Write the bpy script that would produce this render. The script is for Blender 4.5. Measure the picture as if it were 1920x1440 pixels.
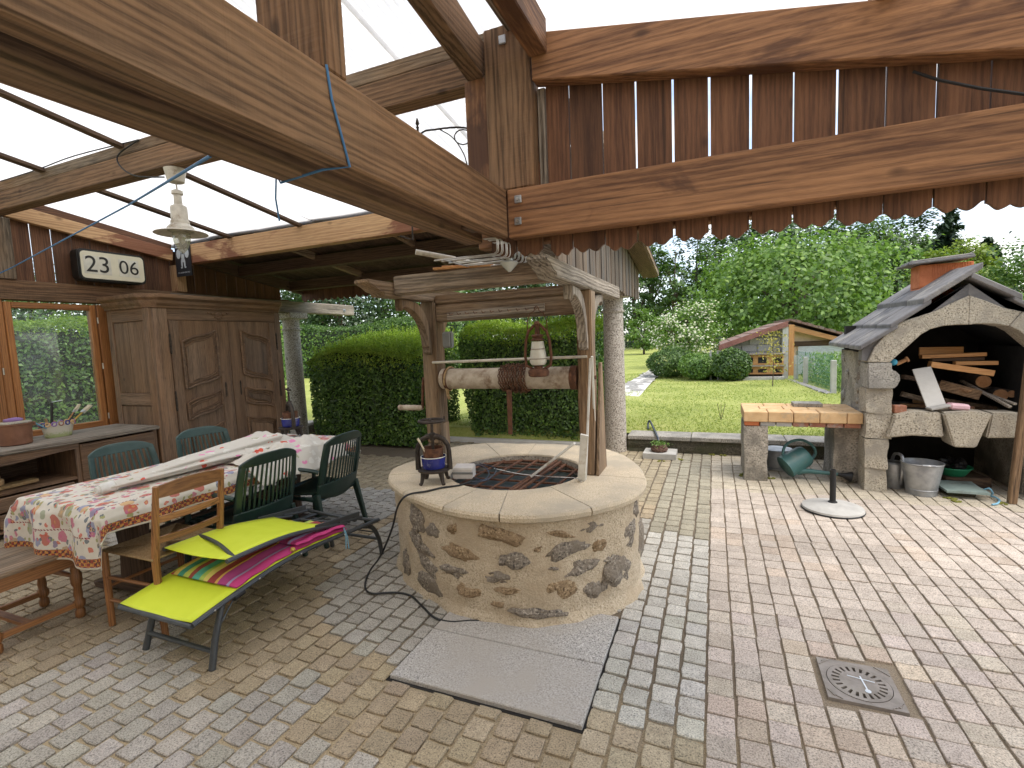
import bpy, bmesh, math, random
import numpy as np
from mathutils import Vector, Matrix, noise
random.seed(7); rng = np.random.default_rng(7)
PI = math.pi
S = bpy.context.scene
C = S.collection
for o_ in list(bpy.data.objects): bpy.data.objects.remove(o_)

# ------------------------------------------------------------ camera (calibrated from the photograph's vanishing points)
H = 1.6; FPX = 918.4
def _rot(yaw, t, r):
    cy, sy, ct, st, cr, sr = math.cos(yaw), math.sin(yaw), math.cos(t), math.sin(t), math.cos(r), math.sin(r)
    Ry = np.array([[cy, -sy, 0], [sy, cy, 0], [0, 0, 1.]]); B = np.array([[1, 0, 0], [0, 0, -1], [0, 1, 0.]])
    T = np.array([[1, 0, 0], [0, ct, -st], [0, st, ct]]); Q = np.array([[cr, -sr, 0], [sr, cr, 0], [0, 0, 1.]])
    return Q @ T @ B @ Ry
MC = _rot(math.radians(-22.54), math.radians(5.125), math.radians(-2.376))
cd = bpy.data.cameras.new('camera'); cam = bpy.data.objects.new('camera', cd); C.objects.link(cam)
cd.sensor_width = 36; cd.lens = FPX / 1920 * 36; cd.clip_start = .02; cd.clip_end = 3000
mw = Matrix.Identity(4)
for i in range(3):
    mw[i][0] = MC[0][i]; mw[i][1] = -MC[1][i]; mw[i][2] = -MC[2][i]
mw.translation = (0, 0, H); cam.matrix_world = mw
S.camera = cam

# ------------------------------------------------------------ sky, sun, exposure
SUN_EL, SUN_AZ = 60, 104      # azimuth: compass-like angle from +Y, clockwise
W = bpy.data.worlds.new('World'); S.world = W; W.use_nodes = True
nt = W.node_tree; nt.nodes.clear()
out = nt.nodes.new('ShaderNodeOutputWorld'); bg = nt.nodes.new('ShaderNodeBackground')
sky = nt.nodes.new('ShaderNodeTexSky'); sky.sky_type = 'NISHITA'; sky.sun_disc = False
sky.sun_elevation = math.radians(SUN_EL); sky.sun_rotation = math.radians(SUN_AZ); sky.altitude = 300
sky.air_density = 1.0; sky.dust_density = 1.5; sky.ozone_density = 1.0
tc = nt.nodes.new('ShaderNodeTexCoord'); mp = nt.nodes.new('ShaderNodeMapping'); mp.inputs['Scale'].default_value = (1, 1, 2.6)
cn = nt.nodes.new('ShaderNodeTexNoise'); cn.inputs['Scale'].default_value = 2.1; cn.inputs['Detail'].default_value = 9; cn.inputs['Roughness'].default_value = .58
cr_ = nt.nodes.new('ShaderNodeValToRGB'); cr_.color_ramp.elements[0].position = .39; cr_.color_ramp.elements[1].position = .63
mx = nt.nodes.new('ShaderNodeMixRGB')
cn2 = nt.nodes.new('ShaderNodeTexNoise'); cn2.inputs['Scale'].default_value = 4.3; cn2.inputs['Detail'].default_value = 8; nt.links.new(mp.outputs[0], cn2.inputs['Vector'])
cr2_ = nt.nodes.new('ShaderNodeValToRGB'); cr2_.color_ramp.elements[0].position = .38; cr2_.color_ramp.elements[0].color = (.52, .56, .62, 1); cr2_.color_ramp.elements[1].position = .62; cr2_.color_ramp.elements[1].color = (1, .96, .89, 1)
cm2_ = nt.nodes.new('ShaderNodeVectorMath'); cm2_.operation = 'SCALE'; cm2_.inputs['Scale'].default_value = 6.9
nt.links.new(cn2.outputs['Fac'], cr2_.inputs[0]); nt.links.new(cr2_.outputs[0], cm2_.inputs[0]); nt.links.new(cm2_.outputs[0], mx.inputs['Color2'])
nt.links.new(tc.outputs['Generated'], mp.inputs[0]); nt.links.new(mp.outputs[0], cn.inputs['Vector'])
nt.links.new(cn.outputs['Fac'], cr_.inputs[0]); nt.links.new(cr_.outputs[0], mx.inputs['Fac'])
nt.links.new(sky.outputs[0], mx.inputs['Color1']); nt.links.new(mx.outputs[0], bg.inputs[0])
bg.inputs[1].default_value = .10
nt.links.new(bg.outputs[0], out.inputs[0])
sl = bpy.data.lights.new('sun', 'SUN'); sun = bpy.data.objects.new('sun', sl); C.objects.link(sun)
sl.energy = 1.05; sl.angle = math.radians(48); sl.color = (1, .93, .82)
a_, e_ = math.radians(SUN_AZ), math.radians(SUN_EL)
sd = Vector((math.sin(a_) * math.cos(e_), math.cos(a_) * math.cos(e_), math.sin(e_)))
sun.rotation_euler = sd.to_track_quat('Z', 'Y').to_euler(); sun.location = sd * 30
S.view_settings.view_transform = 'Standard'; S.view_settings.look = 'None'; S.view_settings.gamma = 1
S.view_settings.use_curve_mapping = False
S.view_settings.exposure = 1.75
S.render.engine = 'CYCLES'
S.cycles.max_bounces = 10; S.cycles.diffuse_bounces = 6; S.cycles.transmission_bounces = 8; S.cycles.transparent_max_bounces = 12
S.cycles.sample_clamp_indirect = 8

# ------------------------------------------------------------ pixel -> place helpers (1920 px wide photograph)
def ray(x, y): return MC.T @ np.array([(x - 960) / FPX, (y - 720) / FPX, 1.])
C0 = np.array([0, 0, H])
def gz(x, y, z=0.): d = ray(x, y); return C0 + d * ((z - H) / d[2])
def onY(x, y, Y): d = ray(x, y); return C0 + d * (Y / d[1])
def onX(x, y, X): d = ray(x, y); return C0 + d * (X / d[0])

# ------------------------------------------------------------ materials
MATS = {}
def new_mat(name):
    m = bpy.data.materials.new(name); m.use_nodes = True; n = m.node_tree
    b = n.nodes['Principled BSDF']; MATS[name] = m
    return m, n, b
def nd(n, t, **kw):
    x = n.nodes.new(t)
    for k, v in kw.items():
        if k in x.inputs: x.inputs[k].default_value = v
        else: setattr(x, k, v)
    return x
def c4(c): return (c[0], c[1], c[2], 1)
def ramp(n, fac, stops):
    r = n.nodes.new('ShaderNodeValToRGB'); e = r.color_ramp.elements
    while len(e) < len(stops): e.new(.5)
    for i, (p, c) in enumerate(stops): e[i].position = p; e[i].color = c4(c)
    n.links.new(fac, r.inputs[0]); return r.outputs[0]
def mixc(n, fac, a, b, mode='MIX'):
    m = n.nodes.new('ShaderNodeMixRGB'); m.blend_type = mode
    for s, v in ((m.inputs[0], fac), (m.inputs[1], a), (m.inputs[2], b)):
        if hasattr(v, 'is_linked'): n.links.new(v, s)
        elif isinstance(v, (int, float)): s.default_value = v
        else: s.default_value = c4(v)
    return m.outputs[0]
def mth(n, op, a, b=None):
    m = n.nodes.new('ShaderNodeMath'); m.operation = op
    for i, v in enumerate((a, b)):
        if v is None: continue
        if hasattr(v, 'is_linked'): n.links.new(v, m.inputs[i])
        else: m.inputs[i].default_value = v
    return m.outputs[0]
def coords(n, scale=(1, 1, 1), rnd=0.):
    t = n.nodes.new('ShaderNodeTexCoord'); m = n.nodes.new('ShaderNodeMapping'); m.inputs['Scale'].default_value = scale
    if rnd:
        oi = n.nodes.new('ShaderNodeObjectInfo'); v = n.nodes.new('ShaderNodeVectorMath'); v.operation = 'ADD'
        cm = n.nodes.new('ShaderNodeCombineXYZ'); k = mth(n, 'MULTIPLY', oi.outputs['Random'], rnd)
        for i in range(3): n.links.new(k, cm.inputs[i])
        n.links.new(t.outputs['Object'], v.inputs[0]); n.links.new(cm.outputs[0], v.inputs[1]); n.links.new(v.outputs[0], m.inputs[0])
    else: n.links.new(t.outputs['Object'], m.inputs[0])
    return m.outputs[0]
def noi(n, vec, scale, detail=5, rough=.55, dist=0):
    x = nd(n, 'ShaderNodeTexNoise', Scale=scale, Detail=detail, Roughness=rough, Distortion=dist); n.links.new(vec, x.inputs['Vector']); return x.outputs['Fac']
def bump(n, b, h, strength=.3, dist=.01):
    x = nd(n, 'ShaderNodeBump', Strength=strength, Distance=dist); n.links.new(h, x.inputs['Height']); n.links.new(x.outputs[0], b.inputs['Normal'])
def wood(name, light, dark, axis=0, scale=1., rough=.75, patch=None, pamt=.5, bstr=.35, ringc=.55, saw=False, grey=None, crack=.7):
    """light/dark grain along an axis; patch = colour of worn or stained patches"""
    m, n, b = new_mat(name)
    st = [1, 1, 1]; st[axis] = .07
    v = coords(n, tuple(st), 37.)
    v2 = coords(n, tuple(.25 + .75 * s for s in st), 37.)
    w = nd(n, 'ShaderNodeTexWave', wave_type='RINGS', rings_direction='XYZ'[axis], Scale=11. * scale, Distortion=9., Detail=5.)
    w.inputs['Detail Scale'].default_value = 1.4; w.inputs['Detail Roughness'].default_value = .6
    n.links.new(v, w.inputs['Vector'])
    f1 = noi(n, v, 7 * scale, 6, .6, .5); f2 = noi(n, v, 75 * scale, 5, .7)
    ct_ = [1, 1, 1]; ct_[axis] = .022; crk = noi(n, coords(n, tuple(ct_), 37.), 34 * scale, 3, .55)
    g = mth(n, 'ADD', mth(n, 'MULTIPLY', w.outputs['Fac'], ringc * .36), mth(n, 'ADD', mth(n, 'MULTIPLY', f1, .62), mth(n, 'MULTIPLY', f2, .42)))
    mid = tuple((a + c) / 2 for a, c in zip(light, dark))
    col = ramp(n, g, [(.42, dark), (.60, mid), (.80, light)])
    col = mixc(n, mth(n, 'MULTIPLY', ramp(n, crk, [(.63, (0, 0, 0)), (.70, (1, 1, 1))]), crack), col, tuple(x * .35 for x in dark))
    if patch is not None:
        p = noi(n, v2, 2.1 * scale, 6, .62, .6)
        k = ramp(n, p, [(.60 - pamt * .2, (0, 0, 0)), (.66 - pamt * .2, (1, 1, 1))])
        col = mixc(n, mth(n, 'MULTIPLY', k, .85), col, patch)
    if grey is not None:
        p = noi(n, v2, 1.3 * scale, 5, .6)
        gcol = mixc(n, 1., grey, ramp(n, g, [(.46, (.35, .35, .35)), (.62, (.9, .9, .9)), (.8, (1.25, 1.25, 1.25))]), 'MULTIPLY')
        col = mixc(n, ramp(n, p, [(.40, (0, 0, 0)), (.62, (1, 1, 1))]), col, gcol)
    # knots
    vo = nd(n, 'ShaderNodeTexVoronoi', Scale=2.6 * scale); vs = [1, 1, 1]; vs[axis] = .55; n.links.new(coords(n, tuple(vs), 37.), vo.inputs['Vector'])
    kn = ramp(n, vo.outputs['Distance'], [(.03, (1, 1, 1)), (.085, (0, 0, 0))])
    col = mixc(n, mth(n, 'MULTIPLY', kn, .75), col, tuple(x * .45 for x in dark))
    oi = n.nodes.new('ShaderNodeObjectInfo')
    hs = nd(n, 'ShaderNodeHueSaturation'); n.links.new(col, hs.inputs['Color'])
    n.links.new(mth(n, 'ADD', mth(n, 'MULTIPLY', oi.outputs['Random'], .4), .8), hs.inputs['Value'])
    n.links.new(hs.outputs[0], b.inputs['Base Color']); b.inputs['Roughness'].default_value = rough
    h = mth(n, 'ADD', mth(n, 'MULTIPLY', f2, .9), mth(n, 'MULTIPLY', w.outputs['Fac'], .35))
    if saw:
        sv = [1, 1, 1]; sv[axis] = 60; q = [.4, .4, .4]; q[axis] = 75
        h = mth(n, 'ADD', h, mth(n, 'MULTIPLY', noi(n, coords(n, tuple(q)), 1., 2), .9))
    bump(n, b, h, bstr, .006)
    return m
def speck(name, base, dark, light, scale=260, rough=.85, amt=.5, blotch=None, bscale=3., bstr=.3, bs2=40):
    m, n, b = new_mat(name); v = coords(n, (1, 1, 1), 11.)
    a = noi(n, v, scale, 2, .6); l = noi(n, v, 1.6 * bscale, 5, .6)
    col = ramp(n, a, [(.36, dark), (.46, base), (.56, base), (.66, light)])
    col = mixc(n, 1 - amt, col, base)
    if blotch is not None: col = mixc(n, ramp(n, l, [(.44, (0, 0, 0)), (.64, (1, 1, 1))]), col, blotch)
    n.links.new(col, b.inputs['Base Color']); b.inputs['Roughness'].default_value = rough
    bump(n, b, mth(n, 'ADD', mth(n, 'MULTIPLY', a, .5), noi(n, v, bs2, 5, .65)), bstr, .008)
    return m
def plain(name, col, rough=.5, metal=0., col2=None, scale=8., bstr=0., bscale=60., spec=None, dirt=None, damt=.5):
    m, n, b = new_mat(name); b.inputs['Base Color'].default_value = c4(col); b.inputs['Roughness'].default_value = rough; b.inputs['Metallic'].default_value = metal
    v = coords(n, (1, 1, 1), 13.)
    if col2 is None: col2 = tuple(x * .8 for x in col)
    k = noi(n, v, scale, 6, .62); cc = ramp(n, k, [(.35, col2), (.62, col)])
    if dirt is not None:
        d = noi(n, v, scale * .6, 7, .7); cc = mixc(n, ramp(n, d, [(.62 - .25 * damt, (0, 0, 0)), (.75 - .2 * damt, (1, 1, 1))]), cc, dirt)
    n.links.new(cc, b.inputs['Base Color'])
    rr = ramp(n, k, [(.3, (min(1, rough * 1.25),) * 3), (.7, (rough * .85,) * 3)]); n.links.new(rr, b.inputs['Roughness'])
    if bstr: bump(n, b, noi(n, v, bscale, 5, .6), bstr, .006)
    if spec is not None: b.inputs['Specular IOR Level'].default_value = spec
    return m
def leafm(name, c1, c2, c3=None, trans=.35, zgrad=None):
    m, n, b = new_mat(name); n.nodes.remove(b); o = n.nodes['Material Output']
    g = n.nodes.new('ShaderNodeNewGeometry')
    v = coords(n); k = mth(n, 'ADD', mth(n, 'MULTIPLY', g.outputs['Random Per Island'], .6), mth(n, 'MULTIPLY', noi(n, v, 1.7, 4), .55))
    col = ramp(n, k, [(.25, c1), (.75, c2)] + ([(.93, c3)] if c3 else []))
    d = nd(n, 'ShaderNodeBsdfDiffuse'); t = nd(n, 'ShaderNodeBsdfTranslucent'); gl = nd(n, 'ShaderNodeBsdfGlossy', Roughness=.45); gl.inputs[0].default_value = (1, 1, 1, 1)
    n.links.new(col, d.inputs[0]); n.links.new(mixc(n, .5, col, (.9, 1, .35), 'MULTIPLY'), t.inputs[0])
    t2 = n.nodes.new('ShaderNodeMixShader'); t2.inputs[0].default_value = trans; n.links.new(d.outputs[0], t2.inputs[1]); n.links.new(t.outputs[0], t2.inputs[2])
    t3 = n.nodes.new('ShaderNodeMixShader'); t3.inputs[0].default_value = .035; n.links.new(t2.outputs[0], t3.inputs[1]); n.links.new(gl.outputs[0], t3.inputs[2])
    n.links.new(t3.outputs[0], o.inputs[0]); return m

# ------------------------------------------------------------ mesh helpers
def BM(): return bmesh.new()
def hexa(bm, P):
    v = [bm.verts.new(p) for p in P]
    for f in ((0, 3, 2, 1), (4, 5, 6, 7), (0, 1, 5, 4), (1, 2, 6, 5), (2, 3, 7, 6), (3, 0, 4, 7)): bm.faces.new([v[i] for i in f])
def box(bm, x0, x1, y0, y1, z0, z1):
    hexa(bm, [(x0, y0, z0), (x1, y0, z0), (x1, y1, z0), (x0, y1, z0), (x0, y0, z1), (x1, y0, z1), (x1, y1, z1), (x0, y1, z1)])
def bar(bm, p0, p1, w, h, up=(0, 0, 1), w1=None, h1=None):
    p0, p1, up = Vector(p0), Vector(p1), Vector(up); d = (p1 - p0).normalized(); s = d.cross(up).normalized(); u = s.cross(d)
    w1 = w if w1 is None else w1; h1 = h if h1 is None else h1; P = []
    for p, a, b in ((p0, w, h), (p1, w1, h1)):
        P.append([p + s * (i * a / 2) + u * (j * b / 2) for i, j in ((-1, -1), (1, -1), (1, 1), (-1, 1))])
    hexa(bm, [P[0][0], P[0][1], P[1][1], P[1][0], P[0][3], P[0][2], P[1][2], P[1][3]])
def tube(bm, pts, r, n=8, closed=False, flat=1.):
    pts = [Vector(p) for p in pts]; N = len(pts); R = r if isinstance(r, (list, tuple)) else [r] * N
    rings = []; prev = None
    for i, p in enumerate(pts):
        a = pts[(i + 1) % N] if (closed or i < N - 1) else p; b = pts[i - 1] if (closed or i > 0) else p
        d = (a - b).normalized() if (a - b).length > 1e-9 else Vector((0, 0, 1))
        if prev is None:
            t = Vector((0, 0, 1)) if abs(d.z) < .9 else Vector((1, 0, 0)); s = d.cross(t).normalized()
        else: s = (prev - d * prev.dot(d)).normalized()
        prev = s; u = d.cross(s)
        rings.append([bm.verts.new(p + (s * math.cos(2 * PI * k / n) + u * (math.sin(2 * PI * k / n) * flat)) * R[i]) for k in range(n)])
    M = N if closed else N - 1
    for i in range(M):
        a, b = rings[i], rings[(i + 1) % N]
        for k in range(n): bm.faces.new((a[k], a[(k + 1) % n], b[(k + 1) % n], b[k]))
    if not closed: bm.faces.new(rings[0][::-1]); bm.faces.new(rings[-1])
def lathe(bm, prof, n=24, loc=(0, 0, 0), M=None, rip=None, cap=True):
    rings = []; loc = Vector(loc)
    for r, z in prof:
        ring = []
        for k in range(n):
            a = 2 * PI * k / n; rr = r * (rip(a, z) if rip else 1); p = Vector((rr * math.cos(a), rr * math.sin(a), z))
            if M is not None: p = M @ p
            ring.append(bm.verts.new(p + loc))
        rings.append(ring)
    for a, b in zip(rings, rings[1:]):
        for k in range(n): bm.faces.new((a[k], a[(k + 1) % n], b[(k + 1) % n], b[k]))
    if cap and prof[0][0] > 1e-4: bm.faces.new(rings[0][::-1])
    if cap and prof[-1][0] > 1e-4: bm.faces.new(rings[-1])
def prism(bm, poly, axis, t0, t1):
    def P(a, b, t): return (t, a, b) if axis == 0 else ((a, t, b) if axis == 1 else (a, b, t))
    A = [bm.verts.new(P(a, b, t0)) for a, b in poly]; B = [bm.verts.new(P(a, b, t1)) for a, b in poly]
    n = len(poly); bm.faces.new(A[::-1]); bm.faces.new(B)
    for i in range(n): bm.faces.new((A[i], A[(i + 1) % n], B[(i + 1) % n], B[i]))
def blob(bm, c, rad, seed=0, amp=.25, sub=2, fr=1.6, R=None):
    r = bmesh.ops.create_icosphere(bm, subdivisions=sub, radius=1.)
    for v in r['verts']:
        d = v.co.copy(); k = 1 + amp * noise.noise(d * fr + Vector((seed * 3.7, seed * 1.3, seed))) + amp * .4 * noise.noise(d * fr * 2.7 + Vector((seed, 5, 1)))
        q = Vector((d.x * rad[0] * k, d.y * rad[1] * k, d.z * rad[2] * k))
        if R is not None: q = R @ q
        v.co = q + Vector(c)
def finish(bm, bevel=0., seg=1, ang=35):
    bmesh.ops.recalc_face_normals(bm, faces=bm.faces)
    if bevel:
        es = [e for e in bm.edges if len(e.link_faces) == 2 and e.calc_face_angle(0) > math.radians(ang)]
        if es: bmesh.ops.bevel(bm, geom=es, offset=bevel, segments=seg, affect='EDGES', clamp_overlap=True)
def obj(name, bm, mat, parent=None, bevel=0., seg=1, smooth=False, ang=40, kind=None):
    finish(bm, bevel, seg)
    me = bpy.data.meshes.new(name); bm.to_mesh(me); bm.free()
    return link(name, me, mat, parent, smooth, ang, kind)
def link(name, me, mat, parent=None, smooth=False, ang=40, kind=None):
    mats = mat if isinstance(mat, (list, tuple)) else [mat]
    for m in mats: me.materials.append(MATS[m] if isinstance(m, str) else m)
    if smooth:
        me.shade_smooth()
        try: me.set_sharp_from_angle(angle=math.radians(ang))
        except Exception: pass
    o = bpy.data.objects.new(name, me); C.objects.link(o)
    if parent is not None:
        o.parent = parent
        if parent.type == 'EMPTY': o.location = -Vector(parent.location)
    if kind: o['kind'] = kind
    return o
def thing(name, label, cat, loc=(0, 0, 0), group=None):
    o = bpy.data.objects.new(name, None); C.objects.link(o); o.location = loc; o.empty_display_size = .1
    o['label'] = label; o['category'] = cat
    if group: o['group'] = group
    return o
def tag(o, label, cat, group=None, kind=None):
    o['label'] = label; o['category'] = cat
    if group: o['group'] = group
    if kind: o['kind'] = kind
    return o
def copy_tree(o, parent=None):
    c = o.copy(); C.objects.link(c); c.parent = parent
    for ch in list(o.children): copy_tree(ch, c)
    return c
def grid_mesh(name, P, uv=None):
    """P: (n,m,3) array -> mesh"""
    n, m, _ = P.shape; me = bpy.data.meshes.new(name)
    idx = np.arange(n * m).reshape(n, m)
    F = np.stack([idx[:-1, :-1], idx[1:, :-1], idx[1:, 1:], idx[:-1, 1:]], -1).reshape(-1, 4)
    raw_mesh(me, P.reshape(-1, 3), F)
    if uv is not None:
        l = me.uv_layers.new(name='UVMap'); l.data.foreach_set('uv', uv.reshape(-1, 2)[F.reshape(-1)].astype(np.float32).ravel())
    return me
def raw_mesh(me, V, F):
    k = F.shape[1]
    me.vertices.add(len(V)); me.vertices.foreach_set('co', np.asarray(V, np.float32).ravel())
    me.loops.add(F.size); me.loops.foreach_set('vertex_index', F.astype(np.int32).ravel())
    me.polygons.add(len(F)); me.polygons.foreach_set('loop_start', np.arange(0, F.size, k, dtype=np.int32))
    me.polygons.foreach_set('loop_total', np.full(len(F), k, np.int32)); me.update(calc_edges=True)
def leaves(name, P, Nn, size, mat, parent=None, ratio=.5, tilt=.8, droop=0., kind=None):
    """leaf-shaped quads at points P facing roughly Nn"""
    n = len(P); s = size * rng.uniform(.65, 1.25, n)[:, None]
    Nn = Nn + rng.normal(0, tilt, (n, 3)); Nn /= np.linalg.norm(Nn, axis=1)[:, None] + 1e-9
    t = rng.normal(0, 1, (n, 3)); t[:, 2] -= droop; t -= Nn * (t * Nn).sum(1)[:, None]; t /= np.linalg.norm(t, axis=1)[:, None] + 1e-9
    b = np.cross(Nn, t); w = s * ratio * .5
    fold = Nn * s * .12
    V = np.stack([P - t * s * .5, P + b * w + fold, P + t * s * .5, P - b * w + fold], 1).reshape(-1, 3)
    me = bpy.data.meshes.new(name); raw_mesh(me, V, np.arange(4 * n).reshape(n, 4))
    return link(name, me, mat, parent, kind=kind)
def text_mesh(name, s, size, mat, M, parent=None, depth=.001):
    cu = bpy.data.curves.new('txt', 'FONT'); cu.body = s; cu.size = size; cu.extrude = depth; cu.align_x = 'CENTER'; cu.align_y = 'CENTER'
    to = bpy.data.objects.new('txt', cu); C.objects.link(to)
    dg = bpy.context.evaluated_depsgraph_get(); me = bpy.data.meshes.new_from_object(to.evaluated_get(dg)); me.transform(M)
    bpy.data.objects.remove(to); return link(name, me, mat, parent)
def V3(*a): return Vector(a)
# ============================================================ MATERIALS
for ax, nm in enumerate('xyz'):
    wood('beam_brown_' + nm, (.28, .155, .078), (.075, .036, .016), ax, 1.3, .85, grey=(.19, .118, .068), saw=True, bstr=.5)
    wood('beam_orange_' + nm, (.41, .205, .092), (.095, .038, .015), ax, 1.2, .7, patch=(.075, .03, .014), pamt=.25, bstr=.4, ringc=.34)
    wood('plank_red_' + nm, (.225, .104, .05), (.07, .028, .013), ax, 1.5, .75, bstr=.35, ringc=.3)
    wood('weather_' + nm, (.40, .255, .14), (.085, .048, .024), ax, 1.5, .9, grey=(.30, .235, .17), bstr=.8, crack=.8, ringc=.25)
    wood('grey_wood_' + nm, (.44, .38, .31), (.10, .078, .058), ax, 1.6, .92, bstr=.9, crack=.85)
    wood('gable_grey_' + nm, (.25, .18, .12), (.045, .033, .025), ax, 1.6, .92, grey=(.14, .125, .11), bstr=.8, crack=.85)
    wood('oak_' + nm, (.30, .175, .095), (.10, .052, .027), ax, 2.0, .6, grey=(.235, .15, .095), bstr=.3, ringc=.35, crack=.4)
    wood('dark_' + nm, (.15, .095, .06), (.05, .03, .02), ax, 1.6, .9, bstr=.5)
    wood('patchy_' + nm, (.56, .36, .19), (.34, .19, .09), ax, 1.2, .75, patch=(.16, .05, .025), pamt=.55, bstr=.4)
    wood('teak_' + nm, (.44, .19, .06), (.24, .09, .026), ax, 1.6, .5, bstr=.2)
    wood('chair_wood_' + nm, (.36, .165, .058), (.19, .078, .026), ax, 2.4, .5, bstr=.15)
    wood('new_wood_' + nm, (.62, .33, .13), (.42, .19, .06), ax, 2.2, .6, bstr=.2)
plain('galv', (.46, .47, .48), .5, .75, (.30, .31, .32), 9, .1)
plain('steel', (.62, .61, .58), .35, .9, (.45, .43, .40), 30)
plain('rust', (.17, .075, .038), .85, .25, (.085, .042, .028), 25, .3)
plain('cast_iron', (.062, .048, .038), .62, .45, (.035, .027, .022), 20, .2)
plain('black_rubber', (.012, .012, .013), .5)
plain('enamel_blue', (.035, .045, .25), .22, 0, (.025, .03, .18), 14, dirt=(.18, .19, .32), damt=.25)
plain('enamel_white', (.78, .77, .72), .3)
plain('cream_metal', (.60, .56, .48), .4, .1, (.48, .44, .37), 18, dirt=(.30, .24, .17), damt=.25)
plain('white_paint', (.74, .73, .69), .5, 0, (.58, .56, .50), 12, .1, dirt=(.36, .27, .18), damt=.2)
plain('grey_plastic', (.17, .175, .17), .5)
plain('box_plastic', (.62, .58, .54), .55)
plain('green_plastic', (.018, .042, .034), .36, 0, (.012, .030, .025), 7, .05, 200)
plain('green_plastic_faded', (.050, .092, .082), .45, 0, (.032, .064, .058), 7, .05, 200)
plain('can_green', (.070, .175, .165), .42, 0, (.05, .13, .125), 5, dirt=(.13, .17, .15), damt=.2)
plain('bowl_green', (.03, .29, .14), .4)
plain('lounger_frame', (.075, .082, .088), .45, .35)
plain('lime_mesh', (.68, .78, .035), .6, 0, (.62, .72, .03), 5, .06, 900)
plain('terracotta', (.235, .105, .058), .62, 0, (.17, .075, .042), 8, .08)
plain('purple', (.30, .17, .42), .5)
plain('straw', (.36, .25, .12), .85, 0, (.24, .15, .07), 60, .5, 180)
plain('bristle', (.66, .58, .42), .9)
plain('yellow_handle', (.62, .42, .08), .5)
plain('black_paint', (.015, .015, .014), .4)
plain('cream', (.72, .69, .54), .5, 0, (.66, .63, .48), 6)
plain('digit_card', (.70, .69, .60), .6)
plain('poster_black', (.018, .021, .027), .45)
plain('poster_pale', (.52, .58, .62), .6)
plain('blue_cord', (.06, .20, .42), .6)
plain('rope_blue', (.22, .46, .62), .8)
plain('hose', (.022, .03, .05), .35)
plain('brick_orange', (.62, .20, .075), .8, 0, (.50, .15, .055), 12, .2)
plain('brick_red', (.40, .17, .10), .9, 0, (.28, .12, .075), 14, .3, dirt=(.36, .33, .30), damt=.4)
plain('fire_brick', (.68, .46, .24), .85, 0, (.56, .35, .17), 9, .25, dirt=(.42, .33, .22), damt=.25)
plain('slate', (.20, .19, .185), .75, 0, (.125, .12, .12), 5, .5, 45, dirt=(.30, .28, .25), damt=.4)
plain('soot', (.022, .02, .018), .95, 0, (.012, .011, .01), 4, .4, 30)
plain('concrete', (.46, .45, .42), .9, 0, (.36, .35, .33), 6, .3, 60)
plain('concrete_pale', (.62, .60, .56), .9, 0, (.52, .50, .46), 3, .3, 50)
plain('concrete_dark', (.32, .31, .285), .9, 0, (.22, .215, .20), 6, .4, 50)
plain('white_shutter', (.72, .78, .84), .5)
plain('render_beige', (.76, .60, .42), .9)
plain('roof_red', (.235, .135, .105), .85, 0, (.16, .10, .085), 9, .2, dirt=(.19, .17, .145), damt=.5)
plain('brown_red', (.25, .105, .085), .7)
plain('bark', (.11, .08, .058), .95, 0, (.06, .045, .034), 14, .7, 30)
plain('log_end', (.50, .27, .13), .85, 0, (.36, .18, .08), 20)
plain('pink_plastic', (.75, .48, .52), .5)
plain('mint_sheet', (.27, .34, .31), .75, 0, (.2, .26, .24), 6, .1, dirt=(.16, .17, .15), damt=.4)
plain('sponge_blue', (.08, .42, .62), .7)
plain('white_cloth', (.74, .72, .67), .9, 0, (.70, .675, .62), 4, .12, 500)
plain('dark_cover', (.035, .05, .048), .55, 0, (.02, .03, .03), 7)
plain('glass_jar', (.55, .57, .52), .2)
plain('moss', (.12, .13, .02), .95, 0, (.2, .19, .03), 40, .6, 90)
plain('net_green', (.07, .2, .16), .8)
plain('fence_wire', (.2, .21, .2), .6, .4)
plain('wicker', (.095, .045, .03), .85, 0, (.16, .10, .075), 40, .4)
plain('lantern_glass', (.62, .60, .52), .35, 0, (.54, .51, .42), 12)
speck('granite_column', (.40, .355, .30), (.10, .085, .07), (.60, .56, .50), 62, .9, 1., None, 1.2, .35)
speck('stone_tan', (.43, .38, .295), (.16, .14, .11), (.56, .51, .42), 80, .94, 1., (.30, .27, .22), 3.2, .7, 30)
speck('coping', (.56, .465, .33), (.30, .235, .15), (.68, .59, .46), 130, .9, .7, (.42, .36, .27), 2., .35, 45)
speck('mortar', (.53, .44, .315), (.30, .24, .165), (.64, .55, .42), 100, .95, .9, (.44, .35, .24), 2.6, 1., 34)
speck('rubble_grey', (.225, .19, .15), (.075, .065, .055), (.46, .41, .34), 75, .95, 1., (.20, .165, .125), 5, 1., 40)
speck('rubble_brown', (.30, .21, .12), (.10, .065, .035), (.50, .39, .25), 75, .95, 1., (.24, .165, .095), 5, 1., 40)
speck('rubble_wall', (.38, .34, .28), (.14, .125, .10), (.52, .47, .40), 60, .95, .9, (.17, .155, .13), 2.2, 1., 22)
speck('granite_slab', (.42, .40, .37), (.16, .155, .15), (.66, .64, .61), 120, .85, 1., (.40, .365, .32), .9, .2, 90)
speck('mossy_stone', (.085, .075, .055), (.03, .028, .02), (.16, .14, .10), 60, .97, .8, (.05, .055, .022), 1.6, .9, 25)
speck('weather_stone', (.37, .345, .30), (.12, .115, .105), (.46, .44, .41), 70, .95, .9, (.22, .21, .19), 2, .6, 28)
speck('block', (.40, .385, .35), (.26, .25, .225), (.48, .465, .43), 60, .95, .7, None, 2, .4, 30)
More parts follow.
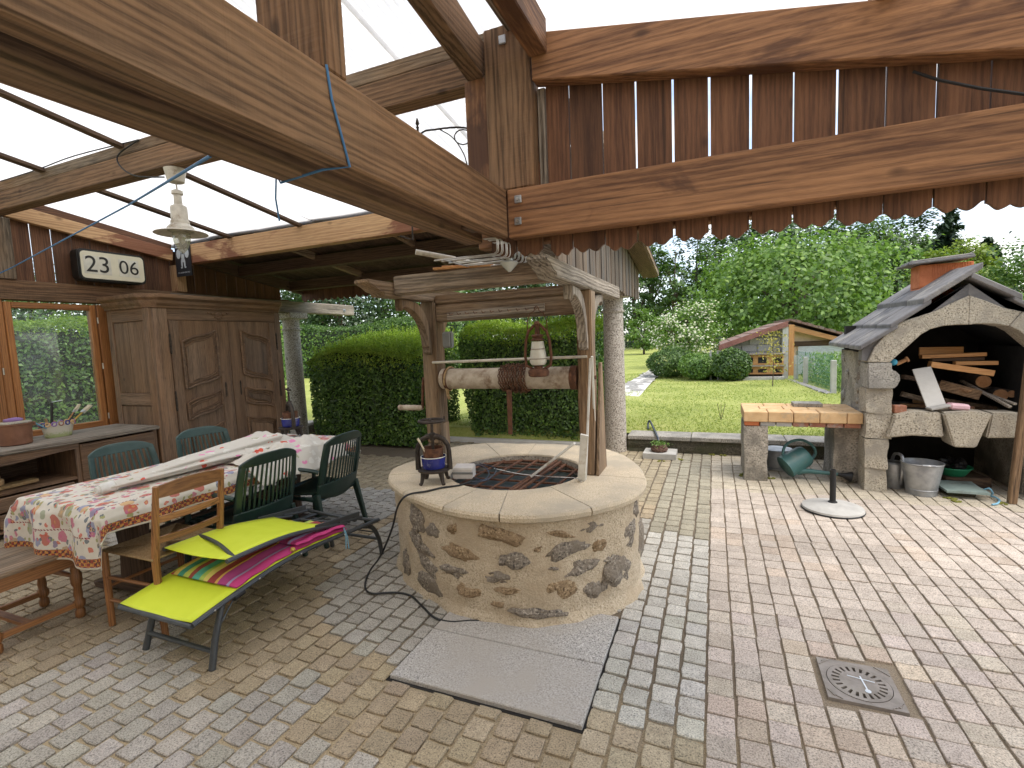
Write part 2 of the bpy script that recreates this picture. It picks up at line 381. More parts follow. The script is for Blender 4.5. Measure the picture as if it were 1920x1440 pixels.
# paving: colour from the object or a face-corner attribute, speckle on top
def paver_mat(name, attr):
    m, n, b = new_mat(name)
    if attr: a = nd(n, 'ShaderNodeAttribute', attribute_name='col'); src = a.outputs['Color']; ob = coords(n)
    else: a = n.nodes.new('ShaderNodeObjectInfo'); src = a.outputs['Color']; g = n.nodes.new('ShaderNodeNewGeometry'); ob = g.outputs['Position']
    s1 = noi(n, ob, 150, 2, .65); s2 = noi(n, ob, 14, 5, .6)
    col = mixc(n, 1., src, ramp(n, s1, [(.34, (.42, .42, .42)), (.45, (.92, .92, .92)), (.55, (1.05, 1.05, 1.05)), (.66, (1.32, 1.31, 1.29))]), 'MULTIPLY')
    col = mixc(n, .8, col, ramp(n, s2, [(.3, (.80, .78, .75)), (.65, (1.06, 1.05, 1.03))]), 'MULTIPLY')
    n.links.new(col, b.inputs['Base Color']); b.inputs['Roughness'].default_value = .86
    bump(n, b, mth(n, 'ADD', mth(n, 'MULTIPLY', s1, .6), noi(n, ob, 70, 4)), .35, .005)
paver_mat('paver', False); paver_mat('paver_far', True)
m, n, b = new_mat('joint_sand'); v = coords(n)
sx = n.nodes.new('ShaderNodeSeparateXYZ'); n.links.new(v, sx.inputs[0])
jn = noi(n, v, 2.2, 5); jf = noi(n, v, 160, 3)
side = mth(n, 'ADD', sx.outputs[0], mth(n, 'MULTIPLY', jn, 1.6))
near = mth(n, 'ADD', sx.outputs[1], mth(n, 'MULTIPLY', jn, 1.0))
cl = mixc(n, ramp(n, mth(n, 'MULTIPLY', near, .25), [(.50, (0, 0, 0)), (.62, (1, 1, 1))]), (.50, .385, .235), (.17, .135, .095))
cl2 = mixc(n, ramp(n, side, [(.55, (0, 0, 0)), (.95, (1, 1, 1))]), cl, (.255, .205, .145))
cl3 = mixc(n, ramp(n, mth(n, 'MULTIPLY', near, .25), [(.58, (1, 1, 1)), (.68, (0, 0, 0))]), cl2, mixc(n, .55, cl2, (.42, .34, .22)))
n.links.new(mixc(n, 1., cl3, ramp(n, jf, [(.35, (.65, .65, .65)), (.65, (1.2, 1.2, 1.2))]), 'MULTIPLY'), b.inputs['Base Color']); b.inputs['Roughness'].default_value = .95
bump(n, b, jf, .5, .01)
# lawn
m, n, b = new_mat('lawn'); v = coords(n)
k = mth(n, 'ADD', mth(n, 'MULTIPLY', noi(n, v, .9, 6, .7), .6), mth(n, 'MULTIPLY', noi(n, v, 26, 4, .7), .45))
n.links.new(ramp(n, k, [(.34, (.17, .215, .045)), (.50, (.30, .345, .075)), (.62, (.39, .41, .12)), (.74, (.48, .44, .20))]), b.inputs['Base Color']); b.inputs['Roughness'].default_value = .95
bump(n, b, noi(n, v, 60, 5, .7), .8, .03)
leafm('grass_blade', (.19, .26, .04), (.36, .43, .09), (.48, .45, .18), .4)
leafm('hedge_dark', (.030, .068, .018), (.13, .25, .042), (.26, .42, .075), .35)
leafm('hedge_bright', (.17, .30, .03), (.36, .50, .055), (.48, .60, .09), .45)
leafm('laurel', (.075, .16, .035), (.19, .33, .07), (.30, .43, .11), .35)
leafm('tree_dark', (.018, .042, .016), (.055, .11, .032), None, .3)
leafm('tree_mid', (.035, .085, .02), (.11, .20, .045), (.18, .28, .07), .35)
leafm('tree_light', (.07, .15, .03), (.20, .34, .065), (.30, .43, .10), .4)
leafm('tree_lime', (.11, .17, .02), (.28, .37, .06), None, .4)
leafm('conifer', (.014, .034, .018), (.04, .075, .036), None, .2)
leafm('blossom', (.55, .53, .36), (.76, .75, .60), None, .3)
leafm('yellow_leaf', (.25, .24, .03), (.45, .38, .06), None, .4)
# translucent roofing
def sheet_mat(name, dirty):
    m, n, b = new_mat(name); n.nodes.remove(b); o = n.nodes['Material Output']; v = coords(n)
    f = noi(n, v, 3.2, 7, .7); f2 = noi(n, v, .8, 4)
    col = ramp(n, f, [(.30, (.78, .77, .75)), (.60, (.88, .87, .855))])
    if dirty:
        sp = noi(n, coords(n, (1.6, .5, 1)), 5.5, 5, .65)
        col = mixc(n, ramp(n, sp, [(.66, (0, 0, 0)), (.74, (1, 1, 1))]), col, (.42, .41, .39))
        col = mixc(n, mth(n, 'MULTIPLY', f2, .35), col, (.74, .74, .72))
    d = nd(n, 'ShaderNodeBsdfDiffuse'); t = nd(n, 'ShaderNodeBsdfTranslucent'); n.links.new(col, d.inputs[0]); n.links.new(col, t.inputs[0])
    mm = n.nodes.new('ShaderNodeMixShader'); mm.inputs[0].default_value = .74; n.links.new(d.outputs[0], mm.inputs[1]); n.links.new(t.outputs[0], mm.inputs[2]); n.links.new(mm.outputs[0], o.inputs[0])
sheet_mat('poly_sheet', False); sheet_mat('poly_sheet_dirty', True)
# dusty pane
m, n, b = new_mat('pane'); n.nodes.remove(b); o = n.nodes['Material Output']
tr = nd(n, 'ShaderNodeBsdfTransparent'); tr.inputs[0].default_value = (.86, .92, .92, 1); df = nd(n, 'ShaderNodeBsdfDiffuse'); df.inputs[0].default_value = (.62, .68, .70, 1)
gl = nd(n, 'ShaderNodeBsdfGlossy', Roughness=.06); v = coords(n)
a = n.nodes.new('ShaderNodeMixShader'); n.links.new(ramp(n, noi(n, v, 3, 6, .7), [(.3, (.03, .03, .03)), (.7, (.15, .15, .15))]), a.inputs[0]); n.links.new(tr.outputs[0], a.inputs[1]); n.links.new(df.outputs[0], a.inputs[2])
a2 = n.nodes.new('ShaderNodeMixShader'); a2.inputs[0].default_value = .05; n.links.new(a.outputs[0], a2.inputs[1]); n.links.new(gl.outputs[0], a2.inputs[2]); n.links.new(a2.outputs[0], o.inputs[0])
# clear lamp glass
m, n, b = new_mat('lamp_glass'); n.nodes.remove(b); o = n.nodes['Material Output']
tr = nd(n, 'ShaderNodeBsdfTransparent'); tr.inputs[0].default_value = (.85, .87, .82, 1); gl = nd(n, 'ShaderNodeBsdfGlossy', Roughness=.1); df = nd(n, 'ShaderNodeBsdfDiffuse'); df.inputs[0].default_value = (.62, .6, .52, 1)
a = n.nodes.new('ShaderNodeMixShader'); a.inputs[0].default_value = .35; n.links.new(tr.outputs[0], a.inputs[1]); n.links.new(df.outputs[0], a.inputs[2])
a2 = n.nodes.new('ShaderNodeMixShader'); a2.inputs[0].default_value = .12; n.links.new(a.outputs[0], a2.inputs[1]); n.links.new(gl.outputs[0], a2.inputs[2]); n.links.new(a2.outputs[0], o.inputs[0])

# ============================================================ GROUND
gm = BM(); gv = [gm.verts.new(p) for p in ((-900, -600, -.14), (900, -600, -.14), (900, 1400, -.14), (-900, 1400, -.14))]; gm.faces.new(gv)
obj('ground', gm, 'lawn', kind='structure')
LZ = .2
# lawn sheet with gentle undulation, from the low wall to the far wood
xs = np.concatenate([np.linspace(-160, -32, 17), np.linspace(-30, 30, 61), np.linspace(32, 160, 17)]); ys = np.concatenate([np.linspace(7.06, 30, 47), np.linspace(31, 160, 44)])
PX, PY = np.meshgrid(xs, ys, indexing='ij'); PZ = LZ + .03 * np.sin(PX * .7) * np.sin(PY * .5) * np.clip((PY - 7.1) / 3, 0, 1)
link('lawn', grid_mesh('lawn', np.stack([PX, PY, PZ], -1)), 'lawn', kind='structure')
b_ = BM(); b_.faces.new([b_.verts.new(p) for p in ((-4.31, 6.98, .045), (-1.3, 6.98, .045), (-1.3, 7.075, LZ + .002), (-4.31, 7.075, LZ + .002))]); obj('lawn_edge', b_, 'lawn', kind='structure')
b_ = BM(); box(b_, -160, -4.31, 7.0, 7.055, -.1, LZ - .01); obj('lawn_bank', b_, 'mossy_stone', kind='structure')
xs = np.linspace(-160, -6.95, 60); ys = np.linspace(-40, 7.05, 40); PX, PY = np.meshgrid(xs, ys, indexing='ij'); PZ = .02 + 0 * PX
link('side_lawn', grid_mesh('side_lawn', np.stack([PX, PY, PZ], -1)), 'lawn', kind='structure')

# path across the lawn
R_ = [gz(1168, 775, LZ), gz(1200, 743, LZ), gz(1230, 708, LZ), gz(1250, 690, LZ)]; L_ = [gz(1100, 745, LZ), gz(1170, 722, LZ), gz(1203, 704, LZ), gz(1225, 689, LZ)]
b_ = BM(); pv = []
for i, (l, r) in enumerate([((-3.3, 7.06), (-1.75, 7.06)), ((-2.9, 8.0), (-1.62, 8.2))] + [(L_[i][:2], R_[i][:2]) for i in range(4)]):
    pv.append((b_.verts.new((l[0], l[1], LZ + .016)), b_.verts.new((r[0], r[1], LZ + .016))))
for a, c in zip(pv, pv[1:]): b_.faces.new((a[0], a[1], c[1], c[0]))
path = obj('garden_path', b_, 'concrete_pale', kind='structure')
for i in range(46):        # slate pieces on the farther half of the path
    t = random.random(); s = random.random(); k = t * 1.9; j = 1 + int(k); f = k - int(k)
    if j > 2: j, f = 2, .99
    l = L_[j] * (1 - f) + L_[j + 1] * f; r = R_[j] * (1 - f) + R_[j + 1] * f; p = l * (1 - s) + r * s
    q = BM(); blob(q, (p[0], p[1], LZ + .02), (.16, .22, .012), i, .3, 1); obj('slate_piece', q, 'concrete_dark', path)
b_ = BM(); box(b_, -4.3, -1.45, 6.88, 6.985, -.05, .06); obj('kerb', b_, 'concrete_pale', kind='structure', bevel=.01)

# ------------------------------------------------------------ paved terrace
b_ = BM()
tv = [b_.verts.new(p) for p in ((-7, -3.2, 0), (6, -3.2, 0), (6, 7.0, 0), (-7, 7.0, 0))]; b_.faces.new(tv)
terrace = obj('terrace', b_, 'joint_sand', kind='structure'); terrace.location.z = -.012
PW, PL = .117, .1192
SLAB = (-1.462, -.508, 1.822, 2.66)
DRAIN = (.452, .738, 2.338, 2.63)
wellc = (-1.335, 3.225)
def zone(x, y):
    tan, grey, pink = (.37, .30, .205), (.375, .355, .315), (.475, .415, .36)
    d = math.hypot(x - wellc[0], y - wellc[1]); nz = noise.noise(Vector((x * 1.3, y * 1.3, 0))); nf = noise.noise(Vector((x * 5, y * 5, 3)))
    if x > -.04:
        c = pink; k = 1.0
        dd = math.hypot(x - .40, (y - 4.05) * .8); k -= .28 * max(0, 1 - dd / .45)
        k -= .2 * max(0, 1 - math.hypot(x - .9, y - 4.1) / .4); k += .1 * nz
        if y > 5.3: c = (.46, .41, .325)
        elif nz + nf > .45: c = (.475, .395, .325)
        return tuple(v * k for v in c)
    if x > SLAB[1] - .02:
        if y < 1.93 + .03 * nf: return (.395, .335, .24)
        if y < 4.0: return (.47, .455, .415)
        return (.33, .305, .235)
    yb = 1.42 + .5 * max(0, -x - 2.25) + .05 * nf
    if x < -3.25 and y < 2.4: return tan
    if y < yb - .02 and x < -1.0: return tuple(v * (1 + .12 * nz) for v in (.425, .395, .35))
    if d < 1.36 + .06 * nf and y > 1.95: return grey
    if d < 1.62 + .08 * nf: return tan
    if y > 3.25 and y < 4.35 + .1 * nf: return (.35, .34, .315)
    if y >= 4.35: return (.34, .29, .20)
    return tan if nz > -.25 else grey
def paver_shape(seed, w, l, rough):
    r = random.Random(seed); bmx = BM(); hw, hl = w / 2, l / 2; ch = .005 if rough else .003; j = (lambda: r.uniform(-1, 1) * (.0034 if rough else .0013))
    base = [(-hw + ch, -hl), (0, -hl), (hw - ch, -hl), (hw, -hl + ch), (hw, 0), (hw, hl - ch), (hw - ch, hl), (0, hl), (-hw + ch, hl), (-hw, hl - ch), (-hw, 0), (-hw, -hl + ch)]
    base = [(a + j(), c + j()) for a, c in base]; ins = .004 if rough else .0025
    rings = []
    for k, z in ((1, -.03), (1, -ins * .8), (0, 0)):
        rings.append([bmx.verts.new((a if k else a * (1 - ins / hw), c if k else c * (1 - ins / hl), z + (r.uniform(-.0012, .0012) if not k else 0))) for a, c in base])
    for a, c in zip(rings, rings[1:]):
        for q in range(12): bmx.faces.new((a[q], a[(q + 1) % 12], c[(q + 1) % 12], c[q]))
    bmx.faces.new(rings[-1])
    return bmx
shapes_r = []
for i in range(7):
    bq = paver_shape(i, .1025, .1055, True); finish(bq); me = bpy.data.meshes.new('paver_rough'); bq.to_mesh(me); bq.free(); me.materials.append(MATS['paver']); shapes_r.append(me)
shapes_s = []
for i in range(5):
    bq = paver_shape(40 + i, .1065, .1135, False); finish(bq); me = bpy.data.meshes.new('paver_smooth'); bq.to_mesh(me); bq.free(); me.materials.append(MATS['paver']); shapes_s.append(me)
pav = []
for ci in range(-60, 52):
    x = -.038 + PW * (ci + .5)
    if x < -6.95 or x > 5.9: continue
    off = (ci * .021) % PL if x > -.04 else (PL * .5 if ci % 2 else 0) + random.uniform(-.015, .015)
    for ri in range(-27, 60):
        y = ri * PL + off
        if y > 6.9 or y < -3.1: continue
        inx, iny = SLAB[0] - .068 < x < SLAB[1] + .045, SLAB[2] - .066 < y < SLAB[3] + .06
        if inx and iny:
            if x < SLAB[0] + .012 and y > SLAB[2] - .03: pav.append((SLAB[0] - .014 - (SLAB[0] - (x - .0585) - .022) / 2, y, max(.3, (SLAB[0] - (x - .0585) - .022) / .1025), 1))
            elif y < SLAB[2] + .006: hy = SLAB[2] - (y - .0596) - .024; pav.append((x, SLAB[2] - .018 - hy / 2, 1, max(.22, hy / .1055)))
            continue
        if DRAIN[0] - .055 < x < DRAIN[1] + .055 and DRAIN[2] - .058 < y < DRAIN[3] + .058: continue
        if math.hypot(x - wellc[0], y - wellc[1]) < .72: continue
        if x < -3.9 and y > 5.75 and x > -6.6: continue
        pav.append((x, y, 1, 1))
# half pavers round the drain
def vis(x, y):
    c = MC @ (np.array([x, y, 0.]) - C0)
    if c[2] < .2: return 0
    u, v = 960 + FPX * c[0] / c[2], 720 + FPX * c[1] / c[2]
    if not (-40 < u < 1960 and v < 1480): return 0
    if -3.9 < x < -2.2 and 1.5 < y < 3.3: return 0
    return 1 / c[2]
order = sorted(pav, key=lambda p: -vis(*p[:2])); near_set = order[:300]; far_set = order[300:]
def paver_place(x, y, r): return (x + r.uniform(-.003, .003), y + r.uniform(-.003, .003), r.uniform(-.003, .002)), (r.uniform(-.012, .012), r.uniform(-.012, .012), r.uniform(-.025, .025))
rp = random.Random(3)
for x, y, kx, ky in near_set:
    me = rp.choice(shapes_s if x > -.04 else shapes_r); o = bpy.data.objects.new('paver', me); C.objects.link(o); o.parent = terrace
    l, r = paver_place(x, y, rp); o.location = (l[0], l[1], l[2] + .012); o.rotation_euler = r; o.scale = (kx, ky, 1)
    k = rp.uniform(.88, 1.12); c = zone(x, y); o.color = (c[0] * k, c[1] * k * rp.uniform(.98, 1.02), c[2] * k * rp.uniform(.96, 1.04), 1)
def mesh_np(me):
    v = np.empty(len(me.vertices) * 3); me.vertices.foreach_get('co', v); return v.reshape(-1, 3), [tuple(p.vertices) for p in me.polygons]
cache = {id(m): mesh_np(m) for m in shapes_r + shapes_s}
VV, QF, cols, NF, base = [], [], [], [], 0
for x, y, kx, ky in far_set:
    me = rp.choice(shapes_s if x > -.04 else shapes_r); v, fs = cache[id(me)]
    l, r = paver_place(x, y, rp); R = np.array(Matrix.Rotation(r[2], 3, 'Z') @ Matrix.Rotation(r[0], 3, 'X') @ Matrix.Rotation(r[1], 3, 'Y'))
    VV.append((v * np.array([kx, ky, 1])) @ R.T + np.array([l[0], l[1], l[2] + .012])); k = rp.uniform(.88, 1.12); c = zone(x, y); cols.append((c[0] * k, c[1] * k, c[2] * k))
    NF.append((base, fs)); base += len(v)
me = bpy.data.meshes.new('paving_rest')
faces = [tuple(i + bs for i in f) for bs, fs in NF for f in fs]; me.from_pydata(np.concatenate(VV).tolist(), [], faces)
at = me.attributes.new('col', 'FLOAT_COLOR', 'FACE'); ca = []
for c, (bs, fs) in zip(cols, NF): ca += [c[0], c[1], c[2], 1.] * len(fs)
at.data.foreach_set('color', ca)
link('paving_rest', me, 'paver_far', terrace, kind='stuff')
# two granite cover slabs before the well
for i, (y0, y1) in enumerate(((SLAB[2], 2.222), (2.228, SLAB[3]))):
    b_ = BM(); box(b_, SLAB[0], SLAB[1], y0, y1, -.05, .012); obj('cover_slab', b_, 'granite_slab', terrace, bevel=.004).location.z += .012
b_ = BM(); box(b_, SLAB[0] - .013, SLAB[1] + .013, SLAB[2] - .016, SLAB[3] + .013, -.04, -.009); obj('slab_bed', b_, 'soot', terrace).location.z += .012

# drain: cast frame, round lid with radial slots
dx, dy = (DRAIN[0] + DRAIN[1]) / 2, (DRAIN[2] + DRAIN[3]) / 2; hw = (DRAIN[1] - DRAIN[0]) / 2
dr = thing('floor_drain', 'square cast metal floor drain with round slotted grate set in pink paving', 'drain', (dx, dy, 0))
plain('drain_metal', (.30, .265, .235), .6, .25, (.22, .195, .17), 14, .15, dirt=(.30, .27, .23), damt=.4)
b_ = BM(); n_ = 48; outer = []; inner = []
for z in (-.03, .004):
    outer.append([b_.verts.new((dx + hw * max(-1, min(1, 1.42 * math.cos(2 * PI * k / n_))), dy + hw * max(-1, min(1, 1.42 * math.sin(2 * PI * k / n_))), z)) for k in range(n_)])
    inner.append([b_.verts.new((dx + hw * .87 * math.cos(2 * PI * k / n_), dy + hw * .87 * math.sin(2 * PI * k / n_), z)) for k in range(n_)])
for k in range(n_):
    j = (k + 1) % n_
    b_.faces.new((outer[1][k], outer[1][j], inner[1][j], inner[1][k])); b_.faces.new((outer[0][k], outer[0][j], outer[1][j], outer[1][k])); b_.faces.new((inner[1][k], inner[1][j], inner[0][j], inner[0][k]))
bmesh.ops.remove_doubles(b_, verts=b_.verts, dist=1e-5); fr = obj('frame', b_, 'drain_metal', dr)
b_ = BM(); M_ = 22; r0, r1, r2, r3 = 0, hw * .52, hw * .73, hw * .85
for k in range(M_):      # a lid built of wedges so that the slots are real openings
    a0, a1, a2, a3 = [2 * PI * (k + t) / M_ for t in (0, .28, .72, 1.)]
    P = lambda r, a: (dx + r * math.cos(a), dy + r * math.sin(a), .006)
    for q in ((P(0, 0), P(r1, a0), P(r1, a1)), (P(0, 0), P(r1, a1), P(r1, a2)), (P(0, 0), P(r1, a2), P(r1, a3)), (P(r1, a0), P(r2, a0), P(r2, a1), P(r1, a1)), (P(r1, a2), P(r2, a2), P(r2, a3), P(r1, a3)),
              (P(r2, a0), P(r3, a0), P(r3, a1), P(r2, a1)), (P(r2, a1), P(r3, a1), P(r3, a2), P(r2, a2)), (P(r2, a2), P(r3, a2), P(r3, a3), P(r2, a3))):
        b_.faces.new([b_.verts.new(p) for p in q])
bmesh.ops.remove_doubles(b_, verts=b_.verts, dist=1e-5); ex = bmesh.ops.extrude_face_region(b_, geom=list(b_.faces)); bmesh.ops.translate(b_, verts=[v for v in ex['geom'] if isinstance(v, bmesh.types.BMVert)], vec=(0, 0, -.014))
obj('grate', b_, 'drain_metal', dr)
b_ = BM(); lathe(b_, [(.0001, -.045), (hw * .86, -.045), (hw * .86, -.044)], 32, (dx, dy, 0)); obj('sump', b_, 'soot', dr)
for sx_, sy_ in ((-1, -1), (1, -1), (-1, 1), (1, 1)):
    b_ = BM()
    for q in range(4):
        e = hw * (.97 - .055 * q); f = hw * (.97 - .09 * (4 - q) * .8 - .03)
        bar(b_, (dx + sx_ * e, dy + sy_ * hw * (.62 + .085 * q), .0055), (dx + sx_ * hw * (.62 + .085 * q), dy + sy_ * e, .0055), .004, .004)
    obj('ribs', b_, 'drain_metal', fr)
b_ = BM(); p = gz(1590, 1262, .008); q = gz(1628, 1296, .008); r_ = gz(1600, 1270, .008); s_ = gz(1583, 1264, .008)
bar(b_, gz(1612, 1268, .0075), q, .006, .002); bar(b_, gz(1588, 1266, .0075), gz(1640, 1280, .0075), .004, .002); lathe(b_, [(.012, 0), (.012, .002)], 12, (q[0], q[1], .0065)); obj('paint_mark', b_, 'white_shutter', dr)
# ============================================================ SHELTER (timber frame and roof)
YJ = 2.55
def J(x, y, Y=YJ): return onY(x, y, Y)
def P1(y): return 3.745 - .15 * y            # left roof plane, falling away from the camera
def P2(x): return 3.275 - .177 * (x + .77)   # right roof plane, falling to the right
ZB, ZT = 2.158, 2.416
sh = thing('timber_shelter', 'open timber roof frame with brown beams and translucent white roofing over the terrace', 'shelter', (-1.2, 2.6, 0))
def timber(name, bm, mat, bev=.006): return obj(name, bm, mat, sh, bevel=bev)
b_ = BM(); box(b_, -1.125, -1.045, -2.6, 2.55, ZB, ZT); tbr = timber('tie_beam', b_, 'beam_brown_y')
b_ = BM(); box(b_, -1.31, -1.205, -2.6, 2.56, ZB - .01, ZT - .005); timber('tie_beam', b_, 'beam_brown_y')
for y in (-.9, 2.30):
    b_ = BM(); box(b_, -1.204, -1.126, y, y + .12, ZB + .02, ZT - .02); timber('spacer', b_, 'dark_y')
b_ = BM(); box(b_, -1.043, 2.6, YJ, YJ + .09, ZB, ZT); tbx = timber('tie_beam', b_, 'beam_orange_x')
b_ = BM(); box(b_, -1.30, 2.6, YJ + .15, YJ + .23, ZB - .012, ZT - .01); timber('tie_beam', b_, 'beam_orange_x')
for p in (J(972, 374), J(972, 415)):
    b_ = BM(); box(b_, p[0] - .02, p[0] + .02, YJ - .012, YJ - .002, p[2] - .02, p[2] + .02); bo = obj('bolt', b_, 'galv', tbx, bevel=.003); lb = BM(); lathe(lb, [(.008, 0), (.008, .012)], 6, (p[0], YJ - .012, p[2]), Matrix.Rotation(PI / 2, 3, 'X')); obj('bolt_head', lb, 'steel', tbx)
# king post over the junction
kl, kr = J(917, 350)[0], J(1000, 350)[0]
b_ = BM(); box(b_, kl, kr, YJ + .004, YJ + .148, ZT + .001, J(950, 42)[2]); kp = timber('king_post', b_, 'beam_brown_z', .008)
p = J(942, 75); b_ = BM(); box(b_, p[0] - .02, p[0] + .02, YJ - .010, YJ + .003, p[2] - .022, p[2] + .022); obj('bolt', b_, 'galv', kp, bevel=.003)
b_ = BM(); box(b_, J(870, 250)[0], kl - .003, YJ + .03, YJ + .075, ZT - .03, 3.045); timber('side_board', b_, 'beam_orange_z')
b_ = BM(); box(b_, kr + .004, kr + .05, YJ + .10, YJ + .148, ZT + .003, 2.95); timber('side_board', b_, 'grey_wood_z')
# rear king post standing on the pair of beams
y0, y1 = onX(610, 118, -1.045)[1], onX(656, 160, -1.045)[1]
b_ = BM(); box(b_, -1.305, -1.05, y0, y1, ZT + .002, P1(y0) - .02); timber('king_post', b_, 'beam_brown_z', .008)
# right rafter
pa, pb = J(1030, 57), J(1625, 0); pc, pd = J(1002, 150), J(1920, 90)
def rl(X, a, b): return a[2] + (b[2] - a[2]) * (X - a[0]) / (b[0] - a[0])
b_ = BM(); x0, x1 = kr + .012, 2.7; prism(b_, [(x0, rl(x0, pc, pd)), (x1, rl(x1, pc, pd)), (x1, rl(x1, pa, pb)), (x0, rl(x0, pa, pb))], 1, YJ, YJ + .09); timber('rafter', b_, 'beam_orange_x')
# purlins running towards the camera
for x, w in ((-.835, .10), (.655, .085), (1.9, .085)):
    z = rl(x, pa, pb); z0 = z + .002 if x > 0 else z - .12
    b_ = BM(); box(b_, x - w / 2, x + w / 2, -2.6, YJ + (.12 if x > 0 else -.004), z0, z0 + (.10 if x > 0 else .17)); timber('purlin', b_, 'beam_orange_y')
b_ = BM(); box(b_, -1.01, -.955, -2.6, YJ + .14, 3.225, 3.31); timber('purlin', b_, 'grey_wood_y')
b_ = BM(); bar(b_, (-1.215, 2.60, 3.14), (-1.215, -2.6, 3.14 + .15 * 5.2), .10, .2); timber('rafter', b_, 'beam_brown_y', .006)
# long purlins of the left roof (lamp beam, back beam)
b_ = BM(); box(b_, -6.72, -1.17, 2.655, 2.775, 3.06, 3.23); lampb = timber('purlin', b_, 'beam_brown_x')
b_ = BM(); box(b_, -6.72, -1.17, 2.662, 2.775, 3.233, 3.325); timber('purlin_cap', b_, 'weather_x')
b_ = BM(); box(b_, -6.66, -1.10, 4.50, 4.62, 2.785, 3.03); timber('purlin', b_, 'patchy_x')
# slope battens under the clear roof
for i, (px, py) in enumerate(((100, 217), (27, 300), (253, 384), (441, 372))):
    d = ray(px, py); t = (3.70 - 1.6) / (d[2] + .15 * d[1]); X = d[0] * t
    b_ = BM(); bar(b_, (X, -1.2, P1(-1.2) - .05), (X, 4.6, P1(4.6) - .035), .035, .03); timber('batten', b_, 'dark_y', .002)
# translucent sheets: left roof flat panels, right part corrugated
for i in range(5):
    x0 = -6.86 + i * .85; xs = np.linspace(x0, x0 + .86, 9); ys = np.linspace(-1.5, 4.6, 30); A, B = np.meshgrid(xs, ys, indexing='ij')
    Zs = P1(B) + .006 * (i % 2) + .012 * np.sin(B * 1.7 + i) * np.sin(A * 3)
    o = link('roof_panel', grid_mesh('roof_panel', np.stack([A, B, Zs], -1)), 'poly_sheet_dirty', sh, smooth=True)
for i in range(2):
    x0 = -2.62 + i * .80; xs = np.linspace(x0, x0 + .83, 100); ys = np.linspace(-2.6, 4.6, 12); A, B = np.meshgrid(xs, ys, indexing='ij')
    Zs = P1(B) + .016 + .004 * i + .009 * np.sin(A * 2 * PI / .05)
    link('roof_panel', grid_mesh('roof_panel', np.stack([A, B, Zs], -1)), 'poly_sheet', sh, smooth=True)
for i in range(5):
    y0_ = 1.97 - i * .92; ys = np.linspace(y0_, y0_ + .94, 110); xs = np.linspace(-1.02, 2.9, 14); A, B = np.meshgrid(xs, ys, indexing='ij')
    Zs = P2(A) + .03 + .005 * (i % 2) + .009 * np.sin(B * 2 * PI / .05)
    link('roof_panel', grid_mesh('roof_panel', np.stack([A, B, Zs], -1)), 'poly_sheet', sh, smooth=True)
# gable planks with scalloped lower ends
gaps = [J(x, 210, YJ + .12)[0] for x in (1026, 1069, 1131, 1193, 1262, 1330, 1407, 1487, 1568, 1658, 1752)]
while gaps[-1] < 2.5: gaps.append(gaps[-1] + .172)
def scallop(u):
    e = u if u < .48 else (1 - u) * .48 / .52
    if e < .27: return .032 * (.5 + .5 * math.cos(PI * e / .27))
    return .020 * ((e - .27) / .21) ** 1.7
gwid = [.005, .006, .008, .010, .012, .011, .012, .008, .011, .007] + [.007] * 20
for i, (a, c) in enumerate(zip(gaps, gaps[1:])):
    a2, c2 = a + gwid[i] / 2, c - gwid[min(i + 1, 25)] / 2; zb = 2.052 + .006 * math.sin(i * 2.1)
    pts = [(a2 + (c2 - a2) * u, zb + scallop(u)) for u in np.linspace(0, 1, 25)]; zt = min(rl(c2, pa, pb), rl(a2, pa, pb)) - .03
    b_ = BM(); prism(b_, pts + [(c2, zt), (a2, zt)], 1, YJ + .096 + .004 * (i % 2), YJ + .118 + .004 * (i % 2)); obj('gable_plank', b_, 'plank_red_z', sh)
# left of the post too
for i in range(2):
    a = -1.19 + i * .16; pts = [(a + .15 * u, 2.07 + scallop(u)) for u in np.linspace(0, 1, 17)]
    b_ = BM(); prism(b_, pts + [(a + .15, ZT + .15), (a, ZT + .15)], 1, YJ + .097, YJ + .12); obj('gable_plank', b_, 'plank_red_z', sh)
# supports outside the picture
for x, y in ((2.5, YJ + .05), (-1.16, -2.5), (2.5, -2.5)):
    b_ = BM(); box(b_, x - .09, x + .09, y - .045, y + .045 if y > 0 else y + .13, .0, ZB - .015); timber('post', b_, 'beam_brown_z')
# ------------------------------------------------------------ boarded back roof (dark underside), eave, outer gable
YE = lambda x: 6.80 if x < -2.2 else 8.0
for i in range(46):
    x0 = -6.9 + i * .1315; dz = random.uniform(-.004, .004)
    b_ = BM(); bar(b_, (x0 + .065, 4.58, P1(4.58) + .02 + dz), (x0 + .065, YE(x0), P1(YE(x0)) + .02 + dz), .127, .022); obj('roof_board', b_, 'dark_y', sh)
for xa_, xb_, ye_ in ((-7.0, -2.2, 6.88), (-2.2, -.8, 8.1)):
    b_ = BM(); bar(b_, ((xa_ + xb_) / 2, 4.5, P1(4.5) + .055), ((xa_ + xb_) / 2, ye_, P1(ye_) + .055), xb_ - xa_, .035); obj('roof_covering', b_, 'slate', sh)
for y in (5.45, 6.42):
    b_ = BM(); box(b_, -6.7, -1.12, y, y + .13, P1(y) - .19, P1(y + .13) - .012); timber('purlin', b_, 'dark_x')
for x in (-5.2, -3.55, -2.1):
    b_ = BM(); bar(b_, (x, 4.62, P1(4.62) - .04), (x, 6.9, P1(6.9) - .04), .06, .09); timber('rafter', b_, 'weather_y')
XW = -6.75
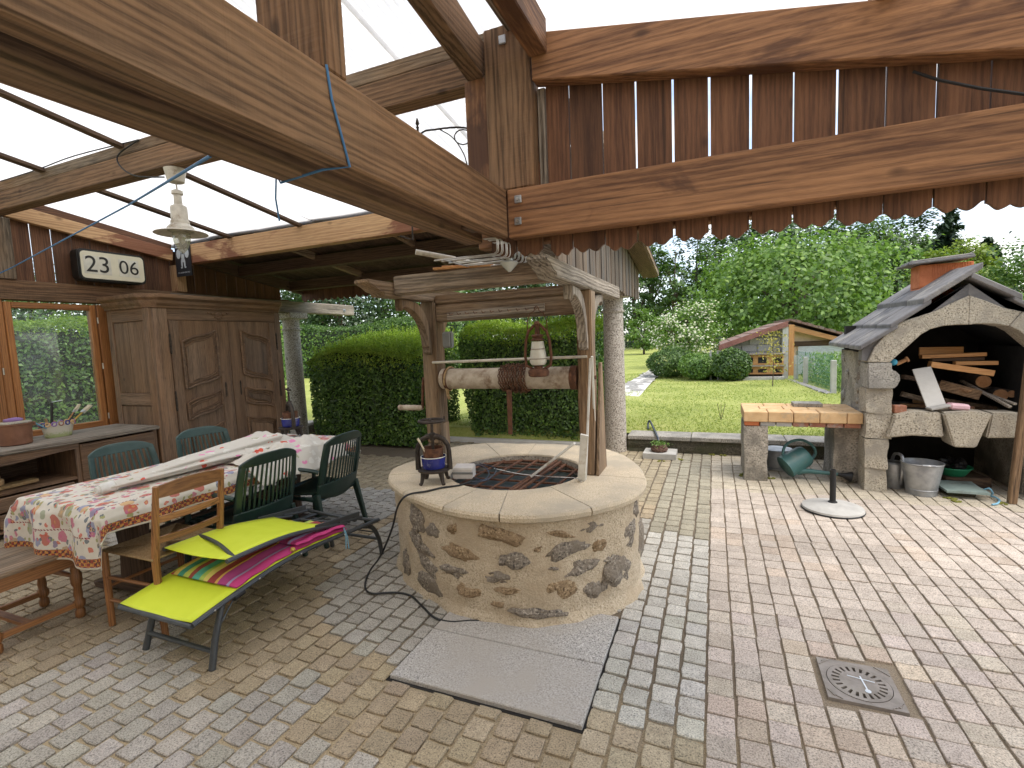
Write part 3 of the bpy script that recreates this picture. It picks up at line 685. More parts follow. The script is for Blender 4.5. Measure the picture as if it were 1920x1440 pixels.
for i in range(14):          # scalloped fascia at the eave
    x0 = -6.75 + i * .4; w = .395
    pts = [(x0 + w * u, 2.42 + .05 * (1 - abs(math.sin(PI * u * 3)))) for u in np.linspace(0, 1, 31)]
    b_ = BM(); prism(b_, pts + [(x0 + w, 2.66), (x0, 2.66)], 1, 6.72, 6.742); obj('eave_fascia', b_, 'plank_red_z', sh)
b_ = BM(); box(b_, -6.86, -6.70, 4.4, 8.02, 2.225, 2.42); wb = timber('wall_plate', b_, 'grey_wood_y', .012)
p = onX(645, 582, -6.70); b_ = BM(); lathe(b_, [(.03, 0), (.03, .012), (.012, .013), (.012, .03)], 12, (-6.70, p[1], p[2]), Matrix.Rotation(PI / 2, 3, 'Y')); obj('bolt', b_, 'galv', wb)
b_ = BM(); box(b_, -1.36, -1.22, 3.4, 7.6, 2.225, 2.36); timber('wall_plate', b_, 'grey_wood_y', .012)
for i in range(33):          # outer gable boards, ragged lower ends
    y0_ = 3.52 + i * .127; zb = 2.135 + random.uniform(-.022, .03)
    if i == 29: zb = 2.27
    pts = [(y0_ + .002, zb), (y0_ + .04, zb - random.uniform(.004, .02)), (y0_ + .085, zb - random.uniform(0, .01)), (y0_ + .122, zb + .004), (y0_ + .122, P1(y0_ + .122) - .02), (y0_ + .002, P1(y0_) - .02)]
    b_ = BM(); prism(b_, pts, 0, -1.075 - .008 * (i % 2), -1.052 - .008 * (i % 2)); obj('gable_board', b_, 'gable_grey_z', sh)
b_ = BM(); bar(b_, (-.93, 3.4, P1(3.4) - .03), (-.93, 8.1, P1(8.1) - .03), .22, .03); obj('verge_board', b_, 'dark_y', sh)
b_ = BM(); bar(b_, (-.815, 3.4, P1(3.4) + .02), (-.815, 8.12, P1(8.12) + .02), .03, .09); obj('verge_edge', b_, 'weather_y', sh)
b_ = BM(); tube(b_, [J(1712, 134, 2.62), J(1760, 150, 2.60), J(1840, 166, 2.57), J(1930, 178, 2.54)], .006, 6)
tag(obj('cable', b_, 'black_rubber'), 'dark cable sagging in front of the red brown gable planks', 'cable')

# ------------------------------------------------------------ left wall with window, above it planks
wl = thing('timber_wall', 'timber side wall with plank strip above a wooden window', 'wall', (XW, 3.4, 0))
def wpart(name, bm, mat, bev=.005, par=None): return obj(name, bm, mat, par or wl, bevel=bev)
b_ = BM(); box(b_, XW - .12, XW + .04, .6, 6.4, 2.232, 2.436); wpart('lintel_beam', b_, 'beam_brown_y')
b_ = BM(); box(b_, XW - .05, XW + .06, 2.70, 2.84, 2.44, 3.06); wpart('post', b_, 'weather_z')
b_ = BM(); box(b_, XW - .06, XW + .06, 4.49, 4.63, 2.44, 2.79); wpart('post', b_, 'patchy_z')
b_ = BM(); bar(b_, (XW + .01, 1.0, P1(1.0) - .19), (XW + .01, 4.49, P1(4.49) - .15), .07, .15); wpart('rafter', b_, 'patchy_y')
b_ = BM(); bar(b_, (XW - .02, 1.0, P1(1.0) - .055), (XW - .02, 4.49, P1(4.49) - .045), .1, .085); wpart('rafter', b_, 'plank_red_y')
b_ = BM(); bar(b_, (XW + .01, 4.63, P1(4.63) - .10), (XW + .01, 7.2, P1(7.2) - .10), .08, .16); wpart('rafter', b_, 'dark_y')
k4 = lambda x, y: (x / 3.4286, 380 + y / 3.4286)
gy = [onX(*k4(x, y), XW - .03)[1] for x, y in ((50, 300), (215, 340), (350, 360), (470, 300), (585, 290), (700, 300), (805, 335), (918, 470))]
gy = [gy[0] - .5, gy[0] - .25] + gy + [gy[-1] + .2]
while gy[-1] < 6.2: gy.append(gy[-1] + .165)
for i, (a, c) in enumerate(zip(gy, gy[1:])):
    g_ = .011 if i < 5 else .006
    b_ = BM(); prism(b_, [(a + g_, 2.437), (c - g_ * .3, 2.437), (c - g_ * .3, P1(c) - .07), (a + g_, P1(a) - .07)], 0, XW - .075, XW - .052); obj('plank', b_, 'plank_red_z', wl)
for i in range(16):
    y0_ = .7 + i * .185; b_ = BM(); box(b_, XW - .09, XW - .06, y0_, y0_ + .18, 0.021, .77); obj('plank', b_, 'dark_z', wl)
def window(ya, yb, z0, z1, f=.058):
    w = BM(); x0, x1 = XW - .05, XW + .03
    box(w, x0, x1, ya, ya + f, z0, z1); wd = wpart('window', w, 'teak_z', .006)
    for (a, c, d, e, m) in ((yb - f, yb, z0, z1, 'teak_z'), (ya + f, yb - f, z1 - f * 1.1, z1, 'teak_y'), (ya + f, yb - f, z0, z0 + f * 1.2, 'teak_y')):
        w = BM(); box(w, x0, x1, a, c, d, e); obj('frame', w, m, wd, bevel=.006)
    w = BM(); box(w, XW - .015, XW - .009, ya + f, yb - f, z0 + f * 1.2, z1 - f * 1.1); obj('pane', w, 'pane', wd)
    for zz in (z0 + .12, (z0 + z1) / 2, z1 - .18):
        w = BM(); tube(w, [(x1 + .006, yb + .006, zz - .035), (x1 + .006, yb + .006, zz + .035)], .008, 8); obj('hinge', w, 'steel', wd)
    return wd
window(2.715, 3.525, .78, 2.21); window(1.83, 2.64, .78, 2.21)
for a, c in ((2.643, 2.712), (1.70, 1.827)):
    b_ = BM(); box(b_, XW - .07, XW + .02, a, c, .78, 2.231); wpart('mullion', b_, 'teak_z')
b_ = BM(); box(b_, XW - .07, XW + .045, 3.535, 3.665, .78, 2.215); wpart('jamb', b_, 'teak_z')
b_ = BM(); box(b_, XW - .1, XW + .05, .7, 3.68, .735, .778); wpart('sill', b_, 'teak_y')
# flip date clock hung on the wall
ck = thing('flip_calendar_clock', 'cream faced flip clock in rounded black case reading 23 06, under the sloping roof', 'clock', (XW + .03, 3.69, 2.48))
yc0, yc1, zc0, zc1 = 3.335, 4.045, 2.478, 2.832
def rrect(y0, y1, z0, z1, r, n=6):
    P = []
    for cy, cz, a0 in ((y1 - r, z1 - r, 0), (y0 + r, z1 - r, 90), (y0 + r, z0 + r, 180), (y1 - r, z0 + r, 270)):
        P += [(cy + r * math.cos(math.radians(a0 + 90 * k / n)), cz + r * math.sin(math.radians(a0 + 90 * k / n))) for k in range(n + 1)]
    return P
b_ = BM(); prism(b_, rrect(yc0, yc1, zc0, zc1, .055), 0, XW + .02, XW + .17); obj('case', b_, 'black_paint', ck, bevel=.012, seg=2)
b_ = BM(); prism(b_, rrect(yc0 + .025, yc1 - .025, zc0 + .025, zc1 - .025, .045), 0, XW + .165, XW + .174); obj('face', b_, 'cream', ck)
Mx = lambda y, z, x: Matrix(((0, 0, 1, x), (1, 0, 0, y), (0, 1, 0, z), (0, 0, 0, 1)))
for t, a, c in (('23', 3.385, 3.66), ('06', 3.74, 3.96)):
    for h0, h1 in ((a, (a + c) / 2 - .002), ((a + c) / 2 + .002, c)):
        b_ = BM(); box(b_, XW + .172, XW + .177, h0, h1, zc0 + .075, zc1 - .075); obj('flap', b_, 'digit_card', ck, bevel=.001)
    text_mesh('digits', t, .26 if t == '23' else .225, 'black_paint', Mx((a + c) / 2, (zc0 + zc1) / 2, XW + .179), ck, .0008)
# small sign with pale figure, on the end of the back purlin
pA, pB = onY(326, 452, 4.488), onY(361, 516, 4.488); px0, px1, pz0, pz1 = pA[0], pB[0], pB[2], pA[2]; pxc = (px0 + px1) / 2; ph = pz1 - pz0; pw_ = px1 - px0
ps = thing('advert_plate', 'narrow dark enamel plate with pale figure and small lettering, hung behind the pendant lamp', 'sign', (pxc, 4.49, pz0))
b_ = BM(); box(b_, px0, px1, 4.484, 4.492, pz0, pz1); obj('plate', b_, 'poster_black', ps)
b_ = BM()
for cy, cz, ry, rz in ((-.27, .62, .14, .13), (0, .68, .13, .08), (.27, .62, .14, .13), (0, .52, .10, .14), (-.09, .36, .05, .12), (.09, .36, .05, .12), (-.12, .24, .06, .02), (.12, .24, .06, .02)):
    prism(b_, [(pxc + pw_ * (cy + ry * math.cos(2 * PI * k / 14)), pz0 + ph * (cz + rz * math.sin(2 * PI * k / 14))) for k in range(14)], 1, 4.4825, 4.4838)
obj('figure', b_, 'poster_pale', ps, kind='stuff')
Mf = lambda x, z: Matrix(((1, 0, 0, x), (0, 0, -1, 4.483), (0, 1, 0, z), (0, 0, 0, 1)))
text_mesh('lettering', "IT'S GOOD FOR YOU", .024, 'poster_pale', Mf(pxc, pz0 + ph * .10), ps, .0004)
for k_ in range(3):
    b_ = BM(); box(b_, px0 + pw_ * .06, px0 + pw_ * (.22 + .1 * k_), 4.4825, 4.4838, pz0 + ph * (.90 - .055 * k_), pz0 + ph * (.93 - .055 * k_)); obj('print_line', b_, 'poster_pale', ps)
# ------------------------------------------------------------ stone columns, low wall
def column(x, y, lab):
    t = thing('stone_column', lab, 'column', (x, y, 0))
    b_ = BM(); lathe(b_, [(.15, 0), (.148, .05), (.142, .9), (.134, 1.86), (.134, 1.915), (.152, 1.92), (.154, 1.945), (.136, 1.953), (.134, 2.06), (.145, 2.115)], 32, (x, y, 0)); obj('shaft', b_, 'granite_column', t, smooth=True)
    b_ = BM(); box(b_, x - .20, x + .20, y - .20, y + .20, 2.116, 2.222); obj('capital', b_, 'granite_column', t, bevel=.012)
column(-1.28, 6.80, 'grey granite column standing against the low garden wall'); column(-6.77, 6.45, 'pale granite column with square capital beyond the carved wardrobe')
def lowwall(x0, x1, lab):
    t = thing('garden_wall', lab, 'wall', ((x0 + x1) / 2, 6.95, 0))
    n = int((x1 - x0) / .12); xs = np.linspace(x0, x1, n); zs = np.linspace(0, .165, 5); A, B = np.meshgrid(xs, zs, indexing='ij')
    Yo = np.array([[6.80 + .02 * noise.noise(Vector((a * 3, b * 12, 1))) + .012 * noise.noise(Vector((a * 11, b * 30, 4))) for b in zs] for a in xs])
    link('masonry', grid_mesh('m', np.stack([A, Yo, B], -1)), 'mossy_stone', t, smooth=True)
    b_ = BM(); box(b_, x0, x1, 6.83, 7.05, 0, .164); obj('core', b_, 'mossy_stone', t)
    x = x0
    while x < x1 - .05:
        w = min(random.uniform(.8, 1.2), x1 - x); b_ = BM(); box(b_, x + .004, x + w - .004, 6.775, 7.16, .166, .222 + random.uniform(-.003, .003)); obj('coping_stone', b_, 'weather_stone', t, bevel=.008); x += w
lowwall(-1.12, 5.8, 'low mossy stone wall with grey coping along the lawn behind the watering can'); lowwall(-10.5, -6.98, 'low stone wall beyond the wardrobe')
# ============================================================ WELL
ZW = .66
o3 = lambda x, y: (640 + x / 3, 700 + y / 3)
outl = [gz(*o3(x, y), ZW) for x, y in [(265, 575), (290, 530), (425, 485), (660, 405), (860, 388), (970, 396), (1300, 402), (1450, 412), (1640, 490), (1700, 560), (1715, 610), (1640, 690), (1390, 760), (1080, 800), (850, 790), (600, 755), (440, 700), (310, 640)]]
wx, wy = wellc
pol = sorted((math.atan2(p[1] - wy, p[0] - wx), math.hypot(p[0] - wx, p[1] - wy)) for p in outl)
def rout(a):
    a = (a + PI) % (2 * PI) - PI; P = pol
    for i in range(len(P)):
        a0, r0 = P[i]; a1, r1 = P[(i + 1) % len(P)]
        if i == len(P) - 1: a1 += 2 * PI; aa = a if a >= a0 else a + 2 * PI
        else: aa = a
        if a0 <= aa <= a1: return r0 + (r1 - r0) * (aa - a0) / (a1 - a0 + 1e-9)
    return .88
RS = [sum(rout(2 * PI * (k + j) / 96) for j in (-1, 0, 1)) / 3 for k in range(96)]
def ro(a): k = (a / (2 * PI) * 96) % 96; i = int(k); f = k - i; return RS[i] * (1 - f) + RS[(i + 1) % 96] * f
RI = .475
well = thing('stone_well', 'round rubble stone well with thick pale coping in the middle of the terrace', 'well', (wx, wy, 0))
# rendered rubble body
na, nz = 220, 44
A = np.linspace(0, 2 * PI, na); Zl = np.linspace(-.01, ZW - .045, nz); PP = np.zeros((na, nz, 3))
for i, a in enumerate(A):
    a_m = a % (2 * PI)
    for j, z in enumerate(Zl):
        q = Vector((math.cos(a_m) * 2, math.sin(a_m) * 2, z * 2))
        r = ro(a_m) - .045 + .012 * noise.noise(q * 1.3) + .008 * noise.noise(q * 4) + .004 * noise.noise(q * 11)
        r += .022 * max(0, 1 - z / .06) * (1 + noise.noise(q * 3))
        PP[i, j] = (wx + r * math.cos(a_m), wy + r * math.sin(a_m), z)
link('masonry', grid_mesh('masonry', PP), 'mortar', well, smooth=True, ang=180)
# embedded stones: pixel place and size
st = [((950, 1006), 75, 26, 1), ((1110, 985), 38, 20, 0), ((1055, 1000), 46, 12, 1), ((1065, 1031), 66, 24, 0), ((975, 1050), 56, 28, 0), ((870, 1038), 60, 24, 1), ((1125, 1022), 20, 22, 1), ((940, 1082), 52, 20, 0),
      ((1095, 1062), 50, 22, 0), ((855, 1072), 42, 18, 0), ((1045, 1103), 52, 30, 1), ((885, 1108), 46, 22, 1), ((960, 1107), 58, 12, 1), ((1158, 1073), 40, 52, 0), ((1114, 1106), 22, 26, 0), ((805, 1062), 40, 30, 0), ((806, 1095), 42, 40, 0),
      ((815, 998), 26, 24, 0), ((776, 975), 24, 40, 0), ((778, 1010), 24, 26, 0), ((794, 1028), 26, 18, 0), ((760, 1055), 16, 50, 0), ((1190, 955), 18, 24, 0), ((1178, 1000), 26, 40, 0), ((1200, 1010), 20, 60, 0), ((1206, 1060), 20, 50, 0),
      ((935, 1132), 26, 10, 1), ((1020, 1150), 80, 16, 0), ((850, 992), 22, 16, 1), ((1140, 1050), 12, 10, 0), ((1040, 1066), 22, 8, 0), ((1010, 1030), 14, 8, 1)]
def stone_on(a, z, w, h, kind, seed):
    r = ro(a) - .045; n_ = Vector((math.cos(a), math.sin(a), 0)); c = Vector((wx, wy, z)) + n_ * (r - .024)
    R = Matrix((( -n_.y, n_.x, 0), (n_.x, n_.y, 0), (0, 0, 1))).transposed()
    rr = random.Random(seed); R = R @ Matrix.Rotation(rr.uniform(-.3, .3), 3, 'Y')
    b_ = BM(); blob(b_, c, (w / 2 * 1.32, .040, h / 2 * 1.38), seed, .45, 3, 1.5, R)
    for v in b_.verts:
        v.co += Vector((noise.noise(v.co * 60), noise.noise(v.co * 60 + Vector((3, 1, 2))), noise.noise(v.co * 60 + Vector((7, 5, 2))))) * .006
    obj('stone', b_, ('rubble_grey', 'rubble_brown')[kind], well, smooth=True, ang=60)
for i, ((px, py), w, h, k) in enumerate(st):
    d = ray(px, py); best = None
    for t in np.linspace(1.5, 4.5, 1500):
        p = C0 + d * t; a = math.atan2(p[1] - wy, p[0] - wx)
        if math.hypot(p[0] - wx, p[1] - wy) < ro(a) - .045: best = (a, p[2], t); break
    if best: a, z, t = best; stone_on(a, max(.03, z), w * t * 1.02 / FPX / max(.45, abs(d[0] * math.cos(a) + d[1] * math.sin(a)) / math.hypot(d[0], d[1])), h * t * 1.02 / FPX, k, i)
rr_ = random.Random(5)
for i in range(34):   # rear side
    stone_on(rr_.uniform(.25, PI - .15), rr_.uniform(.06, .55), rr_.uniform(.06, .16), rr_.uniform(.05, .1), rr_.randint(0, 1), 60 + i)
# coping slabs
cuts = [math.radians(v) for v in (-158, -128, -98, -74, -42, 0, 52, 100, 128, 176)]
for i, a0 in enumerate(cuts):
    a1 = cuts[(i + 1) % len(cuts)] + (2 * PI if i == len(cuts) - 1 else 0); n_ = 14; b_ = BM(); rings = []
    dzr = random.uniform(0, .0015)
    for k in range(n_ + 1):
        a = a0 + .0045 + (a1 - a0 - .009) * k / n_; R = ro(a); ring = []
        for r, z in ((RI, ZW - .06), (R - .02, ZW - .055), (R, ZW - .043), (R + .003, ZW - .02), (R - .006, ZW - .006), (R - .022, ZW), (RI + .012, ZW), (RI, ZW - .01)):
            ring.append(b_.verts.new((wx + r * math.cos(a), wy + r * math.sin(a), z + dzr + .0008 + .0008 * math.sin(k * 1.9 + i))))
        rings.append(ring)
    for a, c in zip(rings, rings[1:]):
        for k in range(8): b_.faces.new((a[k], a[(k + 1) % 8], c[(k + 1) % 8], c[k]))
    b_.faces.new(rings[0][::-1]); b_.faces.new(rings[-1]); obj('coping_slab', b_, 'coping', well, smooth=True, ang=30)
b_ = BM(); n_ = 72
ra = [[b_.verts.new((wx + r(a) * math.cos(a), wy + r(a) * math.sin(a), z)) for a in np.linspace(0, 2 * PI, n_, endpoint=False)] for r, z in ((lambda a: RI + .003, ZW - .0018), (lambda a: ro(a) - .012, ZW - .0018))]
for k in range(n_): b_.faces.new((ra[0][k], ra[1][k], ra[1][(k + 1) % n_], ra[0][(k + 1) % n_]))
obj('mortar_bed', b_, 'stone_tan', well)
b_ = BM(); lathe(b_, [(RI - .003, .0), (RI - .001, ZW - .012)], 48, (wx, wy, 0), cap=False); obj('shaft_wall', b_, 'rubble_wall', well, smooth=True)
b_ = BM(); lathe(b_, [(.0001, ZW - .095), (RI - .004, ZW - .095), (RI - .004, ZW - .10)], 48, (wx, wy, 0)); wc = obj('well_lid', b_, 'dark_cover'); tag(wc, 'dark sheet closing the well shaft below the rusty grid', 'cover')
# rusty grid
gr = thing('iron_grid', 'rusty iron bar grid laid across the well mouth', 'grid', (wx, wy, ZW - .05))
def chord(off, ang, z, r=.008, part='bar'):
    c, s = math.cos(ang), math.sin(ang); h = math.sqrt(max(0, (RI - .012) ** 2 - off ** 2)); m = Vector((wx - s * off, wy + c * off, z)); d = Vector((c, s, 0)) * h
    b_ = BM(); bar(b_, m - d, m + d, r * 2, r * 1.4); obj(part, b_, 'rust', gr)
for off in (-.34, -.27, -.10, .06, .22, .36): chord(off, .03, ZW - .052)
for off in (-.37, -.24, -.11, .02, .15, .28, .39): chord(off, PI / 2 - .06, ZW - .040)
for off in (-.15, -.19): chord(off, PI / 2 - .06, ZW - .028, .009)
b_ = BM(); tube(b_, [(wx + (RI - .016) * math.cos(a), wy + (RI - .016) * math.sin(a), ZW - .05) for a in np.linspace(0, 2 * PI, 40, endpoint=False)], .010, 6, True); obj('ring', b_, 'rust', gr)

# ------------------------------------------------------------ timber frame over the well
XL, XR, YC = -2.0, -.80, 3.27
ZS0, ZS1 = 1.912, 2.012
fr_ = thing('timber_arbour', 'weathered timber frame with curved brackets standing on the well coping', 'well arbour', ((XL + XR) / 2, YC, ZW))
def fp(name, bm, mat, bev=.008): return obj(name, bm, mat, fr_, bevel=bev, seg=2)
def rough_post(x, y, hw, hd, z0, z1, seed):
    b_ = BM(); n_ = 14; prev = None
    for k in range(n_ + 1):
        z = z0 + (z1 - z0) * k / n_; j = [noise.noise(Vector((seed + q * 9, z * 3, q))) * .010 for q in range(4)]
        ring = [b_.verts.new(p) for p in ((x - hw + j[0], y - hd + j[1], z), (x + hw + j[2], y - hd - j[1], z), (x + hw - j[3], y + hd + j[0], z), (x - hw - j[2], y + hd + j[3], z))]
        if prev:
            for q in range(4): b_.faces.new((prev[q], prev[(q + 1) % 4], ring[(q + 1) % 4], ring[q]))
        else: b_.faces.new(ring[::-1])
        prev = ring
    b_.faces.new(prev); return b_
fp('post', rough_post(XL, YC, .062, .068, ZW + .17, ZS0, 1), 'weather_z'); fp('post', rough_post(XR, YC, .05, .065, ZW, ZS0, 2), 'weather_z')
fp('post_foot', rough_post(XL + .035, YC + .02, .03, .05, ZW, ZW + .33, 6), 'weather_z'); fp('post_foot', rough_post(XL - .03, YC - .015, .034, .05, ZW, ZW + .172, 3), 'weather_z')
def sidebeam(x, y0, y1, mat):
    pr = [(y0, ZS1 - .004), (y1, ZS1), (y1, ZS0), (y0 + .16, ZS0), (y0 + .15, ZS0 + .022), (y0 + .10, ZS0 + .03), (y0 + .06, ZS0 + .052), (y0 + .03, ZS0 + .062), (y0 + .002, ZS0 + .07)]
    b_ = BM(); prism(b_, pr, 0, x - .055, x + .055); fp('side_beam', b_, mat, .006)
sidebeam(XL, 2.47, 4.18, 'weather_y'); sidebeam(XR, 2.30, 4.28, 'grey_wood_y')
b_ = BM(); box(b_, XL + .058, XR - .058, 2.72, 2.82, ZS0 + .015, ZS1 + .035); fp('front_beam', b_, 'weather_x')
b_ = BM(); box(b_, XL + .058, XR - .058, 4.02, 4.11, ZS0 + .01, ZS1 + .01); fp('back_beam', b_, 'weather_x')
b_ = BM(); box(b_, XL + .064, XR - .052, YC - .05, YC + .045, 1.757, 1.885); fp('lintel', b_, 'weather_x')
b_ = BM(); box(b_, XL + .058, XR - .06, YC - .045, YC + .045, 1.888, 1.955); fp('top_rail', b_, 'weather_x')
def bracket(x, sgn, mat):
    y0 = YC + sgn * .066; L = .36; Hh = .33; zt = ZS0 - .001
    inn = [(y0 + sgn * (.052 + (L - .075) * (1 - math.cos(t))), zt - Hh + (Hh - .055) * math.sin(t)) for t in np.linspace(0, PI / 2, 12)]
    pr = [(y0, zt - Hh - .07), (y0 + sgn * .035, zt - Hh - .05), (y0 + sgn * .03, zt - Hh - .02)] + inn + [(y0 + sgn * (L - .01), zt - .085), (y0 + sgn * L, zt - .04), (y0 + sgn * L, zt), (y0, zt)]
    arc = [(y0 + sgn * (.012 + (L - .15) * (1 - math.cos(t))), zt - Hh + .05 + (Hh - .06) * math.sin(t)) for t in np.linspace(0, PI / 2, 10)]
    pr = pr[:3] + inn + [(y0 + sgn * (L - .01), zt - .085), (y0 + sgn * L, zt - .04), (y0 + sgn * L, zt)] + arc[::-1] + [(y0, zt - Hh + .03)]
    b_ = BM(); prism(b_, pr, 0, x - .03, x + .03); fp('bracket', b_, mat, .004)
for x, m_ in ((XL, 'weather_z'), (XR, 'grey_wood_z')):
    for s_ in (-1, 1): bracket(x, s_, m_)
# hook rail on the lintel
hr = thing('hook_rail', 'pale wooden hook rail with row of nails on the well lintel', 'hook rail', (-1.4, YC - .06, 1.82))
b_ = BM(); bar(b_, (-1.83, YC - .056, 1.795), (-1.07, YC - .056, 1.815), .012, .055); obj('rail', b_, 'grey_wood_x', hr)
for i in range(11):
    x = -1.78 + i * .066; b_ = BM(); tube(b_, [(x, YC - .06, 1.81), (x - .002, YC - .10, 1.80), (x - .004, YC - .115, 1.815)], .0028, 5); obj('hook', b_, 'rust', hr)
# junction box on the left post
jb = thing('junction_box', 'grey plastic junction box on the left post of the well frame', 'box', (XL + .06, YC, 1.6))
b_ = BM(); box(b_, XL + .064, XL + .095, YC - .105, YC + .01, 1.58, 1.70); 
b_.free(); b_ = BM(); p = onY(843, 637, YC - .08); box(b_, p[0] - .035, p[0] + .035, YC - .125, YC - .072, p[2] - .06, p[2] + .06); obj('body', b_, 'grey_plastic', jb, bevel=.008, seg=2)
b_ = BM(); box(b_, p[0] - .03, p[0] + .03, YC - .135, YC - .126, p[2] - .053, p[2] + .053); obj('lid', b_, 'grey_plastic', jb, bevel=.006)
# windlass
wi = thing('windlass', 'old pale wooden windlass drum wound with rusty chain, crank at its end', 'windlass', (-1.4, YC, 1.32)); zc = 1.325; rd = .078
Rx = Matrix.Rotation(PI / 2, 3, 'Y')
plain('drum_wood', (.52, .45, .36), .85, 0, (.36, .29, .22), 14, .4, dirt=(.20, .13, .08), damt=.35)
b_ = BM(); lathe(b_, [(rd, 0), (rd * .985, .3), (rd, .62), (rd, 1.06)], 32, (XL + .075, YC, zc), Rx); obj('drum', b_, 'drum_wood', wi, smooth=True)
for x in (XL + .11, XR - .11, XR - .09):
    b_ = BM(); lathe(b_, [(rd + .001, 0), (rd + .006, .001), (rd + .006, .026), (rd + .001, .027)], 32, (x, YC, zc), Rx); obj('band', b_, 'rust', wi, smooth=True)
b_ = BM(); tube(b_, [(XL - .11, YC, zc), (XR + .06, YC, zc)], .014, 10); ax_ = obj('axle', b_, 'rust', wi)
b_ = BM(); tube(b_, [(XL - .105, YC, zc), (XL - .108, YC - .01, zc - .06), (XL - .115, YC - .02, 1.10)], .012, 8); obj('crank_arm', b_, 'rust', wi)
b_ = BM(); lathe(b_, [(.016, 0), (.021, .03), (.022, .13), (.02, .2), (.023, .215), (.018, .222)], 16, (XL - .115, YC - .02, 1.10), Matrix.Rotation(-PI / 2 , 3, 'Y')); obj('crank_handle', b_, 'drum_wood', wi, smooth=True)
b_ = BM(); tube(b_, [(XL + .03, YC - .072, 1.455), (XR + .02, YC - .072, 1.47)], .010, 8); tag(obj('iron_rod', b_, 'cream_metal'), 'thin rusty white rod fixed across the posts above the windlass', 'rod')
b_ = BM()
for i in range(330):
    ph = i * .262; a = ph; lay = 0 if i < 240 else 1; x = -1.43 + (.21 * i / 240 if not lay else .04 + .15 * (i - 240) / 90); R = rd + .008 + .013 * lay + .004 * (i % 2); n_ = Vector((0, math.cos(a), math.sin(a))); c = Vector((x, YC, zc)) + n_ * R
    t = Vector((.12, -math.sin(a), math.cos(a))).normalized(); w_ = t.cross(n_); s = (w_ + n_ * (.9 if i % 2 else -.9)).normalized()
    tube(b_, [c + t * (.0145 * math.cos(k * PI / 3)) + s * (.008 * math.sin(k * PI / 3)) for k in range(6)], .0034, 4, True)
obj('chain', b_, 'rust', wi)
b_ = BM(); bar(b_, (-1.345, YC - .085, 1.25), (-1.35, YC - .085, .93), .012, .038, (1, 0, 0), .008, .030); obj('chain_strap', b_, 'rust', wi)
b_ = BM(); tube(b_, [(XL + .13 + .01 * math.sin(t), YC + (rd + .012) * math.cos(t), zc + (rd + .012) * math.sin(t)) for t in np.linspace(-2.2, 3.6, 20)] , .008, 6); tube(b_, [(XL + .13, YC - .05, zc - .075), (XL + .14, YC - .055, zc - .13), (XL + .15, YC - .05, zc - .15)], .012, 6); obj('rope_end', b_, 'straw', wi)
# hurricane lantern hung from the rail
lp = onY(1008, 640, 3.10); lx, ly = lp[0], 3.10; zb = onY(1008, 706, 3.10)[2]; zt = onY(1008, 602, 3.10)[2]; hL = zt - zb
ln = thing('hurricane_lantern', 'rusty hurricane lantern with cloudy glass hanging from the well lintel', 'lantern', (lx, ly, zb))
b_ = BM(); lathe(b_, [(.055, 0), (.068, .006), (.072, .03), (.066, .048), (.03, .055), (.028, .075)], 24, (lx, ly, zb)); obj('fuel_tank', b_, 'rust', ln, smooth=True)
b_ = BM(); lathe(b_, [(.044, .078), (.057, .095), (.056, .13), (.045, .2), (.040, .235)], 24, (lx, ly, zb)); obj('glass', b_, 'lantern_glass', ln, smooth=True)
b_ = BM(); lathe(b_, [(.045, .24), (.047, .245), (.03, .26), (.045, .275), (.018, .285), (.016, .345), (.022, .352), (.012, .37)], 20, (lx, ly, zb)); obj('chimney', b_, 'rust', ln, smooth=True)
for s_ in (-1, 1):
    b_ = BM(); tube(b_, [(lx + s_ * .03, ly, zb + .045), (lx + s_ * .085, ly, zb + .075), (lx + s_ * .092, ly, zb + .14), (lx + s_ * .083, ly, zb + .24), (lx + s_ * .065, ly, zb + .30), (lx + s_ * .02, ly, zb + .345)], .010, 8); obj('side_tube', b_, 'rust', ln, smooth=True)
b_ = BM()
for z, r in ((.12, .058), (.185, .049)): tube(b_, [(lx + r * math.cos(a), ly + r * math.sin(a), zb + z) for a in np.linspace(0, 2 * PI, 20, endpoint=False)], .0018, 4, True)
obj('guard_wire', b_, 'rust', ln)
b_ = BM(); tube(b_, [(lx - .07, ly, zb + .29), (lx - .068, ly, zb + .37), (lx - .045, ly, zb + .425), (lx - .018, ly, zb + .437), (lx - .012, ly, zb + .46), (lx, ly, zb + .47), (lx + .012, ly, zb + .46), (lx + .018, ly, zb + .437), (lx + .045, ly, zb + .425), (lx + .068, ly, zb + .37), (lx + .07, ly, zb + .29)], .0032, 6); obj('bail_handle', b_, 'rust', ln)
# wire racks, tube and wood scraps lying on the frame
for k in range(8):
    y = 2.45 + .062 * k; z = 2.066 + .003 * (k % 2); b_ = BM()
    for dy in (0, .018):
        tube(b_, [(-1.46 + .012 * k, y + dy, z), (-1.09, y + dy, z), (-1.075, y + dy, z + .008), (-1.07, y + dy, z + .022), (-1.07, y + dy, z + .068), (-1.075, y + dy, z + .08), (-1.10, y + dy, z + .083), (-1.15, y + dy, z + .083)], .0028, 6)
    tube(b_, [(-1.46 + .012 * k, y, z), (-1.468 + .012 * k, y + .009, z), (-1.46 + .012 * k, y + .018, z)], .0028, 6)
    if k == 0:
        rk = thing('wire_rack', 'stack of bent steel wire racks lying on the well frame', 'rack', (-1.25, 2.6, 2.06))
    obj('wire_loop', b_, 'steel', rk, smooth=True)
b_ = BM(); bar(b_, (-1.40, 2.43, 2.061), (-1.40, 2.98, 2.061), .006, .004); bar(b_, (-1.12, 2.43, 2.061), (-1.12, 2.98, 2.061), .006, .004); obj('cross_wire', b_, 'steel', rk)
a = gz(*(660 + 395 / 3.31, 430 + 140 / 3.31), 2.15); 
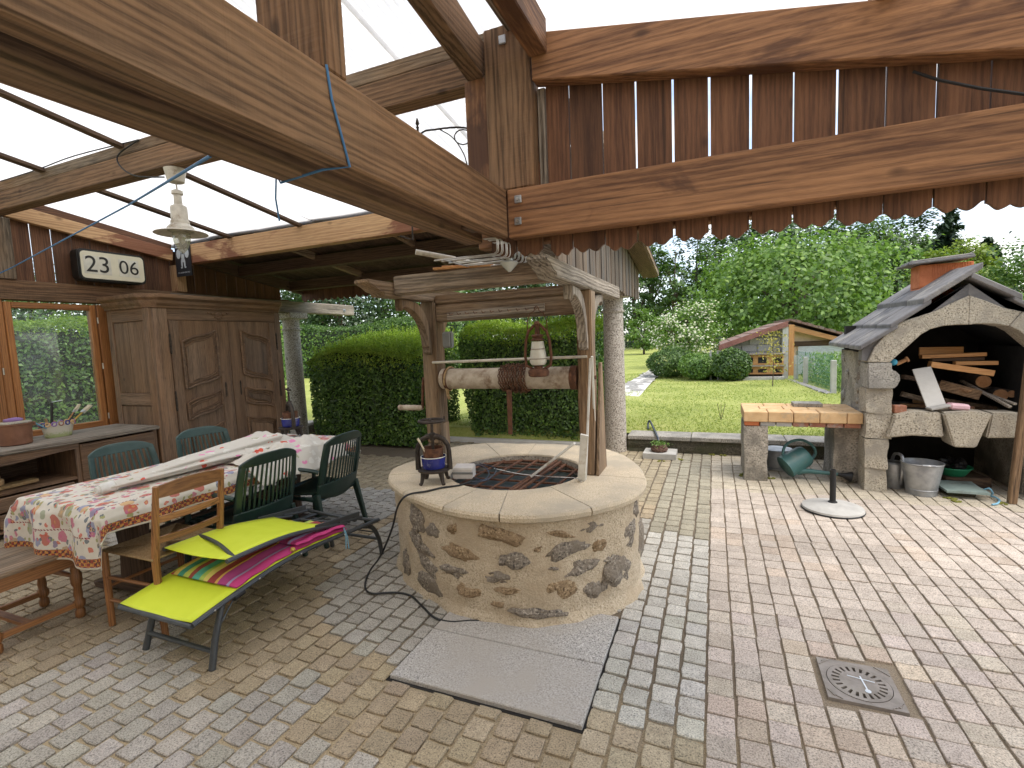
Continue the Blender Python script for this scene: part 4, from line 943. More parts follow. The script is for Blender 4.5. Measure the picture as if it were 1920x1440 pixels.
b_ = BM(); tube(b_, [a, a + (np.array([-1.25, 2.9, 2.062]) - a) * .45], .016, 12); tube(b_, [a + (np.array([-1.25, 2.9, 2.062]) - a) * .45, (-1.25, 2.9, 2.062)], .012, 12); tag(obj('metal_tube', b_, 'cream_metal', smooth=True), 'brown stepped metal tube lying across the well frame', 'tube')
for i, (x, y, l) in enumerate(((-1.62, 2.70, .34), (-1.58, 2.74, .30))):
    b_ = BM(); bar(b_, (x, y, 2.062 + .012 * i), (x + l, y + .12, 2.062 + .012 * i), .04, .012); tag(obj('wood_offcut', b_, 'new_wood_x', bevel=.002), ('thin orange wood strip beside the tube on the well frame', 'thin orange wood strip lying on another strip on the well frame')[i], 'wood strip')
fnx = onY(955, 500, 2.68); b_ = BM(); lathe(b_, [(.008, -.03), (.055, .02), (.05, .025), (.02, .035), (.016, .12), (.012, .13)], 20, (fnx[0], 2.68, fnx[2])); tag(obj('glass_funnel', b_, 'glass_jar', smooth=True), 'small glass bell hanging in front of the wire racks', 'glass bell')
# white metal profile lying in the mouth, boards and rods leaning on the right post
b_ = BM(); bar(b_, gz(*o3(1070, 580), ZW - .01), onX(*o3(1312, 392), XR - .05), .028, .016); tag(obj('metal_profile', b_, 'white_paint', bevel=.002), 'white metal profile slanting out of the well mouth', 'profile')
for i, (p, q, w, m_, lab) in enumerate(((gz(1090, 902, ZW), onX(1096, 815, -.745), .05, 'white_paint', 'short pale board leaning on the right well post'), (gz(1098, 900, ZW), onX(1107, 672, -.73), .012, 'white_paint', 'thin white rod leaning on the right well post'), (gz(1118, 876, ZW), onX(1110, 668, -.715), .012, 'enamel_white', 'slim bright rod leaning behind the right well post'))):
    b_ = BM(); bar(b_, p, q, w, .014, (0, 1, 0) if i == 0 else (1, 0, 0)); tag(obj('leaning_board' if i == 0 else 'leaning_rod', b_, m_, bevel=.002), lab, 'board' if i == 0 else 'rod')
b_ = BM(); prism(b_, [(3.20, ZW), (3.47, ZW), (3.40, 1.42), (3.36, 1.42)], 0, -.742, -.722); tag(obj('leaning_board', b_, 'weather_z', bevel=.003), 'grey tapering board standing behind the right well post', 'board')

# ------------------------------------------------------------ fruit presses
def press(loc, rot, wheel, lab, sc=1.):
    t = thing('fruit_press', lab, 'press', (0, 0, 0), 'fruit presses')
    b_ = BM(); lathe(b_, [(.0001, .085), (.105, .085), (.112, .09), (.112, .102), (.0001, .104)], 28); base = obj('base_plate', b_, 'cast_iron', t, smooth=True, ang=30)
    for a in (45, 135, 225, 315):
        c, s = math.cos(math.radians(a)), math.sin(math.radians(a)); b_ = BM()
        tube(b_, [(c * .085, s * .085, .09), (c * .095, s * .095, .05), (c * .105, s * .105, .015), (c * .118, s * .118, .006)], [.022, .015, .012, .013], 8); obj('foot', b_, 'cast_iron', t, smooth=True)
    arch = [(-.11, 0, .095), (-.112, 0, .12), (-.112, 0, .22), (-.104, 0, .265), (-.075, 0, .305), (-.03, 0, .325), (.03, 0, .325), (.075, 0, .305), (.104, 0, .265), (.112, 0, .22), (.112, 0, .12), (.11, 0, .095)]
    b_ = BM(); tube(b_, arch, [.021, .019, .016, .016, .017, .02, .02, .017, .016, .016, .019, .021], 10); obj('arch', b_, 'cast_iron', t, smooth=True)
    b_ = BM(); lathe(b_, [(.02, .30), (.024, .345), (.016, .352)], 14); obj('nut', b_, 'cast_iron', t, smooth=True)
    b_ = BM(); lathe(b_, [(.0001, .106), (.074, .106), (.079, .115), (.085, .185), (.088, .187), (.083, .188), (.077, .118), (.0001, .112)], 30); pan = obj('pan', b_, 'enamel_blue', t, smooth=True, ang=50)
    b_ = BM(); tube(b_, [(.0865 * math.cos(a), .0865 * math.sin(a), .187) for a in np.linspace(0, 2 * PI, 30, endpoint=False)], .0028, 6, True); obj('rim', b_, 'enamel_white', pan)
    b_ = BM(); lathe(b_, [(.066, .12), (.070, .245), (.073, .248), (.068, .249), (.064, .125)], 28); obj('basket', b_, 'rust', t, smooth=True)
    b_ = BM(); tube(b_, [(0, 0, .15), (0, 0, .44)], .0095, 10); obj('screw', b_, 'cast_iron', t)
    if wheel:
        b_ = BM(); R = .088; tube(b_, [(R * math.cos(a), R * math.sin(a), .435) for a in np.linspace(0, 2 * PI, 30, endpoint=False)], .009, 8, True)
        for k in range(4):
            a = k * PI / 2 + .3; tube(b_, [(0, 0, .435), (R * .5 * math.cos(a + .25), R * .5 * math.sin(a + .25), .432), (R * math.cos(a), R * math.sin(a), .435)], .007, 6)
        tube(b_, [(R, 0, .44), (R + .004, 0, .465)], .006, 6); obj('hand_wheel', b_, 'cast_iron', t, smooth=True)
    else:
        b_ = BM(); tube(b_, [(-.075, 0, .462), (-.06, 0, .462), (0, 0, .462), (.06, 0, .462), (.075, 0, .462)], [.011, .007, .012, .007, .011], 8); lathe(b_, [(.012, .45), (.013, .475), (.004, .485)], 10); obj('tee_handle', b_, 'cast_iron', t, smooth=True)
    t.location = loc; t.rotation_euler = (0, 0, rot); t.scale = (sc,) * 3
    return t
pw = gz(*o3(518, 618), ZW)
press((pw[0] + .0, pw[1] + .02, ZW + .001), math.radians(18), True, 'cast iron fruit press with hand wheel and blue pan on the well coping', .97)
b_ = BM(); pr0 = Vector((pw[0], pw[1], ZW)); tube(b_, [pr0 + V3(-.02, -.03, .20), pr0 + V3(-.055, -.05, .29)], .006, 6); tube(b_, [pr0 + V3(-.055, -.05, .29), pr0 + V3(-.068, -.055, .315)], .008, 6); tag(obj('brush', b_, 'bristle'), 'small brush stuck in the basket of the press on the well', 'brush')
# transformer box and its cables
tb = thing('transformer_box', 'pale grey plastic transformer box on the well edge beside the press', 'box', tuple(gz(866, 898, ZW)))
p = gz(866, 898, ZW); b_ = BM(); hexa(b_, [tuple(Matrix.Rotation(.25, 3, 'Z') @ V3(x, y, z) + V3(p[0], p[1] + .04, ZW + .002)) for x, y, z in ((-.07, -.055, 0), (.07, -.055, 0), (.07, .055, 0), (-.07, .055, 0), (-.07, -.055, .075), (.07, -.055, .075), (.07, .055, .085), (-.07, .055, .085))]); obj('case', b_, 'box_plastic', tb, bevel=.006, seg=2)
b_ = BM(); hexa(b_, [tuple(Matrix.Rotation(.25, 3, 'Z') @ V3(x, y, z) + V3(p[0], p[1] + .04, ZW + .002)) for x, y, z in ((-.073, -.058, .035), (.073, -.058, .035), (.073, -.055, .04), (-.073, -.055, .04), (-.073, -.058, .045), (.073, -.058, .045), (.073, -.055, .05), (-.073, -.055, .05))]); obj('seam', b_, 'grey_plastic', tb)
def smooth_path(P, n=6):
    P = [Vector(p) for p in P]; out = []
    for i in range(len(P) - 1):
        p0, p1, p2, p3 = P[max(0, i - 1)], P[i], P[i + 1], P[min(len(P) - 1, i + 2)]
        for k in range(n):
            t = k / n; out.append(.5 * ((2 * p1) + (p2 - p0) * t + (2 * p0 - 5 * p1 + 4 * p2 - p3) * t * t + (3 * p1 - p0 - 3 * p2 + p3) * t ** 3))
    return out + [P[-1]]
cz = ZW + .009
cab = [gz(885, 903, cz), gz(860, 910, cz), gz(830, 914, cz), gz(800, 921, cz), gz(770, 926, cz + .004), gz(754, 936, cz + .002)]
cab += [gz(744, 955, .56), gz(737, 985, .43), gz(726, 1015, .30), gz(712, 1045, .15), gz(695, 1068, .02)] + [gz(x, y, .01) for x, y in ((686, 1088), (686, 1105), (700, 1113), (740, 1111), (770, 1117), (793, 1138), (815, 1158), (845, 1166), (880, 1164), (908, 1164))]
b_ = BM(); tube(b_, smooth_path(cab), .0065, 7); tag(obj('power_cable', b_, 'black_rubber', smooth=True), 'black cable running down the well side and over the paving', 'cable')
b_ = BM(); tube(b_, smooth_path([gz(*o3(740, 585), cz), gz(*o3(800, 600), cz), gz(*o3(830, 570), cz), gz(*o3(815, 535), cz), gz(*o3(770, 515), cz), gz(*o3(740, 530), cz)]), .0045, 6); tube(b_, smooth_path([gz(*o3(740, 610), cz), gz(*o3(820, 600), cz), gz(*o3(868, 555), cz), gz(*o3(858, 530), cz), gz(*o3(780, 508), cz)]), .0045, 6); tag(obj('cable_coil', b_, 'hose', smooth=True), 'loops of thin dark cable beside the transformer box', 'cable')
b_ = BM(); tube(b_, smooth_path([gz(*o3(860, 535), cz), gz(*o3(1000, 565), cz - .02), gz(*o3(1150, 580), cz - .02), gz(*o3(1320, 590), cz), gz(*o3(1345, 610), cz), gz(*o3(1362, 600), cz)]), .003, 5); tag(obj('thin_wire', b_, 'steel'), 'thin grey wire lying across the well grid', 'wire')
# ============================================================ WARDROBE
ar = thing('wardrobe', 'tall carved oak wardrobe with two panelled doors standing by the timber wall', 'wardrobe', (-6.2, 4.7, 0))
FX, BX, YA, YB, ZA = -5.83, -6.60, 3.565, 5.40, 2.285
b_ = BM(); box(b_, BX, FX - .03, YA + .02, YA + .05, .06, 2.12); sd_ = obj('side', b_, 'oak_z', ar)
for yy in (YA, ):       # side panelling facing the camera
    for x0, x1, z0, z1, m_ in ((BX, BX + .09, .06, 2.13, 'oak_z'), (FX - .12, FX - .03, .06, 2.13, 'oak_z'), (BX + .09, FX - .12, 1.99, 2.13, 'oak_x'), (BX + .09, FX - .12, 1.02, 1.16, 'oak_x'), (BX + .09, FX - .12, .06, .2, 'oak_x')):
        b_ = BM(); box(b_, x0, x1, yy, yy + .024, z0, z1); obj('stile', b_, m_, sd_, bevel=.005)
    for x0, x1, z0, z1 in ((BX + .095, (BX + FX) / 2 - .03, 1.165, 1.985), ((BX + FX) / 2 - .026, FX - .125, 1.165, 1.985), (BX + .095, FX - .125, .21, 1.01)):
        b_ = BM(); box(b_, x0, x1, yy + .012, yy + .03, z0, z1); obj('panel', b_, 'oak_z', sd_, bevel=.004)
b_ = BM(); box(b_, BX, FX - .03, YB - .05, YB - .02, .06, 2.12); obj('side', b_, 'oak_z', ar)
b_ = BM(); box(b_, BX, BX + .02, YA + .05, YB - .05, .06, 2.12); obj('back', b_, 'dark_z', ar)
b_ = BM(); box(b_, BX + .02, FX - .06, YA + .05, YB - .05, .1, .14); box(b_, BX + .02, FX - .06, YA + .05, YB - .05, 2.05, 2.1); obj('shelf', b_, 'dark_y', ar)
for y0, y1 in ((YA, YA + .20), (YB - .14, YB)):
    b_ = BM(); prism(b_, [(FX - .12, y0 + (.06 if y0 == YA else 0)), (FX - .06, y0), (FX - .0, y0 + (.09 if y0 == YA else .0)), (FX, y1), (FX - .1, y1)] if y0 == YA else [(FX - .1, y0), (FX, y0), (FX, y1 - .06), (FX - .06, y1), (FX - .1, y1)], 2, .0, 2.13); obj('corner_post', b_, 'oak_z', ar, bevel=.005)
b_ = BM(); box(b_, FX - .05, FX - .002, YA + .2, YB - .14, 2.0, 2.13); fz = obj('frieze', b_, 'oak_y', ar)
b_ = BM()
for k, (y, z, r) in enumerate(((4.40, 2.075, .045), (4.33, 2.085, .03), (4.47, 2.085, .03), (4.27, 2.095, .02), (4.53, 2.095, .02), (4.40, 2.03, .03), (4.36, 2.045, .02), (4.44, 2.045, .02))):
    blob(b_, (FX + .0, y, z), (.012, r, r * .7), k, .3, 2)
obj('carving', b_, 'oak_y', fz, smooth=True)
b_ = BM(); box(b_, FX - .05, FX - .002, YA + .2, YB - .14, .05, .22); obj('plinth', b_, 'oak_y', ar)
corn = [(0, 2.13), (.015, 2.135), (.02, 2.155), (.045, 2.185), (.05, 2.215), (.085, 2.245), (.09, 2.27), (.088, 2.285)]
b_ = BM(); rings = []
ch = .075
for o_, z in corn:
    pts = [(BX, YA - o_), (FX - ch, YA - o_), (FX + o_, YA + ch), (FX + o_, YB - ch), (FX - ch, YB + o_), (BX, YB + o_)]; rings.append([b_.verts.new((x, y, z)) for x, y in pts])
for a, c in zip(rings, rings[1:]):
    for k in range(6): b_.faces.new((a[k], a[(k + 1) % 6], c[(k + 1) % 6], c[k]))
b_.faces.new(rings[0][::-1]); b_.faces.new(rings[-1]); obj('cornice', b_, 'oak_y', ar, smooth=True, ang=25)
def door(y0, y1, flip):
    b_ = BM(); box(b_, FX - .028, FX - .006, y0, y1, .225, 1.995); d = obj('door', b_, 'oak_z', ar, bevel=.003); w = y1 - y0
    U = lambda u: y0 + w * (u if not flip else 1 - u)
    for a, c, z0, z1, m_ in ((0, .14, .23, 1.99, 'oak_z'), (.80, 1, .23, 1.99, 'oak_z')):
        b_ = BM(); ya_, yb_ = sorted((U(a), U(c))); box(b_, FX - .006, FX + .008, ya_, yb_, z0, z1); obj('stile', b_, m_, d, bevel=.005)
    def wavy(t, amp): return amp * (math.sin(PI * (t - .5) * 1.0 + 0) * .9 + .35 * math.sin(2 * PI * t))
    # panels with S-shaped edges: upper, middle, lower
    specs = [(1.88, .10, 1.235, .085), (1.135, .085, .86, .085), (.735, .075, .30, .0)]
    for zt, at_, zb, ab in specs:
        top = [(t, zt - .07 + wavy(t, at_ * .75)) for t in np.linspace(0, 1, 22)]; bot = [(t, zb + wavy(t, ab * .8)) for t in np.linspace(0, 1, 22)]
        for ins, x0, x1, r in ((0.0, .004, .016, .013), (.035, .002, .008, .007), (.065, .002, .010, .006)):
            def Q(t, z, s): return (FX + x1 - .002, U(.17 + ins * .9 + (.60 - ins * 1.8) * t), z - s * ins * .9)
            loop = [Q(t, z, 1) for t, z in top] + [Q(t, z, -1) for t, z in bot[::-1]]
            b_ = BM(); tube(b_, loop, r, 6, True, .8); obj('moulding', b_, 'oak_y', d, smooth=True)
        ins = .095; pp = [(U(.17 + ins * .7 + (.60 - ins * 1.4) * t), z - ins * .7) for t, z in top] + [(U(.17 + ins * .7 + (.60 - ins * 1.4) * t), z + ins * .7) for t, z in bot[::-1]]
        if flip: pp = pp[::-1]
        b_ = BM(); prism(b_, pp, 0, FX - .006, FX + .005); obj('panel', b_, 'oak_z', d, bevel=.003)
    ye = U(.86); b_ = BM(); prism(b_, [(ye + .011 * math.cos(a) * (1 - .35 * math.cos(4 * a)), 1.12 + .10 * math.sin(a)) for a in np.linspace(0, 2 * PI, 24, endpoint=False)], 0, FX + .008, FX + .011); obj('key_plate', b_, 'cast_iron', d)
    for zz in (.42, 1.05, 1.72):
        b_ = BM(); yh = U(-.012); tube(b_, [(FX + .010, yh, zz - .12), (FX + .010, yh, zz - .11), (FX + .010, yh, zz + .11), (FX + .010, yh, zz + .12)], [.005, .010, .010, .004], 8)
        for q in (-.09, -.03, .03, .09): tube(b_, [(FX + .010, yh, zz + q - .006), (FX + .010, yh, zz + q + .006)], .0125, 8)
        obj('hinge', b_, 'cast_iron', d)
door(YA + .208, 4.512, False); door(4.519, YB - .148, True)

# ============================================================ SIDEBOARD
SX0, SX1, SY1, SZ = -6.62, -5.86, 3.55, .80
sb = thing('sideboard', 'long low oak sideboard with open niche and worn top under the window', 'sideboard', (-6.2, 2.3, 0))
b_ = BM(); box(b_, SX0, SX1 + .03, .55, SY1 + .01, SZ - .04, SZ); obj('top', b_, 'grey_wood_y', sb, bevel=.010, seg=2)
b_ = BM(); box(b_, SX0 + .01, SX0 + .03, .6, SY1 - .03, .06, SZ - .041); obj('back', b_, 'dark_y', sb)
for y in (.6, 1.52, 2.76, SY1 - .05):
    b_ = BM(); box(b_, SX0 + .03, SX1 - .012, y, y + .04, .0, SZ - .041); obj('upright', b_, 'oak_z', sb)
for z in (.06, .40):
    b_ = BM(); box(b_, SX0 + .03, SX1 - .02, .64, SY1 - .05, z, z + .025); obj('shelf', b_, 'oak_y', sb)
b_ = BM(); pts = [(.56, SZ - .041)] + [(y, SZ - .095 - .035 * math.sin(PI * (y - .64) / 2.1 * 2) ** 2) for y in np.linspace(.58, 2.78, 40)] + [(2.80, SZ - .041)]; prism(b_, pts, 0, SX1 - .015, SX1 + .004); obj('apron', b_, 'oak_y', sb)
for y0 in (.66, 1.58, 2.18):
    for z0 in (.10, .25) if y0 < 2 else (.10, .25):
        b_ = BM(); box(b_, SX1 - .01, SX1 + .006, y0 - .03, y0 + .545, z0, z0 + .135); dw = obj('drawer', b_, 'oak_y', sb, bevel=.008); b_ = BM(); lathe(b_, [(.008, 0), (.008, .012), (.018, .018), (.016, .028), (.004, .032)], 12, (SX1 + .006, y0 + .26, z0 + .07), Matrix.Rotation(PI / 2, 3, 'Y')); obj('knob', b_, 'dark_y', dw, smooth=True)
for y0, y1 in ((2.80, SY1 - .05),):
    b_ = BM(); box(b_, SX1 - .012, SX1 + .004, y0, y1, .08, SZ - .06); dd = obj('door', b_, 'oak_y', sb, bevel=.004)
    b_ = BM(); box(b_, SX1 + .0, SX1 + .014, y0 + .09, y1 - .09, .17, SZ - .15); obj('panel', b_, 'oak_z', dd, bevel=.012)
    b_ = BM(); box(b_, SX1 + .0, SX1 + .010, y0 + .02, y1 - .02, SZ - .085, SZ - .065); obj('moulding', b_, 'oak_y', dd, bevel=.004)
jr = random.Random(9)
for i, (y, m_, lab, h) in enumerate(((1.75, 'glass_jar', 'pale jar in the dark niche of the sideboard', .16), (2.0, 'steel', 'tall metal tin in the sideboard niche', .20), (2.25, 'fire_brick', 'ochre pot in the sideboard niche beside the upright', .12))):
    b_ = BM(); lathe(b_, [(.04, .426), (.055, .43), (.058, .426 + h * .7), (.035, .426 + h * .85), (.038, .426 + h)], 18, (SX1 - .35 + .05 * i, y, 0)); tag(obj('niche_jar', b_, m_, smooth=True), lab, 'jar')
b_ = BM(); bar(b_, (SX1 - .2, 2.1, .44), (SX1 - .15, 2.5, .46), .12, .03); tag(obj('flat_box', b_, 'straw', bevel=.004), 'flat straw coloured box lying in the sideboard niche', 'box')
# pot
p = (-6.18, 2.455, SZ); pt = thing('clay_pot', 'brown glazed clay pot with purple thing on its lid, on the sideboard', 'pot', p)
b_ = BM(); lathe(b_, [(.105, .001), (.118, .01), (.124, .12), (.127, .19), (.135, .195), (.133, .205), (.0001, .207)], 32, p); obj('body', b_, 'terracotta', pt, smooth=True, ang=35)
b_ = BM(); lathe(b_, [(.13, .208), (.128, .218), (.06, .226), (.0001, .228)], 32, p); obj('lid', b_, 'stone_tan', pt, smooth=True)
b_ = BM(); blob(b_, (p[0], p[1], SZ + .236), (.05, .075, .025), 3, .15, 2); obj('lid_cloth', b_, 'purple', pt, smooth=True)
for s_ in (-1, 1):
    b_ = BM(); tube(b_, [(p[0], p[1] + s_ * .122, SZ + .165), (p[0], p[1] + s_ * .158, SZ + .172), (p[0], p[1] + s_ * .158, SZ + .188), (p[0], p[1] + s_ * .125, SZ + .195)], .011, 8); obj('handle', b_, 'terracotta', pt, smooth=True)
# ceramic basket with brushes
q = Vector((-6.27, 2.83, SZ)); cb = thing('ceramic_basket', 'oval flowered ceramic basket on the sideboard holding brushes', 'basket', q)
m, n, b = new_mat('basket_glaze'); v = coords(n); sx = n.nodes.new('ShaderNodeSeparateXYZ'); n.links.new(v, sx.inputs[0])
f = noi(n, v, 60, 4, .7); gr_ = mth(n, 'ADD', sx.outputs[2], mth(n, 'MULTIPLY', f, .12)); n.links.new(ramp(n, mth(n, 'SUBTRACT', gr_, .80), [(.05, (.34, .40, .16)), (.085, (.40, .44, .22)), (.12, (.62, .58, .47))]), b.inputs['Base Color']); b.inputs['Roughness'].default_value = .3
b_ = BM(); M_ = Matrix(((.62, 0, 0), (0, 1.25, 0), (0, 0, 1))); lathe(b_, [(.085, .001), (.09, .012), (.105, .10), (.118, .135), (.110, .136), (.096, .10), (.082, .02), (.0001, .018)], 36, q, M_); obj('body', b_, 'basket_glaze', cb, smooth=True, ang=50)
for k in range(16):
    a = 2 * PI * k / 16; c = q + V3(.073 * math.cos(a), .147 * math.sin(a), .14); b_ = BM(); t = V3(-.6 * math.sin(a), 1.2 * math.cos(a), 0).normalized()
    tube(b_, [c + t * (.02 * math.cos(w)) + V3(0, 0, .02 * math.sin(w)) for w in np.linspace(0, 2 * PI, 10, endpoint=False)], .006, 6, True); obj('rosette', b_, ('brick_red', 'enamel_blue', 'fire_brick', 'purple')[k % 4], cb, smooth=True)
def stick(name, p0, p1, r, mat, lab, head=None):
    t = thing(name, lab, name.split('_')[-1], tuple(p0)); b_ = BM(); tube(b_, [p0, p1], r, 8); obj('handle', b_, mat, t)
    if head: head(t, Vector(p0), Vector(p1))
def brush_head(w, l, mb='bristle'):
    def f(t, a, c):
        d = (c - a).normalized(); b_ = BM(); bar(b_, c, c + d * .03, .02, w, (1, 0, 0)); obj('ferrule', b_, 'steel', t)
        b_ = BM(); bar(b_, c + d * .03, c + d * (.03 + l), .022, w * .95, (1, 0, 0), .012, w * 1.25); obj('bristles', b_, mb, t)
    return f
stick('wide_brush', q + V3(.01, .02, .05), q + V3(.03, .21, .22), .008, 'yellow_handle', 'wide pale paint brush leaning far out of the ceramic basket', brush_head(.06, .075))
stick('small_brush', q + V3(.0, .05, .05), q + V3(-.01, .17, .24), .006, 'black_paint', 'small black handled brush in the ceramic basket', brush_head(.03, .05))
stick('thin_brush', q + V3(.02, .0, .05), q + V3(.04, .13, .235), .006, 'new_wood_z', 'thin wooden handled brush in the ceramic basket', brush_head(.025, .04))
stick('blue_brush', q + V3(.02, -.05, .06), q + V3(.06, -.24, .21), .007, 'rope_blue', 'blue handled brush sticking out of the basket towards the pot')
stick('paint_scraper', q + V3(-.01, -.05, .05), q + V3(-.01, -.02, .36), .012, 'black_paint', 'upright scraper with bent steel blade in the ceramic basket', lambda t, a, c: (lambda b_: (bar(b_, c, c + V3(.0, .09, .012), .035, .003), obj('blade', b_, 'steel', t)))(BM()))
stick('block_brush', q + V3(-.01, -.08, .06), q + V3(-.01, -.085, .20), .012, 'straw', 'stubby yellow block brush in the ceramic basket', lambda t, a, c: (lambda b_: (bar(b_, c - V3(0, 0, .07), c + V3(0, 0, .05), .04, .065), obj('block', b_, 'yellow_handle', t, bevel=.006)))(BM()))

# ============================================================ TABLE, CLOTH
TX0, TX1, TY0, TY1, TZ = -4.02, -3.17, 1.58, 3.66, .745
tb_ = thing('trestle_table', 'dark wooden trestle table under the flowered cloth', 'table', (-3.6, 2.6, 0))
b_ = BM(); box(b_, TX0 + .01, TX1 - .01, TY0 + .01, TY1 - .01, TZ - .04, TZ - .004); obj('table_top', b_, 'dark_y', tb_, bevel=.004)
for y in (1.95, 3.25):
    b_ = BM(); prism(b_, [(-3.72, .1), (-3.47, .1), (-3.50, .3), (-3.46, .5), (-3.38, TZ - .042), (-3.82, TZ - .042), (-3.74, .5), (-3.70, .3)], 1, y - .035, y + .035); obj('pedestal', b_, 'dark_z', tb_, bevel=.006)
    b_ = BM(); prism(b_, [(-4.0, 0), (-3.86, 0), (-3.8, .03), (-3.4, .03), (-3.34, 0), (-3.19, 0), (-3.16, .035), (-3.22, .055), (-3.45, .10), (-3.74, .10), (-3.96, .055), (-4.03, .035)], 1, y - .045, y + .045); obj('foot', b_, 'dark_x', tb_, bevel=.006)
b_ = BM(); box(b_, -3.62, -3.57, 1.99, 3.21, .30, .40); obj('stretcher', b_, 'dark_y', tb_, bevel=.005)
m, n, b = new_mat('flower_cloth'); uvn = nd(n, 'ShaderNodeUVMap'); uv = uvn.outputs[0]
CW, CL = 1.21, 2.66     # cloth size
sx = n.nodes.new('ShaderNodeSeparateXYZ'); n.links.new(uv, sx.inputs[0])
ex = mth(n, 'MINIMUM', sx.outputs[0], mth(n, 'SUBTRACT', CW, sx.outputs[0])); ey = mth(n, 'MINIMUM', sx.outputs[1], mth(n, 'SUBTRACT', CL, sx.outputs[1])); ed = mth(n, 'MINIMUM', ex, ey)
ns = nd(n, 'ShaderNodeTexNoise', Scale=22., Detail=3.); n.links.new(uv, ns.inputs['Vector'])
dv = n.nodes.new('ShaderNodeVectorMath'); dv.operation = 'MULTIPLY_ADD'; n.links.new(ns.outputs['Color'], dv.inputs[0]); dv.inputs[1].default_value = (.045, .045, 0); n.links.new(uv, dv.inputs[2])
def vor(scale, off=0):
    mp_ = nd(n, 'ShaderNodeMapping'); mp_.inputs['Location'].default_value = (off, off * .7, 0); mp_.inputs['Scale'].default_value = (1, .8, 1); n.links.new(dv.outputs[0], mp_.inputs[0])
    x = nd(n, 'ShaderNodeTexVoronoi', Scale=scale); n.links.new(mp_.outputs[0], x.inputs['Vector']); s = n.nodes.new('ShaderNodeSeparateXYZ'); n.links.new(x.outputs['Color'], s.inputs[0]); return x.outputs['Distance'], s.outputs[0], s.outputs[1]
col = ramp(n, ns.outputs['Fac'], [(.3, (.62, .575, .50)), (.7, (.68, .635, .56))])
for sc, thr, off, cs in ((13.5, .43, 0., [(.0, (.48, .10, .07)), (.2, (.24, .26, .42)), (.42, (.60, .36, .16)), (.55, (.52, .13, .22)), (.68, (.30, .33, .22)), (.8, (.42, .30, .18)), (.9, (.22, .17, .30))]), (30., .36, 3.3, [(.0, (.10, .13, .16)), (.35, (.56, .12, .07)), (.6, (.30, .31, .10)), (.8, (.55, .16, .26))])):
    d_, c1_, c2_ = vor(sc, off); cm_ = ramp(n, c1_, cs); cm_.node.color_ramp.interpolation = 'CONSTANT'
    k_ = mth(n, 'MULTIPLY', mth(n, 'LESS_THAN', d_, mth(n, 'ADD', thr - .12, mth(n, 'MULTIPLY', c2_, .2))), .85)
    inner = mth(n, 'LESS_THAN', d_, thr * .32); col = mixc(n, k_, col, cm_); col = mixc(n, mth(n, 'MULTIPLY', inner, .7), col, (.62, .38, .14))
# borders: plaid edge band, dashed line
cb1 = nd(n, 'ShaderNodeTexChecker', Scale=52.); n.links.new(uv, cb1.inputs['Vector']); cb1.inputs[1].default_value = (.30, .055, .04, 1); cb1.inputs[2].default_value = (.55, .27, .07, 1)
wv = nd(n, 'ShaderNodeTexNoise', Scale=70.); n.links.new(uv, wv.inputs['Vector'])
plaid = mixc(n, ramp(n, wv.outputs['Fac'], [(.52, (0, 0, 0)), (.6, (1, 1, 1))]), cb1.outputs[0], (.06, .045, .05))
band = mth(n, 'MULTIPLY', mth(n, 'LESS_THAN', ed, .062), mth(n, 'GREATER_THAN', ed, .012)); col = mixc(n, band, col, plaid)
dash = mth(n, 'MULTIPLY', mth(n, 'MULTIPLY', mth(n, 'LESS_THAN', ed, .187), mth(n, 'GREATER_THAN', ed, .179)), mth(n, 'GREATER_THAN', mth(n, 'SINE', mth(n, 'MULTIPLY', mth(n, 'ADD', sx.outputs[0], sx.outputs[1]), 330.)), -.2)); col = mixc(n, dash, col, (.22, .025, .035))
hem = mth(n, 'LESS_THAN', ed, .010); col = mixc(n, hem, col, (.74, .70, .60))
n.links.new(col, b.inputs['Base Color']); b.inputs['Roughness'].default_value = .92
fv = nd(n, 'ShaderNodeTexNoise', Scale=700.); n.links.new(uv, fv.inputs['Vector']); bump(n, b, fv.outputs['Fac'], .15, .002)
# drape: near end 0.36 overhang, near side .15, far side .2, far end .24
oxl, oxr, oyn, oyf = .19, .15, .34, .24
us = np.linspace(0, 1, 110); vs = np.linspace(0, 1, 210); PP = np.zeros((110, 210, 3)); UV = np.zeros((110, 210, 2))
for i, u in enumerate(us):
    for j, v in enumerate(vs):
        a = TX0 - oxl + u * (TX1 - TX0 + oxl + oxr); c = TY0 - oyn + v * (TY1 - TY0 + oyn + oyf)
        dxx = max(TX0 - a, 0, a - TX1); dyy = max(TY0 - c, 0, c - TY1); sx_ = -1 if a < TX0 else 1; sy_ = -1 if c < TY0 else 1
        ax_ = min(max(a, TX0), TX1); cy_ = min(max(c, TY0), TY1); d = math.hypot(dxx, dyy)
        z = TZ + .001; x, y = ax_, cy_
        if d > 0:
            rr = .018; hang = max(0, d - rr * 1.57)
            fl = .02 + .05 * hang
            fold = .022 * math.sin(c * 14 + 1) * min(1, hang / .12) if dxx > dyy else .028 * math.sin(a * 15 + .5) * min(1, hang / .12)
            cf = min(dxx, dyy) / (d + 1e-9)
            wx_, wy_ = dxx / (d + 1e-9), dyy / (d + 1e-9)
            out_ = rr * math.sin(min(d / rr, 1.57)) + (fl if hang > 0 else fl * 0) * min(1, hang / .03) + fold + .12 * cf * hang
            x += sx_ * wx_ * out_; y += sy_ * wy_ * out_
            z = TZ + .001 - rr * (1 - math.cos(min(d / rr, 1.57))) - hang * (.97 - .1 * cf)
        else: z += .0025 * noise.noise(Vector((a * 6, c * 6, 0))) + .003 * abs(noise.noise(Vector((a * 2.2, c * 9, 4)))) + .001
        PP[i, j] = (x, y, z); UV[i, j] = (u * CW, v * CL)
